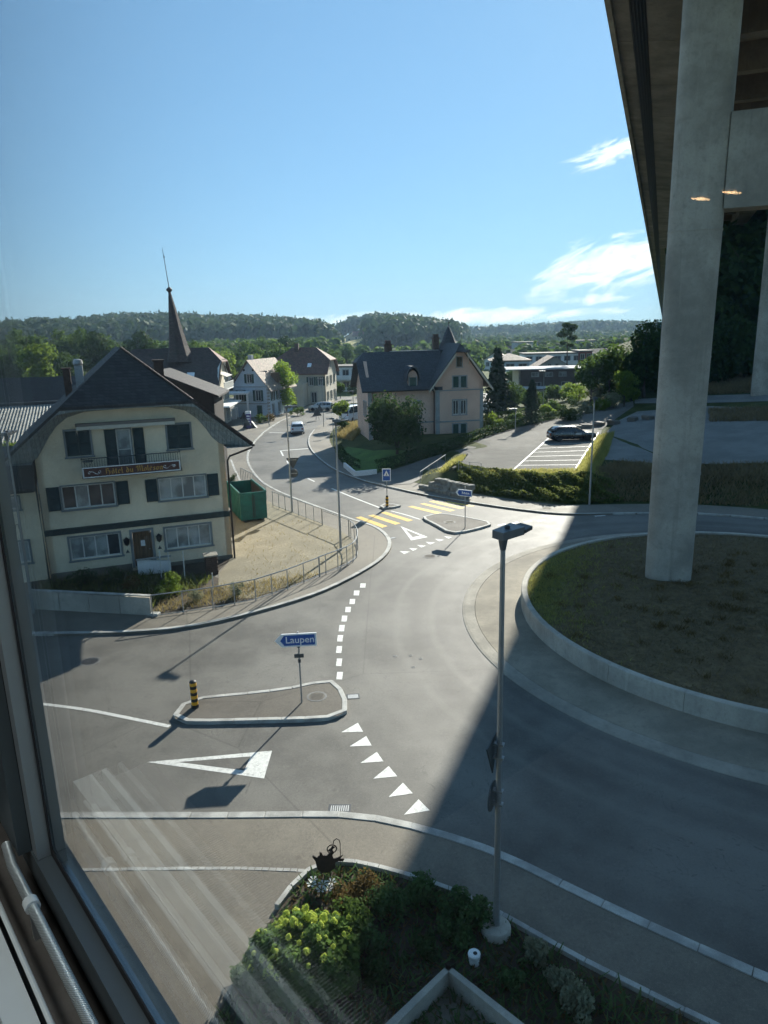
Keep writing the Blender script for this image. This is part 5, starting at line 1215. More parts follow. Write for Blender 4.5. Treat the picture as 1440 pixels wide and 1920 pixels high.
# temporary triangular works signs and the totem down the street
for i, (x, y, s, lab) in enumerate(((463, 806, 1.0, 'dark triangular works sign nearest the hotel eaves'), (458, 792, .9, 'reddish triangular works sign behind the nearest one'), (595, 788, 1.15, 'dark triangular works sign at the road edge beyond the white car'), (600, 778, 1.0, 'further dark triangular works sign beside its twin'))):
    b = gp(x, y, .0); o = thing('works_sign', b, R(10 * i), lab, 'sign')
    tri_plate(MB(), (0, .75 * s + .2), .62 * s, -.02, .02).build('plate', A['rust' if i == 1 else 'sign_back'], o); MB().tube([(-.35, .05, 0), (0, .05, 1.0 * s)], .02, 5).tube([(.35, .05, 0), (0, .05, 1.0 * s)], .02, 5).tube([(0, .5, 0), (0, .05, 1.0 * s)], .02, 5).build('stand', A['steel_dark'], o)
o = thing('price_totem', gp(467, 803, .1), R(0), 'slim violet price totem of the filling station', 'totem'); MB().cbox(-.32, .32, -.12, .12, 0, 2.0, .03).build('panel', A['purple'], o); MB().box(-.36, .36, -.14, .14, 2.001, 2.35).build('head', A['sign_white'], o); MB().prism_xz([(-1.0, 0), (1.0, 0), (.35, .9), (-.35, .9)], .14, .9).build('base', A['steel_dark'], o)
for k in range(4): MB().box(-.22, .22, -.128, -.122, .5 + k * .36, .68 + k * .36).build('price_field', A['sign_white'], o)

# ---- railings
def railing(pts, H, step, label, z=.1, mid=(.5,), closed_bal=False, r=.022, name='railing'):
    P = resample(pts, step); o = thing(name, (P[0][0], P[0][1], z), 0, label, 'railing'); x0, y0 = P[0]
    for x, y in P: MB().tube([(x - x0, y - y0, -.1), (x - x0, y - y0, H)], r * 1.15, 6).build('post', A['steel'], o)
    for hgt in (1.0,) + tuple(mid): MB().tube([(x - x0, y - y0, H * hgt) for x, y in P], r * (1.25 if hgt == 1.0 else .8), 6).build('rail', A['steel'], o)
    return o
railing(G([(512, 950), (560, 968), (604, 985)], .1), 1.15, .95, 'grey railing of many posts along the street beside the green container', mid=(.12,))
railing(G([(605, 985.5), (654, 1004.5)], .1), 1.05, 2.2, 'open grey railing between the two railing bends', mid=())
railing(smooth_line(G([(655, 1005), (668, 1018), (672, 1032), (668, 1050), (645, 1064), (600, 1081)], .1), 1), 1.1, .9, 'curved grey railing around the corner of the gravel lot', mid=(.1,))
railing(G([(599, 1081.5), (540, 1106), (480, 1126), (400, 1142), (287, 1158)], .1), 1.08, 1.25, 'long grey railing along the pavement below the gravel lot', mid=(.08,))
railing(G([(452, 900), (475, 912), (500, 938)], .1), 1.1, .5, 'short railing of close bars behind the green container', mid=(.1,))
a_, b_ = gt(788, 905), gt(835, 872); o = thing('handrail', a_, 0, 'sloping white handrail beside the ramped lane', 'handrail'); d_ = b_ - a_
MB().tube([(0, 0, .95), tuple(d_ * .5 + Vector((0, 0, .95))), tuple(d_ + Vector((0, 0, .95)))], .035, 6).build('rail', A['steel'], o)
for t in (0, .33, .66, 1): q = d_ * t; MB().tube([(q.x, q.y, q.z - .2), (q.x, q.y, q.z + .95)], .028, 6).build('post', A['steel'], o)
o = thing('car_park_fence', gt(860, 886), 0, 'thin low wire fence on two posts at the car park edge', 'fence'); p0 = gt(860, 886); p1 = gt(902, 887)
for t in (0, .5, 1): q = (p1 - p0) * t; MB().tube([(q.x, q.y, -.2), (q.x, q.y, 1.0)], .025, 6).build('post', A['steel'], o)
for hgt in (.95, .5): q = p1 - p0; MB().tube([(0, 0, hgt), (q.x, q.y, hgt)], .012, 5).build('wire', A['steel'], o)
# ---- panel wall in front of the hotel garden
a_, b_ = gp(58, 1142, .1), gp(284, 1154, .1); d_ = (b_ - a_); n_ = 4; o = thing('panel_wall', a_, math.atan2(d_.y, d_.x), 'low concrete panel wall shading the pavement before the hotel', 'wall')
for k in range(n_):
    w = d_.length / n_; MB().cbox(k * w + .012, (k + 1) * w - .012, 0, .14, -.1, .92 - .02 * k, .015).build('panel', A['concrete_wall'], o)
MB().box(-.02, d_.length + .02, -.03, .17, .93, .97).build('coping', A['kerb'], o); MB().cbox(d_.length - .05, d_.length + .35, -.1, .25, -.1, .12, .03).build('end_stone', A['kerb'], o)
for i, (x, y, h) in enumerate(((303, 1083, 1.5), (318, 1078, 1.3), (347, 1088, 1.6), (398, 1062, .6), (400, 1110, 1.0))):
    o = thing('garden_stake', gp(x, y, .11), .3 * i, ['pale stake left of the leafy weed bush', 'pale stake just behind the leafy weed bush', 'tall pale stake right of the leafy weed bush', 'short rod above the brick pier', 'thin rod in the weeds below the brick pier'][i], 'stake'); MB().tube([(0, 0, -.1), (.03, 0, h)], .03, 6).build('stick', A['frame_white'], o); MB().tube([(0, -.035, h * .92), (0, .035, h * .92)], .012, 5).build('nail', A['steel'], o)
# ---- green roll-off container
c0, c1 = gp(453, 981, .12), gp(502, 975, .12); ca = math.atan2((c1 - c0).y, (c1 - c0).x); cw = (c1 - c0).length
ch_ = zat(500, 921, c1.y) - .12; cl = (gp(478, 901, ch_ + .12) - gp(500, 921, ch_ + .12)).length
co = thing('container', c0, ca, 'open green steel roll-off container beside the hotel', 'container')
CL = max(4.5, min(cl, 6.5)); t = .07
sk = -(gp(478, 901, ch_ + .12) - gp(500, 921, ch_ + .12)).normalized().dot(Vector((-math.sin(ca), math.cos(ca), 0)))
MB().box(0, t, t, CL - t, .15, ch_).box(cw - t, cw, t, CL - t, .15, ch_).build('side_wall', A['cont_green'], co)
MB().box(0, cw, CL - t, CL, .15, ch_).build('end_wall', A['cont_green'], co)
for k in range(2): d = MB().box(.01 + k * cw / 2, cw / 2 - .02 + k * cw / 2, 0, t - .005, .17, ch_ - .06).build('door', A['cont_green'], co); [MB().box(.06 + k * cw / 2, cw / 2 - .08 + k * cw / 2, -.045, -.001, z - .035, z + .035).build('rib', A['cont_green'], d) for z in [.35 + i * (ch_ - .5) / 4 for i in range(5)]]; MB().tube([(cw / 2 + (-.07 if k == 0 else .07), -.05, .3), (cw / 2 + (-.07 if k == 0 else .07), -.05, ch_ - .15)], .025, 6).build('lock_bar', A['steel_dark'], d)
MB().box(-.03, cw + .03, -.02, .05, ch_ - .055, ch_ + .03).box(-.03, .06, .051, CL + .03, ch_ + .001, ch_ + .08).box(cw - .06, cw + .03, .051, CL + .03, ch_ + .001, ch_ + .08).build('top_rail', A['cont_green'], co)
for k in range(9): y = .3 + k * (CL - .5) / 8; [MB().box(x0, x0 + .06, y, y + .09, .2, ch_ - .02).build('side_rib', A['cont_green'], co) for x0 in (-.062, cw + .002)]
MB().box(t, cw - t, t, CL - t, .16, .22).build('floor', A['cont_rust'], co); MB().box(cw - t - .012, cw - t - .002, t, CL - t, .221, ch_ - .05).build('liner', A['cont_rust'], co)
for x in (.2, cw - .35): MB().box(x, x + .15, .1, CL - .1, -.02, .149).build('skid', A['steel_dark'], co)
MB().cbox(.4, 1.5, 2.0, 3.2, .221, .75, .05).build('rubble', A['cont_rust'], co)
# ---- dry stone wall of rough blocks
w0, w1 = gp(784, 916, .1), gp(872, 936, .1); wd = (w1 - w0); ws_ = thing('stone_wall', w0, math.atan2(wd.y, wd.x), 'dry stone retaining wall of rough pale blocks below the car park', 'wall')
def rock(seed, sx, sy, sz):
    r_ = random.Random(seed); m = MB(); m.cbox(-sx / 2, sx / 2, -sy / 2, sy / 2, 0, sz, min(sx, sy, sz) * .16); m.v = [(x + r_.uniform(-.05, .05) * sx, y + r_.uniform(-.08, .08) * sy, z + r_.uniform(-.06, .06) * sz) for x, y, z in m.v]; return m
Lw = wd.length; i = 0
for c in range(3):
    x = .7 * c + (.25 if c % 2 else 0)
    while x < Lw - .1 + .1 * c:
        w = random.uniform(.4, .95); h = .36 * random.uniform(.9, 1.1)
        rock(i, w - .03, .6, h).build('stone', A['stone'], ws_).location = (x + w / 2, .3 + .22 * c, -.05 + c * .34); x += w; i += 1
for i, (px, py) in enumerate(((1098, 803), (1124, 799), (1150, 796), (1080, 806), (1186, 790), (1215, 787), (1245, 786))):
    o = rock(50 + i, 1.3, .9, .6).build('boulder', A['concrete_dark']); o.location = gt(px, py) - Vector((0, 0, .1)); o.rotation_euler.z = i
    tag(o, ['dark boulder just right of the parked car bonnet', 'dark boulder second right of the parked car', 'dark boulder at the shadow edge of the gravel yard', 'low boulder behind the parked car bonnet', 'shaded boulder fifth along the gravel yard edge', 'shaded boulder sixth along the gravel yard edge', 'shaded boulder seventh along the gravel yard edge, nearest the pier'][i], 'boulder')
# low white garden wall, hedge wall base
for pts, lab in (((((646, 876), (666, 893)), ((666, 893), (706, 889))), 'low white wall around the pink house lawn'),):
    o = thing('garden_wall', (0, 0, 0), 0, lab, 'wall')
    for a, b in pts:
        A_, B_ = gp(*a, .1), gp(*b, .1); t = (B_ - A_).normalized(); nx = Vector((-t.y, t.x, 0)) * .1; MB().slab([A_ - nx, B_ - nx, B_ + nx, A_ + nx], (0, 0, .45)).build('segment', A['plaster_white'], o)
# planting bed: concrete L wall, path light, sculpture
ow = gp(840, 1812, .5); o = thing('basement_wall', ow, 0, 'angled concrete wall around the basement light well in the bed', 'wall')
for px, py in ((700, 1945), (1010, 1945)):
    e = gp(px, py, .5) - ow; t = e.normalized(); nx = Vector((-t.y, t.x, 0)) * (.09 if px > 840 else -.09); MB().slab([Vector((0, 0, -.7)), e + Vector((0, 0, -.7)), e - nx * 2 + Vector((0, 0, -.7)), -nx * 2 + Vector((0, 0, -.7))] if False else [Vector((0, 0, -.45)), e * 1.4 + Vector((0, 0, -.45)), e * 1.4 - nx * 2 + Vector((0, 0, -.45)), -nx * 1.2 + Vector((0, 0, -.45))], (0, 0, .5)).build('wall_segment', A['concrete_wall'], o)
fl = [gp(840, 1835, .15), gp(980, 1935, .15), gp(850, 2100, .15), gp(725, 1935, .15)]
struct(MB().add([(p.x, p.y, .145) for p in fl], [(0, 1, 2, 3)]).build('light_well_floor', A['pavement']))
o = thing('path_light', gp(889, 1806, .13), 0, 'white round path light with a dark opening in the bed', 'lamp'); o.scale = (.8, .8, .7); MB().lathe([(.13, -.05), (.13, .20), (.15, .22), (.16, .34), (.13, .38), (.05, .38)], 20).build('body', A['sign_white'], o, True); MB().lathe([(.05, .381), (.055, .392), (.02, .394)], 12, (.02, -.03)).build('opening', A['black'], o)
sb = gp(612, 1652, .14); o = thing('garden_sculpture', sb, R(8), 'rusty iron horned animal figure with a hooked rod and hanging disc', 'sculpture'); o.scale = (.82, .82, .82)
bd = [(-.22, .0), (-.10, -.12), (.10, -.12), (.26, .0), (.28, .18), (.22, .36), (.20, .44), (.26, .50), (.22, .58), (.14, .50), (.06, .44), (-.06, .46), (-.10, .56), (-.16, .58), (-.15, .46), (-.22, .40), (-.32, .48), (-.36, .46), (-.28, .30), (-.26, .15)]
MB().prism_xz([(x, z + .42) for x, z in bd], -.02, .02).build('body', A['rust'], o); MB().prism_xz([(.2, .55), (.36, .62), (.5, .60), (.54, .68), (.42, .70), (.5, .80), (.36, .74), (.24, .72)], -.015, .015).build('head', A['rust'], o)
for x in (-.12, .12): MB().tube([(x, 0, -.1), (x, 0, .36)], .018, 6).build('leg', A['rust'], o)
MB().tube([(.42, .05, -.1), (.44, .05, 1.15), (.42, .05, 1.26), (.34, .05, 1.32), (.26, .05, 1.26), (.25, .05, 1.16)], .014, 6).build('hook_rod', A['rust'], o)
q = MB(); R0, R1 = .15, .115; n = 22
q.add([(R0 * math.cos(2 * math.pi * k / n), 0, R0 * math.sin(2 * math.pi * k / n)) for k in range(n)] + [(R1 * math.cos(2 * math.pi * k / n), 0, R1 * math.sin(2 * math.pi * k / n)) for k in range(n)], [(k, (k + 1) % n, n + (k + 1) % n, n + k) for k in range(n)])
q.slab([(-.115, -.006, -.03), (-.02, -.006, -.11), (.03, -.006, .0), (.10, -.006, .05), (.02, -.006, .11), (-.03, -.006, .03)], (0, .012, 0)); q = q.build('disc', A['rust'], o); q.location = (.20, .05, 1.0)

# ================================================================== VEHICLES
def wheel(o, x, y, r, w=.2):
    m = MB(); m.lathe([(r * .62, -w / 2), (r * .95, -w / 2), (r, -w * .35), (r, w * .35), (r * .95, w / 2), (r * .62, w / 2)], 20); q = m.build('wheel', A['tyre'], o, True); q.matrix_local = Matrix.Translation((x, y, r)) @ Matrix.Rotation(math.pi / 2, 4, 'X')
    m = MB(); m.lathe([(.05, -w * .42), (r * .63, -w * .40), (r * .63, w * .40), (.05, w * .42)], 14); m.build('rim', A['rim'], q)
def car(loc, rz, label, paint, st, W=1.78, name='car', wr=.32, glass='glass'):
    """st: stations (x, z_bottom, z_belt, z_top); x forward. The cabin is where z_top rises above z_belt"""
    o = thing(name, loc, rz, label, 'car'); hw = W / 2; body = MB(); rings = []
    n = len(st)
    for i, (x, zb, zl, ztp) in enumerate(st):
        tp = .86 if i in (0, n - 1) else (.95 if i in (1, n - 2) else 1.0); h = hw * tp
        rf = h * (.76 if ztp > zl + .12 else .93)
        half = [(h * .88, zb), (h * .99, zb + .12), (h, zb + (zl - zb) * .62), (h * .955, zl), (rf, max(ztp - .06, zl + .005)), (rf * .86, max(ztp, zl + .012)), (0, max(ztp, zl + .012) + .015)]
        rings.append([(x, -a, b) for a, b in half] + [(x, a, b) for a, b in half[-2::-1]])
    k = len(rings[0]); body.add([p for r_ in rings for p in r_], [(i * k + q, i * k + (q + 1) % k, (i + 1) * k + (q + 1) % k, (i + 1) * k + q) for i in range(n - 1) for q in range(k)] + [tuple(range(k)), tuple(range((n - 1) * k, n * k))[::-1]])
    b = body.build('body', A[paint], o, True)
    cab = [s for s in st if s[3] > s[2] + .3]; xs = [s[0] for s in cab]; x0, x1 = min(xs), max(xs); i0 = st.index(min(cab, key=lambda s: s[0])); i1 = st.index(max(cab, key=lambda s: s[0]))
    def side(x, f, sg):
        xs_ = [s[0] for s in st]; zl = np.interp(x, xs_, [s[2] for s in st]); ztp = np.interp(x, xs_, [s[3] for s in st]) - .07; z = zl + .03 + (ztp - zl - .05) * f
        y = hw * (.955 + (.76 - .955) * ((z - zl) / max(.05, ztp - zl))) + .014; return (x, sg * y, z)
    nw = 3 if x1 - x0 > 1.7 else 2
    for sg in (-1, 1):
        for q in range(nw):
            a, c = x0 + (x1 - x0) * q / nw + .04, x0 + (x1 - x0) * (q + 1) / nw - .04
            MB().add([side(a, 0, sg), side(c, 0, sg), side(c, 1, sg), side(a, 1, sg)], [(0, 1, 2, 3)]).build('window', A[glass], o)
    for (a, c, nm) in ((i0, i0 - 1, 'rear_window'), (i1, i1 + 1, 'windscreen')):
        A1, C1 = st[a], st[c]; off = .016 if nm == 'windscreen' else -.016
        MB().add([(A1[0] + off, -hw * .68, A1[3] - .04), (A1[0] + off, hw * .68, A1[3] - .04), (C1[0] + off, hw * .84, C1[3] + .06), (C1[0] + off, -hw * .84, C1[3] + .06)], [(0, 1, 2, 3)]).build(nm, A[glass], o)
    xr, xf = st[0][0], st[-1][0]
    for sg in (-1, 1):
        y0 = sg * hw * .58
        MB().box(xr - .02, xr + .05, min(y0, y0 + sg * .2), max(y0, y0 + sg * .2), st[0][2] - .22, st[0][2] - .02).build('tail_light', A['red_lens'], o); MB().box(xf - .06, xf + .02, min(y0, y0 + sg * .2), max(y0, y0 + sg * .2), st[-1][2] - .17, st[-1][2] - .04).build('headlight', A['clear_lens'], o)
        MB().cbox(x1 - .25, x1 - .1, min(sg * hw, sg * (hw + .18)), max(sg * hw, sg * (hw + .18)), st[i1][2] + .0, st[i1][2] + .14, .02).build('mirror', A[paint], o)
        for x in (xr + .85, xf - .85): wheel(o, x, sg * (hw - .1), wr)
    MB().box(xr - .025, xr - .003, -.26, .26, st[0][1] + .28, st[0][1] + .39).build('number_plate', A['sign_white'], o)
    MB().box(xr - .03, xr + .1, -hw * .82, hw * .82, st[0][1] + .02, st[0][1] + .14).build('bumper', A['black'], o)
    return o
hatch = [(-2.05, .28, .85, .85), (-1.95, .24, .92, .94), (-1.80, .22, .94, 1.36), (-1.3, .2, .94, 1.47), (0, .2, .92, 1.48), (.55, .2, .9, 1.38), (1.25, .2, .9, .93), (1.9, .22, .80, .82), (2.1, .3, .66, .66)]
estate = [(-2.35, .3, .86, .86), (-2.28, .25, .92, .95), (-1.85, .22, .94, 1.38), (-1.4, .2, .94, 1.46), (0, .2, .92, 1.47), (.35, .2, .9, 1.40), (1.15, .2, .9, .94), (2.05, .22, .80, .83), (2.32, .3, .66, .66)]
wc = gp(558, 811); car(wc, R(97), 'white hatchback driving away along the curving street', 'car_white', hatch)
bc = gt(1071, 826); bc.z += .055; blk = car(bc, R(2), 'black estate car parked in the first bay of the car park', 'car_black', estate)
MB().add([(.15, -.902, .62), (.75, -.902, .62), (.75, -.902, .84), (.15, -.902, .84)], [(0, 1, 2, 3)]).build('door_lettering_panel', A['plaster_grey'], blk)
car(gp(602, 770), R(175), 'silver car parked sideways at the far bend of the street', 'car_silver', hatch); car(gp(920, 775, 1.0), R(10), 'pale car half hidden behind the conifer', 'car_white', hatch)
van = [(-2.6, .3, 1.2, 1.2), (-2.55, .25, 1.25, 2.0), (-2.4, .22, 1.25, 2.25), (0.3, .2, 1.25, 2.28), (1.2, .2, 1.2, 2.2), (1.9, .2, 1.1, 1.25), (2.5, .25, .95, 1.0), (2.65, .3, .75, .75)]
car(gp(663, 788), R(60), 'white delivery van parked by the blue advertising panel', 'car_white', van, 1.95, 'van', .34)
o = thing('advertising_panel', gp(686, 796), R(20), 'tall blue advertising panel at the corner of the pink house', 'panel'); MB().box(-.55, .55, -.06, .06, .2, 3.0).build('panel', A['sign_blue'], o); MB().box(-.45, -.38, -.05, .05, -.1, .2).box(.38, .45, -.05, .05, -.1, .2).build('foot', A['steel'], o); MB().box(-.3, .3, -.065, -.061, 1.8, 2.1).build('print', A['sign_white'], o)

# ================================================================== VEGETATION
CR = [crown_mesh('crown_mesh_%d' % i, 20 + i, s, z, n, sz, LF[l], nl) for i, (s, z, n, sz, l, nl) in enumerate((
    ((3.2, 3.2, 3.0), 5.6, 2600, .50, 'mid', 16), ((3.0, 3.3, 3.6), 6.0, 2600, .50, 'dark', 16), ((2.6, 2.6, 3.6), 5.8, 2400, .48, 'light', 14), ((3.4, 3.0, 3.2), 5.4, 2600, .50, 'mid', 18), ((2.8, 2.8, 4.2), 6.2, 2600, .46, 'dark', 18)))]
LM = [limb_mesh('trunk_mesh_%d' % i, i, 7.0 + .4 * i, .24, 2.6, 7, 2.4) for i in range(3)]
CN = [cone_mesh('conifer_mesh_%d' % i, 40 + i, 2.3 - .4 * i, 10.0, .8, 2600, .55, LF['conifer'], 13) for i in range(2)]
CT = MB().tube([(0, 0, -.3), (0, 0, 5), (0, 0, 10.3)], .22, 8, .03).mesh('conifer_trunk', A['bark'])
def bush_mesh(name, seed, shape, n, size, lf, nl=10): return crown_mesh(name, seed, shape, shape[2] * .75, n, size, LF[lf], nl)
stem_me = MB().tube([(0, 0, -.2), (.02, 0, .5), (.0, .03, .9)], .06, 6, .02).tube([(0, 0, .1), (.25, .1, .7)], .03, 5, .01).tube([(0, 0, .1), (-.2, .15, .6)], .03, 5, .01).mesh('stem_mesh', A['bark'])
def bush(loc, label, seed, shape, n, size, lf, nl=10, group=None, name='bush', cat='bush'):
    o = thing(name, loc, seed * .7, label, cat, group); link('foliage', bush_mesh('foliage', seed, shape, n, size, lf, nl), o); s = link('stem', stem_me, o); s.scale = (shape[0] * .7, shape[1] * .7, shape[2]); return o
# named trees
p = gt(745, 852); tree('weeping_tree', p, 'broad dark drooping tree in front of the pink house', crown_mesh('weeping_crown', 5, (2.75, 2.4, 3.0), 3.2, 9000, .26, LF['dark'], 26), limb_mesh('weeping_trunk', 9, 5.0, .22, 2.0, 7, 1.0), 1.12)
p = gp(533, 774, .1); tree('bright_tree', p, 'bright green conical leafy tree beside the pale gable house', crown_mesh('bright_crown', 6, (2.0, 2.0, 4.2), 4.6, 4200, .36, LF['lime'], 20), limb_mesh('bright_trunk', 4, 6.5, .16, 1.4, 8, 1.2))
p = at(932, 760, 92); p.z = zt(p.x, p.y); o = tree('spruce', p, 'dark spruce standing at the right corner of the pink house', CN[0], CT, .84); o.scale = (1.15, 1.15, .82)
p = gt(955, 785); tree('leafy_tree', Vector((16.8, 93, 1.2)), 'mid green tree beside the dark spruce', CR[0], LM[0], .55)
p = gt(996, 796); o = thing('columnar_yew', p, 0, 'dark narrow cone-shaped yew behind the car park', 'tree'); link('crown', cone_mesh('yew', 61, 1.35, 5.2, .1, 3800, .24, LF['conifer'], 30, .62), o); link('trunk', CT, o).scale = (.6, .6, .45)
bush(gt(1068, 789), 'dark round clipped bush behind the parked car', 71, (1.5, 1.5, 1.7), 3200, .2, 'dark', 14)
for i, (px, py, w, lf, lab) in enumerate(((925, 803, 1.3, 'light', 'light green shrub at the right foot of the pink house'), (965, 797, 1.2, 'mid', 'mid green shrub left of the cone-shaped yew'), (1024, 782, 1.3, 'light', 'light shrub between the yew and the round bush'), (1042, 776, 1.5, 'mid', 'larger shrub left of the round bush'), (1100, 775, 1.3, 'dusty', 'dusty grey-green shrub right of the round bush'), (1125, 770, 1.5, 'light', 'pale shrub at the end of the car park hedge'), (1150, 765, 1.6, 'dusty', 'dusty shrub at the foot of the right-hand trees'), (1000, 765, 1.8, 'mid', 'shrub behind the yew towards the station'), (1085, 752, 2.0, 'light', 'bright shrub behind the parked car towards the station'))):
    bush(gt(px, py), lab, 80 + i, (w, w, w * .8), 1500, .22, lf, 9)
for i, (x, y, s, c, lab) in enumerate(((29.0, 99, .8, 0, 'leftmost of the trees right of the station'), (32.5, 102, 1.0, 3, 'rounded tree in the middle of the right-hand group'), (36.4, 99, 1.12, 4, 'tallest dark tree next to the viaduct edge'), (31.8, 93.5, .58, 2, 'small sunlit tree at the front of the right-hand group'), (40.5, 104, 1.05, 1, 'dark tree partly hidden by the near pier'))):
    tree('leafy_tree', (x, y, zt(x, y) - .1), lab, CR[c], LM[i % 3], s, i * 1.3)
for i, (px, Y, w, lf) in enumerate(((1150, 104, 2.2, 'dark'), (1178, 108, 2.6, 'mid'), (1205, 106, 2.4, 'dark'), (1232, 112, 3.0, 'dark'), (1165, 118, 3.0, 'mid'), (1210, 122, 3.2, 'dark'), (1140, 112, 2.2, 'mid'), (1185, 98, 1.5, 'light'), (1240, 100, 1.6, 'dark'), (1120, 106, 1.8, 'dusty'), (1195, 132, 4.2, 'dark'), (1230, 136, 4.5, 'dark'), (1160, 134, 3.8, 'mid'), (985, 108, 1.8, 'mid'), (1010, 112, 1.8, 'dark'), (1040, 110, 1.9, 'mid'), (960, 112, 1.8, 'mid'), (1070, 112, 2.0, 'light'))):
    p = at(px, 740, Y); bush((p.x, p.y, zt(p.x, p.y)), 'large wild shrub on the slope behind the right-hand trees' if px > 1100 else 'wild shrub between the yew hedge and the station', 400 + i, (w, w, w * .85), 1600, .34, lf, 10, 'wild shrubs on the slope' if px > 1100 else 'wild shrubs before the station')
# dark trees under the viaduct
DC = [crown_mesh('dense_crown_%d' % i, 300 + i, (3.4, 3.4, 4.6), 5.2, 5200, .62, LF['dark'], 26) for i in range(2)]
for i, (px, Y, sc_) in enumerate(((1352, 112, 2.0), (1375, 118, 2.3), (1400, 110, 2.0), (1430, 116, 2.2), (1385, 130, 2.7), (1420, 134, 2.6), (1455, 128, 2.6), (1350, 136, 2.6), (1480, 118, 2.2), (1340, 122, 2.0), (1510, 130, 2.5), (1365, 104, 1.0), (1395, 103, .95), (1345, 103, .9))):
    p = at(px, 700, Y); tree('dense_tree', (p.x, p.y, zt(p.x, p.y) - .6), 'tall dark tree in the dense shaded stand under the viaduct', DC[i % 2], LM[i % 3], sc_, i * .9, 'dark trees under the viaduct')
# tall pine
p = at(1060, 745, 160); o = thing('tall_pine', (p.x, p.y, -.5), 0, 'tall thin pine with a flat crown on a bare trunk', 'tree')
rng = np.random.default_rng(3); P_, N_ = [], []
for cx_, cy_, cz_, r_ in ((0, 0, 12.2, 1.6), (1.1, .3, 13.2, 1.1), (-1.3, 0, 11.6, 1.2), (.9, -.4, 10.9, 1.1), (-.3, .4, 13.6, 1.0), (-.9, .2, 9.8, .7), (.8, 0, 9.3, .6)):
    d = rng.normal(size=(330, 3)); d /= np.linalg.norm(d, axis=1, keepdims=True); P_.append(np.array([cx_, cy_, cz_]) + d * r_ * rng.uniform(.5, 1.05, (330, 1)) * np.array([1, 1, .55])); N_.append(d)
link('crown', np_quads('pine_crown', leaf_quads(np.concatenate(P_), np.concatenate(N_), .42, rng), LF['dark']), o)
MB().tube([(0, 0, -1), (.1, 0, 5), (0, 0, 9), (.05, 0, 13)], .2, 8, .07).tube([(0, 0, 9.3), (1.0, 0, 10.8)], .07, 5, .03).tube([(0, 0, 9.6), (-1.2, 0, 11.5)], .07, 5, .03).build('trunk', A['bark'], o)
# belt of broadleaved trees behind the houses
rng2 = random.Random(5); belt = []
spots = [(x, Y) for x in range(-20, 700, 34) for Y in (165,)] + [(x, 205) for x in range(-10, 700, 38)] + [(x, 250) for x in range(420, 1000, 40)]
for i, (px, Y) in enumerate(spots):
    if 595 < px < 705 and Y < 190: continue
    Y += rng2.uniform(-14, 14); p = at(px + rng2.uniform(-12, 12), 700, Y); s = rng2.uniform(.85, 1.3) * (1.12 if Y > 190 else 1.0) * (1.25 if px < 300 else 1.05 if px < 560 else .72)
    g = 'left, behind the hotel roof' if px < 300 else 'behind the pale gable houses' if px < 620 else 'behind the pink house'
    tree('broadleaf_tree', (p.x, p.y, -.2), 'broadleaved tree in the green belt at the ' + g if px < 300 else 'broadleaved tree in the green belt ' + g, CR[rng2.choice((0, 3, 1, 2, 0, 3))], LM[i % 3], s, rng2.uniform(0, 6), 'green belt trees ' + g)
for i, (px, Y, s, lab) in enumerate(((1120, 185, .75, 'small tree left of the flat white roof beyond the station'), (1105, 175, .6, 'small bushy tree at the end of the station roof'), (1150, 190, .8, 'tree behind the right-hand tree group'), (880, 190, .7, 'tree between the pink house gable and the villa'), (636, 142, .40, 'tree in front of the white terraced block'), (660, 140, .36, 'smaller tree below the white terraced block'), (705, 150, .6, 'tree at the left corner of the pink house roof'), (960, 160, .5, 'small tree right of the villa'))):
    p = at(px, 700, Y); tree('broadleaf_tree', (p.x, p.y, -.2), lab, CR[i % 4], LM[i % 3], s, i)
p = gp(640, 803, .1); tree('young_tree', p, 'young street tree beside the white van', crown_mesh('young_crown', 15, (1.2, 1.2, 1.6), 2.6, 1500, .24, LF['light'], 10), LM[0], 1.0).children[1].scale = (.4, .4, .45)
p = gp(646, 812, .1); bush(p, 'dark green round street bush beside the young tree', 96, (1.0, 1.0, 1.3), 1200, .2, 'dark')
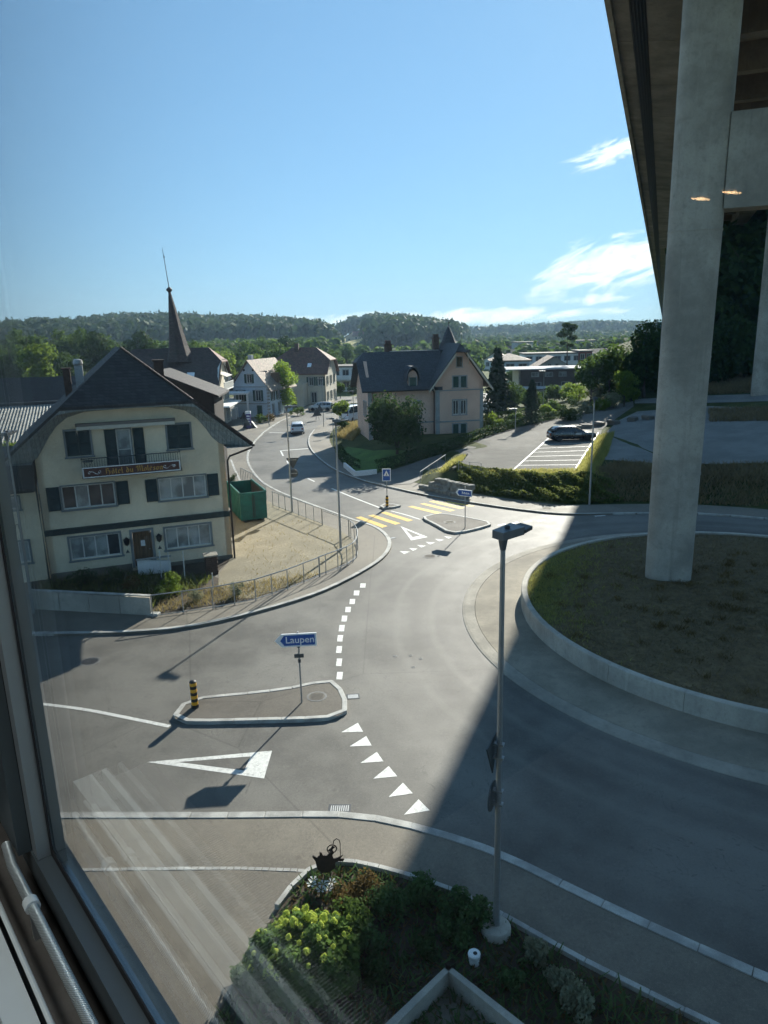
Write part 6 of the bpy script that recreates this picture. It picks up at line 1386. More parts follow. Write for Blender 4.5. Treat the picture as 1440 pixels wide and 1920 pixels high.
# dry flower strip, hedges
def strip(name, label, poly, n, h, w, lf, zf, kind=None, cat=None, lean=.5, seed=1):
    rng = np.random.default_rng(seed); xs = [p[0] for p in poly]; ys = [p[1] for p in poly]; P = []
    while len(P) < n:
        x, y = rng.uniform(min(xs), max(xs)), rng.uniform(min(ys), max(ys))
        if inpoly(x, y, poly): P.append((x, y, zf(x, y)))
    o = link(name, np_quads(name, blades(rng, np.array(P), h, w, lean), LF[lf])); 
    if kind: o['kind'] = kind
    return tag(o, label, cat)
strip('dry_flower_strip', 'yellow dry grass strip beside the street trees', GT([(632, 822), (645, 800), (668, 797), (676, 812), (660, 828)]), 3000, .6, .09, 'dry', zt, 'stuff', 'dry grass')
def hedge(name, label, line, H, Wd, n, size, lf, zf, seed, cat='hedge'):
    rng = np.random.default_rng(seed); P = resample(line, .4); P = np.array(P); t = np.gradient(P, axis=0); t /= np.linalg.norm(t, axis=1, keepdims=True) + 1e-9; nn = np.stack([-t[:, 1], t[:, 0]], 1)
    i = rng.integers(0, len(P), n); a = rng.uniform(0, 2 * np.pi, n); k = rng.uniform(.75, 1.08, n) * (1 + .12 * np.sin(i * .9))
    sx = np.cos(a) * k; sz = np.sin(a) * k
    sx = np.sign(sx) * np.abs(sx) ** .6; sz = np.sign(sz) * np.abs(sz) ** .6
    q = P[i] + nn[i] * (sx * Wd / 2)[:, None] + t[i] * rng.uniform(-.3, .3, n)[:, None]
    z = np.array([zf(x, y) for x, y in q]) + H * (.5 + .5 * sz)
    C = np.stack([q[:, 0], q[:, 1], z], 1); N = np.stack([nn[i][:, 0] * sx, nn[i][:, 1] * sx, sz], 1)
    o = thing(name, (0, 0, 0), 0, label, cat); link('foliage', np_quads('foliage', leaf_quads(C, N, size, rng), LF[lf]), o); return o
hedge('hedge', 'long low dark hedge along the lane below the pink house', GT([(712, 882), (770, 866), (830, 848), (900, 822), (960, 803), (1040, 785)]), 1.0, .9, 9000, .19, 'dark', zt, 3)
hedge('hedge', 'dark hedge along the front of the pink house lawn', GT([(636, 850), (645, 866), (668, 880)]), .9, .8, 2200, .17, 'dark', zt, 4)
hedge('hedge', 'garden hedge right of the pink house', GT([(905, 800), (935, 792), (985, 782)]), 1.2, 1.2, 3000, .2, 'mid', zt, 5)
hedge('hedge', 'long clipped hedge in front of the far white terraced block', [tuple(at(x, 770, 118)[:2]) for x in (625, 660, 690)], 1.2, 1.0, 1800, .26, 'dark', lambda x, y: 0, 6)
# the planted bank below the car park
bank_line = [p for p in RB if 5.6 < p[0] < 17.6 and p[1] < 56]; hb = thing('bank_hedge', (0, 0, 0), 0, 'sprawling green hedge on the bank below the car park', 'hedge'); rng = np.random.default_rng(8); C, N = [], []
while len(C) < 15000:
    x = rng.uniform(6.2, 17.4); s = rng.uniform(.25, 4.7); yb = float(np.interp(x, _rbx_x, _rbx_y)); y = yb + s; k = .55 + .4 * math.sin(x * 1.7) * math.sin(s * 2.3 + x) + .2 * math.sin(x * 4.1 + s * 3)
    if x > 15.8 and rng.uniform() < (x - 15.8) / 1.8: continue
    h = max(.12, k) * .68 * (1 - .6 * max(0, (s - 3.4) / 1.3)); C.append((x, y, zt(x, y) + h * rng.uniform(.35, 1.05))); N.append((rng.normal() * .4, -.4, .8))
link('foliage', np_quads('foliage', leaf_quads(np.array(C), np.array(N), .21, rng), LF['hedge']), hb)
strip('verge_grass', 'green grass rim between hedge and car park', [(6, 54.6), (17.6, 54.0), (16.5, 56.3), (6, 57.0)], 5000, .22, .06, 'grass', zt, 'stuff', 'grass', .6, 21)
strip('verge_grass', 'yellow-green grass beside the parking bays', GT([(1080, 886), (1122, 820), (1150, 812), (1140, 850), (1120, 885), (1135, 915), (1100, 905)]), 5200, .32, .07, 'grass', zt, 'stuff', 'grass', .6, 22)
strip('dry_bank_grass', 'dry grass covering the shaded bank under the viaduct', GT([(1120, 882), (1160, 868), (1440, 872), (1460, 950), (1215, 942), (1110, 940)]), 9000, .38, .06, 'straw', zt, 'stuff', 'dry grass', .7, 23)
strip('hillside_grass', 'dry brown grass on the slope beside the path', GT([(1330, 792), (1460, 790), (1460, 765), (1330, 768)]), 3500, .35, .08, 'straw', zt, 'stuff', 'dry grass', .7, 24); strip('slope_grass', 'dry grass around the foot of the rear pier', GT([(1330, 740), (1460, 735), (1470, 690), (1330, 715)]), 4500, .45, .10, 'straw', zt, 'stuff', 'dry grass', .7, 25)
strip('wedge_grass', 'yellow-green grass wedge beside the ramped lane', GT([(800, 895), (840, 872), (872, 856), (866, 866), (842, 882), (830, 890)]), 2600, .28, .06, 'grass', zt, 'stuff', 'grass', .6, 26)
strip('garden_weeds', 'dry weeds along the railing below the hotel', G([(292, 1152), (480, 1122), (560, 1094), (600, 1076), (560, 1080), (440, 1098), (380, 1105), (300, 1135)], .1), 1500, .24, .03, 'dry', lambda x, y: .11, 'stuff', 'weeds', .8, 27)
strip('garden_weeds', 'sparse green weeds in front of the hotel wall', G([(60, 1135), (285, 1145), (300, 1130), (380, 1105), (400, 1085), (250, 1075), (80, 1095)], .1), 3000, .32, .045, 'hedge', lambda x, y: .11, 'stuff', 'weeds', .6, 28)
strip('lot_weeds', 'thin dry weeds scattered over the gravel lot', G([(445, 1040), (450, 990), (560, 975), (650, 1010), (660, 1045), (480, 1115)], .1), 420, .12, .03, 'dry', lambda x, y: .12, 'stuff', 'weeds', .7, 29)
for i, (px, py, s, n, lf, lab) in enumerate(((325, 1112, .62, 1500, 'light', 'bright leafy weed bush before the hotel terrace'), (447, 1118, .42, 600, 'dusty', 'dusty weed clump by the railing below the gravel lot'), (300, 1125, .40, 500, 'mid', 'low weed clump left of the bright weed bush'), (370, 1128, .38, 500, 'dusty', 'pale weed clump right of the bright weed bush'), (250, 1108, .5, 600, 'brown', 'brown withered clump behind the panel wall'), (160, 1100, .75, 1200, 'dark', 'dark shaded bush behind the panel wall'), (215, 1098, .6, 900, 'dark', 'second dark shaded bush behind the panel wall'), (434, 905, .5, 600, 'dark', 'small dark shrub behind the green container'))):
    bush(gp(px, py, .11), lab, 130 + i, (s, s, s * 1.1), n, .085 if s < .7 else .1, lf, 8)
bush(gp(16, 868, 4.6) if False else Vector((-27.5, 52.5, 3.4)), 'leafy shrub at the edge of the corrugated roof', 150, (1.6, 1.2, 1.3), 1200, .2, 'light', 8)
for i, (px, py) in enumerate(((505, 790), (488, 793), (558, 778))): bush(gp(px, py, .1), ['low planted shrubs left in front of the pale gable house', 'small shrub beside the violet totem', 'low shrub at the garage of the cream house'][i], 160 + i, (1.4, .9, .7), 900, .18, 'brown' if i == 0 else 'mid', 8)
# roundabout turf
rng = np.random.default_rng(31); n = 26000; r_ = 10.4 * np.sqrt(rng.uniform(0, 1, n)); a = rng.uniform(0, 2 * np.pi, n); X = RC[0] + r_ * np.cos(a); Y_ = RC[1] + r_ * np.sin(a)
off = X * math.cos(VA) - Y_ * math.sin(VA); pr = .72 + .16 * (1 - (r_ / 10.3) ** 2); PT = np.stack([X, Y_, pr - .01], 1)
green = rng.uniform(size=n) < 1 / (1 + np.exp((off + 3.4) * 1.6)); g1 = PT[green]; g2 = PT[~green]; extra = np.repeat(g1, 5, axis=0) + rng.normal(size=(len(g1) * 5, 3)) * np.array([.12, .12, 0])
rr = np.hypot(extra[:, 0] - RC[0], extra[:, 1] - RC[1]); extra = extra[rr < 10.42]
tag(link('roundabout_grass', np_quads('roundabout_grass', blades(rng, np.concatenate([g1, extra]), .11, .03, .6), LF['grass'])), 'green grass edge of the roundabout island', 'grass', None, 'stuff')
tc_ = np.stack([RC[0] + rng.normal(size=150) * 4.6, RC[1] + rng.normal(size=150) * 4.6, np.full(150, .8)], 1); tc_ = tc_[np.hypot(tc_[:, 0] - RC[0], tc_[:, 1] - RC[1]) < 10]; tuft = np.repeat(tc_, 34, axis=0) + rng.normal(size=(len(tc_) * 34, 3)) * np.array([.13, .13, 0]); tuft[:, 2] = .71 + .16 * (1 - (np.hypot(tuft[:, 0] - RC[0], tuft[:, 1] - RC[1]) / 10.3) ** 2)
tag(link('island_weed_tufts', np_quads('island_weed_tufts', blades(rng, tuft, .17, .03, .7), LF['brown'])), 'withered weed tufts dotted over the roundabout island', 'weeds', None, 'stuff')
tag(link('roundabout_dead_grass', np_quads('roundabout_dead_grass', blades(rng, g2, .10, .035, .9), LF['straw'])), 'withered brown grass of the roundabout island under the viaduct', 'dry grass', None, 'stuff')

# ---- planting bed
hyp = gp(572, 1772, .75); hy = thing('hydrangea', (hyp.x, hyp.y, .13), 0, 'large hydrangea with lime-yellow flower heads in the planting bed', 'shrub')
rng = np.random.default_rng(41); C, N = [], []
for _ in range(9500):
    x, y = rng.uniform(-1.25, 1.05), rng.uniform(-1.0, 1.0)
    if (x / 1.25) ** 2 + (y / 1.0) ** 2 > 1: continue
    top = .95 * math.sqrt(max(.05, 1 - ((x / 1.35) ** 2 + (y / 1.1) ** 2))) * (.9 + .15 * math.sin(x * 7) * math.cos(y * 6)); C.append((x, y, top * rng.uniform(.5, 1.06))); N.append((x * .5, y * .5, .9))
link('foliage', np_quads('foliage', leaf_quads(np.array(C), np.array(N), .13, rng, .65), LF['hyd']), hy); link('stem', stem_me, hy)
fl_me = []
for sd_ in range(3):
    r2 = np.random.default_rng(50 + sd_); d = r2.normal(size=(190, 3)); d /= np.linalg.norm(d, axis=1, keepdims=True); P = d * np.array([.078, .078, .105]) * r2.uniform(.72, 1.12, (190, 1)); P[:, :2] *= (1 - .55 * np.clip(P[:, 2:3] / .105, 0, 1)); fl_me.append(np_quads('flower_head', leaf_quads(P, d, .036, r2, .9, .3), LF['flower']))
heads = [(-1.05, .15), (-.95, -.1), (-.9, .45), (-.8, .2), (-.78, -.3), (-.7, .6), (-.62, .32), (-.6, -.05), (-.55, .75), (-.5, .5), (-.45, .15), (-.42, -.35), (-.35, .7), (-.3, .4), (-.28, -.1), (-.2, .62), (-.15, .25), (-.12, -.4), (-.08, .8), (0, .5), (.02, .05), (.08, .68), (.12, .3), (.2, .48), (.25, -.1), (.28, .72), (.32, .2), (.4, .42), (.45, .02), (.48, .62), (.56, .3), (.6, -.15), (.66, .45), (.72, .1), (.8, .3), (-.55, -.55), (-.2, -.62), (.05, -.3), (.1, .86), (-.25, .88), (-.68, .05), (.38, .84), (-.05, .38), (.55, .78), (-.85, .62), (.18, -.52), (-.95, -.35), (-.7, -.5), (-.38, -.7), (.35, -.35), (.5, -.4), (-1.1, .35), (-.1, -.2), (-.6, -.3), (.7, .62), (.85, .1), (-.02, .2), (-.4, .58)]
for i, (x, y) in enumerate(heads):
    x *= 1.08; y *= 1.05; top = .95 * math.sqrt(max(.05, 1 - ((x / 1.35) ** 2 + (y / 1.1) ** 2))); o = link('flower_head', fl_me[i % 3], hy, (x + rng.uniform(-.09, .09), y + rng.uniform(-.09, .09), top + rng.uniform(-.13, .04))); k = rng.uniform(.6, 1.2); o.scale = (k, k, k); o.rotation_euler = (rng.uniform(-.3, .3), rng.uniform(-.3, .3), i)
bedshrubs = ((650, 1700, .32, 'brown', 'brown low shrub beside the iron sculpture'), (690, 1690, .34, 'brown', 'olive-brown shrub right of the iron sculpture'), (735, 1715, .42, 'bed', 'feathery grey-green shrub in the middle of the bed'), (665, 1745, .38, 'mid', 'glossy green shrub right of the hydrangea'), (690, 1775, .40, 'bed', 'dark shrub below the glossy green one'), (790, 1690, .36, 'bed', 'rounded shrub along the bed kerb'), (850, 1710, .36, 'bed', 'rounded shrub second along the bed kerb'), (895, 1730, .34, 'bed', 'rounded shrub next to the lamp footing'), (860, 1760, .30, 'bed', 'small dark shrub left of the lamp footing'), (800, 1785, .26, 'dark', 'small dark shrub above the basement wall corner'), (620, 1850, .42, 'dark', 'shaded shrub below the hydrangea'), (520, 1860, .45, 'mid', 'spreading shrub left below the hydrangea'), (700, 1840, .25, 'dark', 'low dark shrub left of the basement wall'), (1010, 1800, .24, 'dusty', 'pale thin perennial right of the lamp footing'), (1045, 1850, .24, 'dusty', 'pale perennial near the lower bed kerb'), (960, 1850, .20, 'bed', 'small plant right of the path light'), (1080, 1900, .28, 'dusty', 'pale leafy perennial at the bottom of the bed'), (470, 1840, .30, 'mid', 'leafy shrub at the pavement edge of the bed'))
for i, (px, py, s, lf, lab) in enumerate(bedshrubs): bush(gp(px, py, .13), lab, 200 + i, (s * 1.25, s * 1.25, s * 1.05), 1300, .078, lf, 10, name='bed_shrub', cat='shrub')
for i, (px, py) in enumerate(((588, 1664), (603, 1682), (617, 1680), (622, 1668), (585, 1672), (606, 1672))):
    o = thing('white_flower', gp(px, py, .14), i, 'white star-shaped flower at the feet of the iron sculpture', 'flower', 'white flowers in the bed'); m = MB()
    for k in range(6): a = k * math.pi / 3; m.add([(.02 * math.cos(a), .02 * math.sin(a), .2), (.10 * math.cos(a - .3), .10 * math.sin(a - .3), .23), (.12 * math.cos(a), .12 * math.sin(a), .22), (.10 * math.cos(a + .3), .10 * math.sin(a + .3), .23)], [(0, 1, 2, 3)])
    m.build('petal', LF['flower_w'], o); MB().tube([(0, 0, -.02), (0, 0, .2)], .008, 5).build('stalk', LF['bed'], o)
bp = [(p[0], p[1]) for p in offset_line(BK, -.2)][:60] + [(4.0, 6.0), (-1.6, 6.5), tuple(gp(410, 1920)[:2]), tuple(gp(455, 1850)[:2]), tuple(gp(500, 1760)[:2])]
strip('bed_ground_cover', 'low dark ground cover and leaf litter in the planting bed', bp, 4200, .10, .05, 'brown', lambda x, y: .13, 'stuff', 'ground cover', .9, 60)
strip('bed_green_cover', 'sparse green ground cover in the planting bed', bp, 6500, .16, .06, 'bed', lambda x, y: .13, 'stuff', 'ground cover', .9, 61)

# ================================================================== HILLS
def skyz(table, az_): return float(np.interp(az_, [t[0] for t in table], [t[1] for t in table]))
def hill(name, sky_px, Yr, depth, back, th, a0, a1, na=90, nr=26, seed=1):
    tb = []
    for x, y in sky_px:
        d = ray(x, y); tb.append((math.atan2(d.x, d.y), CAM_H + d.z / math.hypot(d.x, d.y) * Yr - th))
    rng = np.random.default_rng(seed)
    def z(a, r):
        zr = skyz(tb, a); t = (r - (Yr - depth)) / depth
        if t <= 1: s = max(0, t); s = s ** 1.25; zz = zr * (s * (1.35 - .35 * s) if s < 1 else 1)
        else: zz = zr * max(.5, 1 - (r - Yr) / back * .5)
        return zz + 1.2 * math.sin(a * 40 + r * .01) * min(1, max(0, t)) * (1 if t < .9 else 0)
    vs, fs = [], []
    for i in range(na + 1):
        a = a0 + (a1 - a0) * i / na
        for j in range(nr + 1):
            r = Yr - depth + (depth + back) * j / nr; vs.append((r * math.sin(a), r * math.cos(a), z(a, r) - .5))
    for i in range(na):
        for j in range(nr): k = i * (nr + 1) + j; fs.append((k, k + 1, k + nr + 2, k + nr + 1))
    struct(MB().add(vs, fs).build(name, A['forest_floor'], None, True)); return z
def forest(name, label, z, n, r0, r1, a0, a1, clear, seed, lf, hs=(9, 19), conif=.3, q=26, mask=None):
    rng = np.random.default_rng(seed); quads = []
    cnt = 0
    while cnt < n:
        a = rng.uniform(a0, a1); r = math.sqrt(rng.uniform(r0 * r0, r1 * r1))
        if any((a - ca) ** 2 / wa ** 2 + (r - cr_) ** 2 / wr ** 2 < 1 for ca, cr_, wa, wr in clear): continue
        if mask and not mask(a, r, rng): continue
        cnt += 1; h = rng.uniform(*hs); x, y = r * math.sin(a), r * math.cos(a); zz = z(a, r) - .5
        if rng.uniform() < conif:
            t = rng.uniform(0, 1, q); rad = h * .2 * (1 - t) + .3; b = rng.uniform(0, 6.28, q); P = np.stack([x + rad * np.cos(b), y + rad * np.sin(b), zz + h * 1.12 * (.1 + .9 * t)], 1); N = np.stack([np.cos(b), np.sin(b), np.full(q, .4)], 1); S = h * .22 * (1.1 - t * .7)
        else:
            d = rng.normal(size=(q, 3)); d /= np.linalg.norm(d, axis=1, keepdims=True); d[:, 2] = np.where(d[:, 2] < -.5, -d[:, 2], d[:, 2]); k = rng.uniform(.75, 1.1, (q, 1)); P = np.array([x, y, zz + h * .58]) + d * k * np.array([h * .34, h * .34, h * .42]); N = d; S = np.full(q, h * .26)
        quads.append((P, N, S))
    P = np.concatenate([a for a, _, _ in quads]); N = np.concatenate([a for _, a, _ in quads]); S = np.concatenate([a for _, _, a in quads])
    me = np_quads(name, leaf_quads(P, N, S, rng, .8, .35), LF[lf]); return tag(link(name, me), label, 'forest', None, 'stuff')
skyA = [(-900, 640), (-300, 612), (0, 606), (90, 600), (200, 593), (300, 590), (420, 593), (500, 596), (580, 603), (630, 611), (652, 600), (690, 591), (745, 593), (800, 600), (870, 611), (940, 628), (1000, 642), (1100, 655)]
skyB = [(500, 640), (800, 630), (940, 620), (1000, 612), (1060, 607), (1100, 603), (1160, 606), (1230, 612), (1400, 600), (2000, 560)]
azp = lambda x, y=620: math.atan2(ray(x, y).x, ray(x, y).y)
zA_ = hill('wooded_hill', skyA, 820, 420, 500, 15.5, azp(-1500), azp(1000)); zB_ = hill('far_hill', skyB, 1750, 700, 900, 18, azp(700), azp(2600), seed=2)
def meadow_patch(z, ca, cr_, wa, wr):
    vs = [(0, 0)]; P = []
    for k in range(28):
        t = 2 * math.pi * k / 28; j = 1 + .12 * math.sin(3 * t + ca * 50); P.append((ca + wa * j * math.cos(t), cr_ + wr * j * math.sin(t)))
    m = MB(); rings = [[(ca + (a - ca) * f, cr_ + (r - cr_) * f) for a, r in P] for f in (.02, .25, .5, .75, 1.0)]
    m.add([(r * math.sin(a), r * math.cos(a), z(a, r) + .15) for g in rings for a, r in g], [(i * 28 + k, i * 28 + (k + 1) % 28, (i + 1) * 28 + (k + 1) % 28, (i + 1) * 28 + k) for i in range(4) for k in range(28)])
    struct(m.build('hillside_meadow', A['hay_meadow']))
A['hay_meadow'] = mat('hay_meadow', (.30, .29, .10), .95, .2, .03, 0, col2=(.44, .37, .17), spec=.1)
for q in ((azp(655), 640, .032, 155), (azp(120), 805, .045, 34), (azp(615), 800, .012, 40)): meadow_patch(zA_, *q)
for q in ((azp(1020), 1450, .022, 130), (azp(1110), 1600, .02, 60), (azp(1180), 1500, .012, 50)): meadow_patch(zB_, *q)
clA = [(azp(655), 640, .032, 155), (azp(120), 805, .045, 34), (azp(615), 800, .012, 40)]
forest('hill_forest', 'mixed forest covering the wooded hill', zA_, 5600, 500, 850, azp(-400), azp(1010), clA, 3, 'blue', q=34, mask=lambda a, r, g: zA_(a, r) > 1.0)
forest('far_forest', 'hazy forest on the far right hill', zB_, 3600, 1150, 1800, azp(820), azp(1420), [(azp(1020), 1450, .022, 130), (azp(1110), 1600, .02, 60), (azp(1180), 1500, .012, 50)], 4, 'blue', (14, 22), .3, 18)
forest('town_trees', 'garden trees scattered between the town houses at the right', lambda a, r: -2.0, 420, 200, 900, azp(860), azp(1330), [], 9, 'mid', (5.5, 9.5), .15, 70)
forest('far_slope_wood', 'woodland strip at the foot of the far hill', lambda a, r: -4.0, 700, 800, 1250, azp(840), azp(1400), [(azp(1030), 1050, .03, 70)], 10, 'blue', (9, 14), .2, 22)
forest('valley_wood', 'belt of woodland in the valley before the hills', lambda a, r: -3.0 if a > azp(640) else 0, 1500, 270, 520, azp(-250), azp(1300), [(azp(655), 450, .034, 110)], 6, 'mid', (7.5, 11), .08, 60, mask=lambda a, r, g: g.uniform() < (.95 if a < azp(640) else .30 if r < 380 else .0))
for i, (px, r, w, lab) in enumerate(((648, 650, 12, 'largest farmhouse on the hillside clearing'), (662, 640, 9, 'small house right of the hillside farmhouse'), (700, 610, 10, 'hillside house among trees above the pink house chimney'), (612, 760, 10, 'house at the upper left edge of the clearing'), (690, 585, 9, 'low house at the foot of the clearing'), (722, 600, 9, 'rightmost of the houses above the pink roof'))):
    a = azp(px); ghouse('hillside_house', lab, (r * math.sin(a), r * math.cos(a), zA_(a, r) - .6), R(20 * (i % 3) - 20), w, w * .8, 4.5, 8.0, 'x' if i % 2 else 'y', 'plaster_beige', 'tiles_red' if i % 2 else 'tiles_brown', row('f', (w * .2, w * .6), 1.4, 1.2, 1.6), .7)
for i, (px, r, w, rf, lab) in enumerate(((905, 240, 8, 'tiles_tan', 'pale town house just right of the pink gable'), (935, 330, 9, 'tiles_red', 'red-roofed town house above the villa'), (955, 270, 8, 'tiles_dark', 'dark-roofed town house right of the villa roof'), (1030, 300, 9, 'tiles_tan', 'tan-roofed town house behind the long apartment block'), (1050, 380, 10, 'tiles_red', 'red-roofed house behind the tall pine'), (1120, 260, 9, 'tiles_brown', 'brown-roofed house right of the red block'), (1150, 330, 12, 'tiles_tan', 'broad pale house above the right-hand trees'), (1180, 290, 9, 'tiles_red', 'red-roofed house left of the viaduct edge'), (880, 300, 8, 'tiles_brown', 'small house behind the pink gable roof'))):
    a = azp(px, 650); ghouse('town_house', lab, (r * math.sin(a), r * math.cos(a), -1.5), R(25 * (i % 3) - 25), w, w * .8, 4.2, 6.6, 'x' if i % 2 else 'y', 'plaster_white', rf, row('f', (w * .15, w * .6), 2.4, 1.1, 1.3), .6, group=None)
# air between here and the hills
hz_s = NT('haze_air'); vv = hz_s.n('ShaderNodeVolumePrincipled'); vv.inputs['Density'].default_value = .00024; vv.inputs['Color'].default_value = (.55, .78, 1.0, 1); vv.inputs['Anisotropy'].default_value = .0; hz_s.l(vv.outputs[0], hz_s.out.inputs['Volume'])
o = MB().box(-1900, 2300, -120, 2900, -1.4, 150).build('haze', hz_s.m); o['kind'] = 'stuff'; o['label'] = 'thin summer haze in the air'; o['category'] = 'haze'

# ================================================================== THE WINDOW AND THE ROOM BEHIND IT
WA = R(40.5); wN = Vector((math.cos(WA), math.sin(WA), 0)); wU = Vector((-math.sin(WA), math.cos(WA), 0)); CAMP = Vector((0, 0, CAM_H))
# local frame: x = outwards through the glass, y = along the glass to the left, z = up from eye level
def room_thing(name, label, cat): return thing(name, CAMP, WA, label, cat)
s_ = NT('window_pane_glass'); g_ = s_.n('ShaderNodeNewGeometry'); dt = s_.n('ShaderNodeVectorMath', operation='DOT_PRODUCT'); s_.l(g_.outputs['Normal'], dt.inputs[0]); s_.l(g_.outputs['Incoming'], dt.inputs[1])
om = s_.math('SUBTRACT', 1.0, s_.math('ABSOLUTE', dt.outputs['Value']), clamp=True); fr = s_.math('ADD', .035, s_.math('MULTIPLY', s_.math('POWER', om, 5.0), .965))
tr = s_.n('ShaderNodeBsdfTransparent'); tr.inputs[0].default_value = (.965, .975, .965, 1); gl = s_.n('ShaderNodeBsdfGlossy'); gl.inputs['Roughness'].default_value = .0; gl.inputs[0].default_value = (1, 1, 1, 1)
mx = s_.n('ShaderNodeMixShader'); s_.l(fr, mx.inputs[0]); s_.l(tr.outputs[0], mx.inputs[1]); s_.l(gl.outputs[0], mx.inputs[2]); s_.l(mx.outputs[0], s_.out.inputs['Surface'])
A['pane'] = s_.m
A['alu'] = mat_plain('dark_aluminium_frame', (.10, .125, .135), .45, .5); A['alu_light'] = mat_plain('anodised_frame', (.34, .38, .39), .4, .6); A['gasket'] = mat_plain('black_gasket', (.008, .008, .009), .7)
A['sill_wood'] = mat_boards('brown_sill_board', (.085, .075, .064), (.11, .099, .086), 3); A['room'] = mat('room_plaster', (.16, .16, .155), .9, .08); A['room_dark'] = mat('dark_room_panel', (.008, .010, .014), .8, .2); A['light_metal'] = mat_plain('pale_metal_strip', (.66, .70, .68), .45, .1)
s_ = NT('braided_steel'); tcx = s_.n('ShaderNodeTexCoord'); wv = s_.n('ShaderNodeTexWave', bands_direction='DIAGONAL'); s_.l(tcx.outputs['Object'], wv.inputs['Vector']); wv.inputs['Scale'].default_value = 170
A['braid'] = s_.principled(s_.mix(wv.outputs['Fac'], (.32, .35, .34), (.62, .66, .64)), .4, .6, s_.bump(wv.outputs['Fac'], .5, .003), .5)
YL, YR, ZS, ZT = 1.165, -4.2, -.85, 1.5
w = room_thing('window_pane', 'large clear window pane the view is seen through', 'window'); MB().box(.2325, .249, YR, YL - .004, ZS + .004, ZT).build('glass', A['pane'], w)
f = room_thing('window_frame', 'dark metal window frame at the left and lower edge', 'window frame')
MB().box(.205, .229, YR, YL + .17, ZS - .06, ZS).build('bottom_rail', A['alu'], f)
MB().box(.231, .252, YR, YL + .05, ZS - .09, ZS - .03).build('outer_rail', A['alu_light'], f); MB().box(.2295, .2315, YR, YL, ZS - .029, ZS + .014).build('gasket', A['gasket'], f)
MB().box(.208, .229, YL - .002, YL + .030, ZS + .001, ZT).build('jamb_profile', A['alu_light'], f); MB().box(.186, .207, YL + .031, YL + .17, ZS + .001, ZT).build('jamb', A['alu'], f); MB().box(.231, .254, YL + .004, YL + .17, ZS - .029, ZT).build('outer_jamb', A['alu'], f); MB().box(.2295, .2315, YL - .010, YL - .003, ZS + .015, ZT).build('gasket', A['gasket'], f)
MB().box(.208, .229, YL + .0305, YL + .045, ZS + .001, ZT).build('bead', A['gasket'], f)
sl = room_thing('window_sill', 'brown wooden sill board inside the window', 'sill'); MB().box(.135, .207, YR, 1.45, ZS - .09, ZS - .065).build('board', A['sill_wood'], sl); MB().box(-.30, .134, YR, 1.45, ZS - .14, ZS - .10).build('trough', A['gasket'], sl)
cb_ = room_thing('sill_cable', 'braided steel cable with clamp along the window sill', 'cable'); MB().tube([(.172, YR, ZS), (.172, 0, ZS), (.172, 1.18, ZS), (.176, 1.23, ZS + .01)], .0078, 12).build('cable', A['braid'], cb_, True)
for y in (1.06, -.2): MB().tube([(.172, y, ZS), (.172, y + .018, ZS)], .0115, 12).build('clamp', A['light_metal'], cb_, True); MB().box(.168, .176, y + .006, y + .016, ZS - .066, ZS - .01).build('bracket', A['steel'], cb_)
gr = room_thing('sill_grille', 'ribbed convector grille with pale metal edge strips', 'grille')
MB().box(.090, .128, YR, 1.40, ZS - .10, ZS - .03).build('edge_bar', A['light_metal'], gr); MB().tube([(.137, YR, ZS - .02), (.137, 1.3, ZS - .02)], .004, 8).build('edge_rod', A['light_metal'], gr); MB().box(.060, .070, YR, 1.40, ZS - .10, ZS - .03).build('edge_bar', A['light_metal'], gr); MB().box(.074, .112, YR, 1.385, ZS - .05, ZS - .045).build('pale_strip', A['light_metal'], gr) if False else None
m = MB()
for k in range(420): y = -1.0 + k * .0057; m.box(.0, .116, y, y + .0028, ZS - .075, ZS - .05)
sl_o = m.build('slats', A['steel'], gr); sl_o['kind'] = 'stuff'
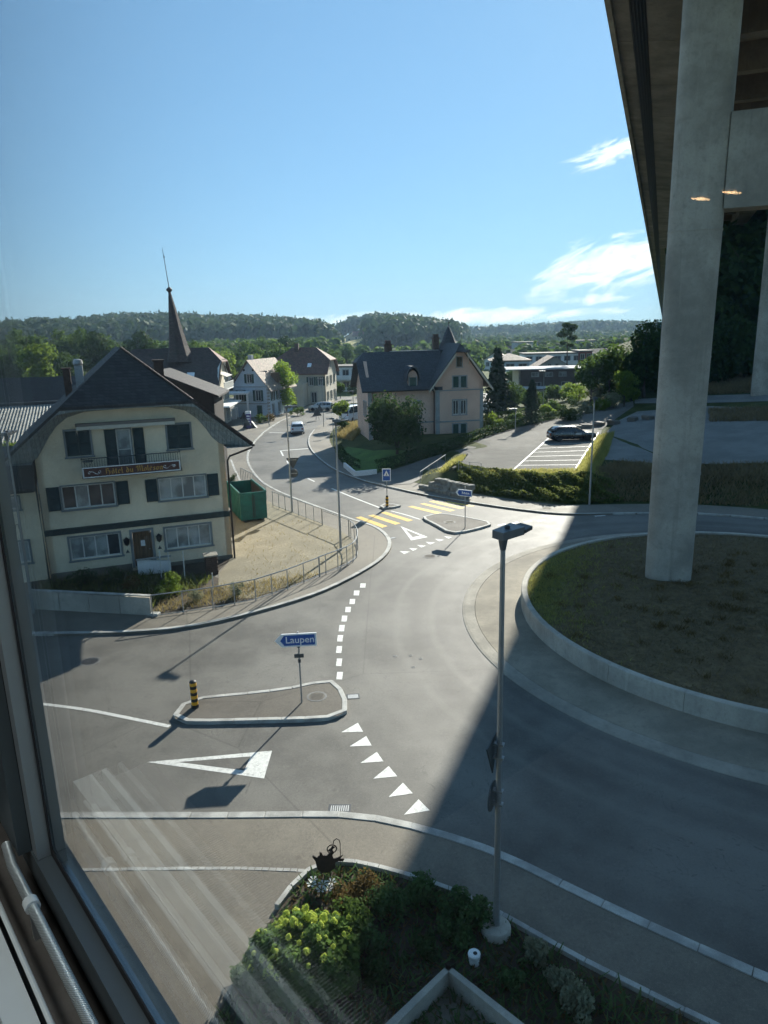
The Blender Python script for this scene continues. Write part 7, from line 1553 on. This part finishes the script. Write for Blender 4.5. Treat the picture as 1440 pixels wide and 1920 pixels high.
# room shell (closed apart from the window)
rm = link('room', None); rm.location = CAMP; rm.rotation_euler = (0, 0, WA); rm['kind'] = 'structure'
MB().box(-4.2, .19, 1.46, 1.66, -2.6, 2.2).build('side_wall', A['room_dark'], rm); MB().box(-4.2, .30, YR - .3, YR - .02, -2.6, 2.2).build('end_wall', A['room'], rm); MB().box(-4.4, -4.2, YR - .3, 1.66, -2.6, 2.2).build('back_wall', A['room'], rm); MB().box(-4.2, .30, YR - .3, 1.66, 1.51, 1.7).build('ceiling', A['room'], rm); MB().box(-4.2, .30, YR - .02, 1.46, -1.75, -1.6).build('floor', A['room'], rm); MB().box(.0, .20, YR - .02, 1.46, -1.6, ZS - .15).build('parapet', A['room'], rm)
MB().box(.255, .30, YR - 6, 6.0, -12.45, ZS - .14).build('facade', A['concrete_wall'], rm); MB().box(.20, .26, YL + .172, 6.0, ZS - .13, 2.2).build('facade_pier', A['room_dark'], rm)
# two lit ceiling lamps inside, which the glass mirrors
A['lamp_glow'] = bpy.data.materials.new('warm_lamp_glow'); A['lamp_glow'].use_nodes = True; nt_ = A['lamp_glow'].node_tree; nt_.nodes.clear(); e2 = nt_.nodes.new('ShaderNodeEmission'); e2.inputs[0].default_value = (1.0, .62, .30, 1); e2.inputs[1].default_value = 8.0; o2 = nt_.nodes.new('ShaderNodeOutputMaterial'); nt_.links.new(e2.outputs[0], o2.inputs[0])
for i, (px, py, T) in enumerate(((1309, 372, 2.6), (1368, 360, 2.6))):
    d = ray(px, py); Q = d * T; Q = Q - wN * (2 * (Q.dot(wN) - .2325)); o = thing('ceiling_lamp', CAMP + Q, WA + R(40), 'warm strip lamp inside the room, mirrored in the glass %s the pier edge' % ('left of' if i == 0 else 'right of'), 'lamp')
    MB().tube([(-.020, 0, 0), (.020, 0, 0)], .0028, 8).build('tube', A['lamp_glow'], o); MB().box(-.03, .03, -.008, .008, .006, .02).build('housing', A['steel'], o); MB().tube([(0, 0, .02), (0, 0, 1.49 - Q.z)], .003, 5).build('cord', A['black'], o)
o = room_thing('added_fill_panel', 'added fill light panel above the sill, out of view inside the room', 'lamp'); MB().box(-1.3, -.7, -.6, 1.2, 1.47, 1.505).build('housing', A['light_metal'], o)  # added glowing panel, out of view, brightens the sill and its reflections
A['fill_glow'] = bpy.data.materials.new('fill_panel_glow'); A['fill_glow'].use_nodes = True; nt_ = A['fill_glow'].node_tree; nt_.nodes.clear(); e3 = nt_.nodes.new('ShaderNodeEmission'); e3.inputs[0].default_value = (.90, .97, 1.0, 1); e3.inputs[1].default_value = 4.0; o3 = nt_.nodes.new('ShaderNodeOutputMaterial'); nt_.links.new(e3.outputs[0], o3.inputs[0])
MB().box(-1.28, -.72, -.58, 1.18, 1.455, 1.469).build('fill_face', A['fill_glow'], o)
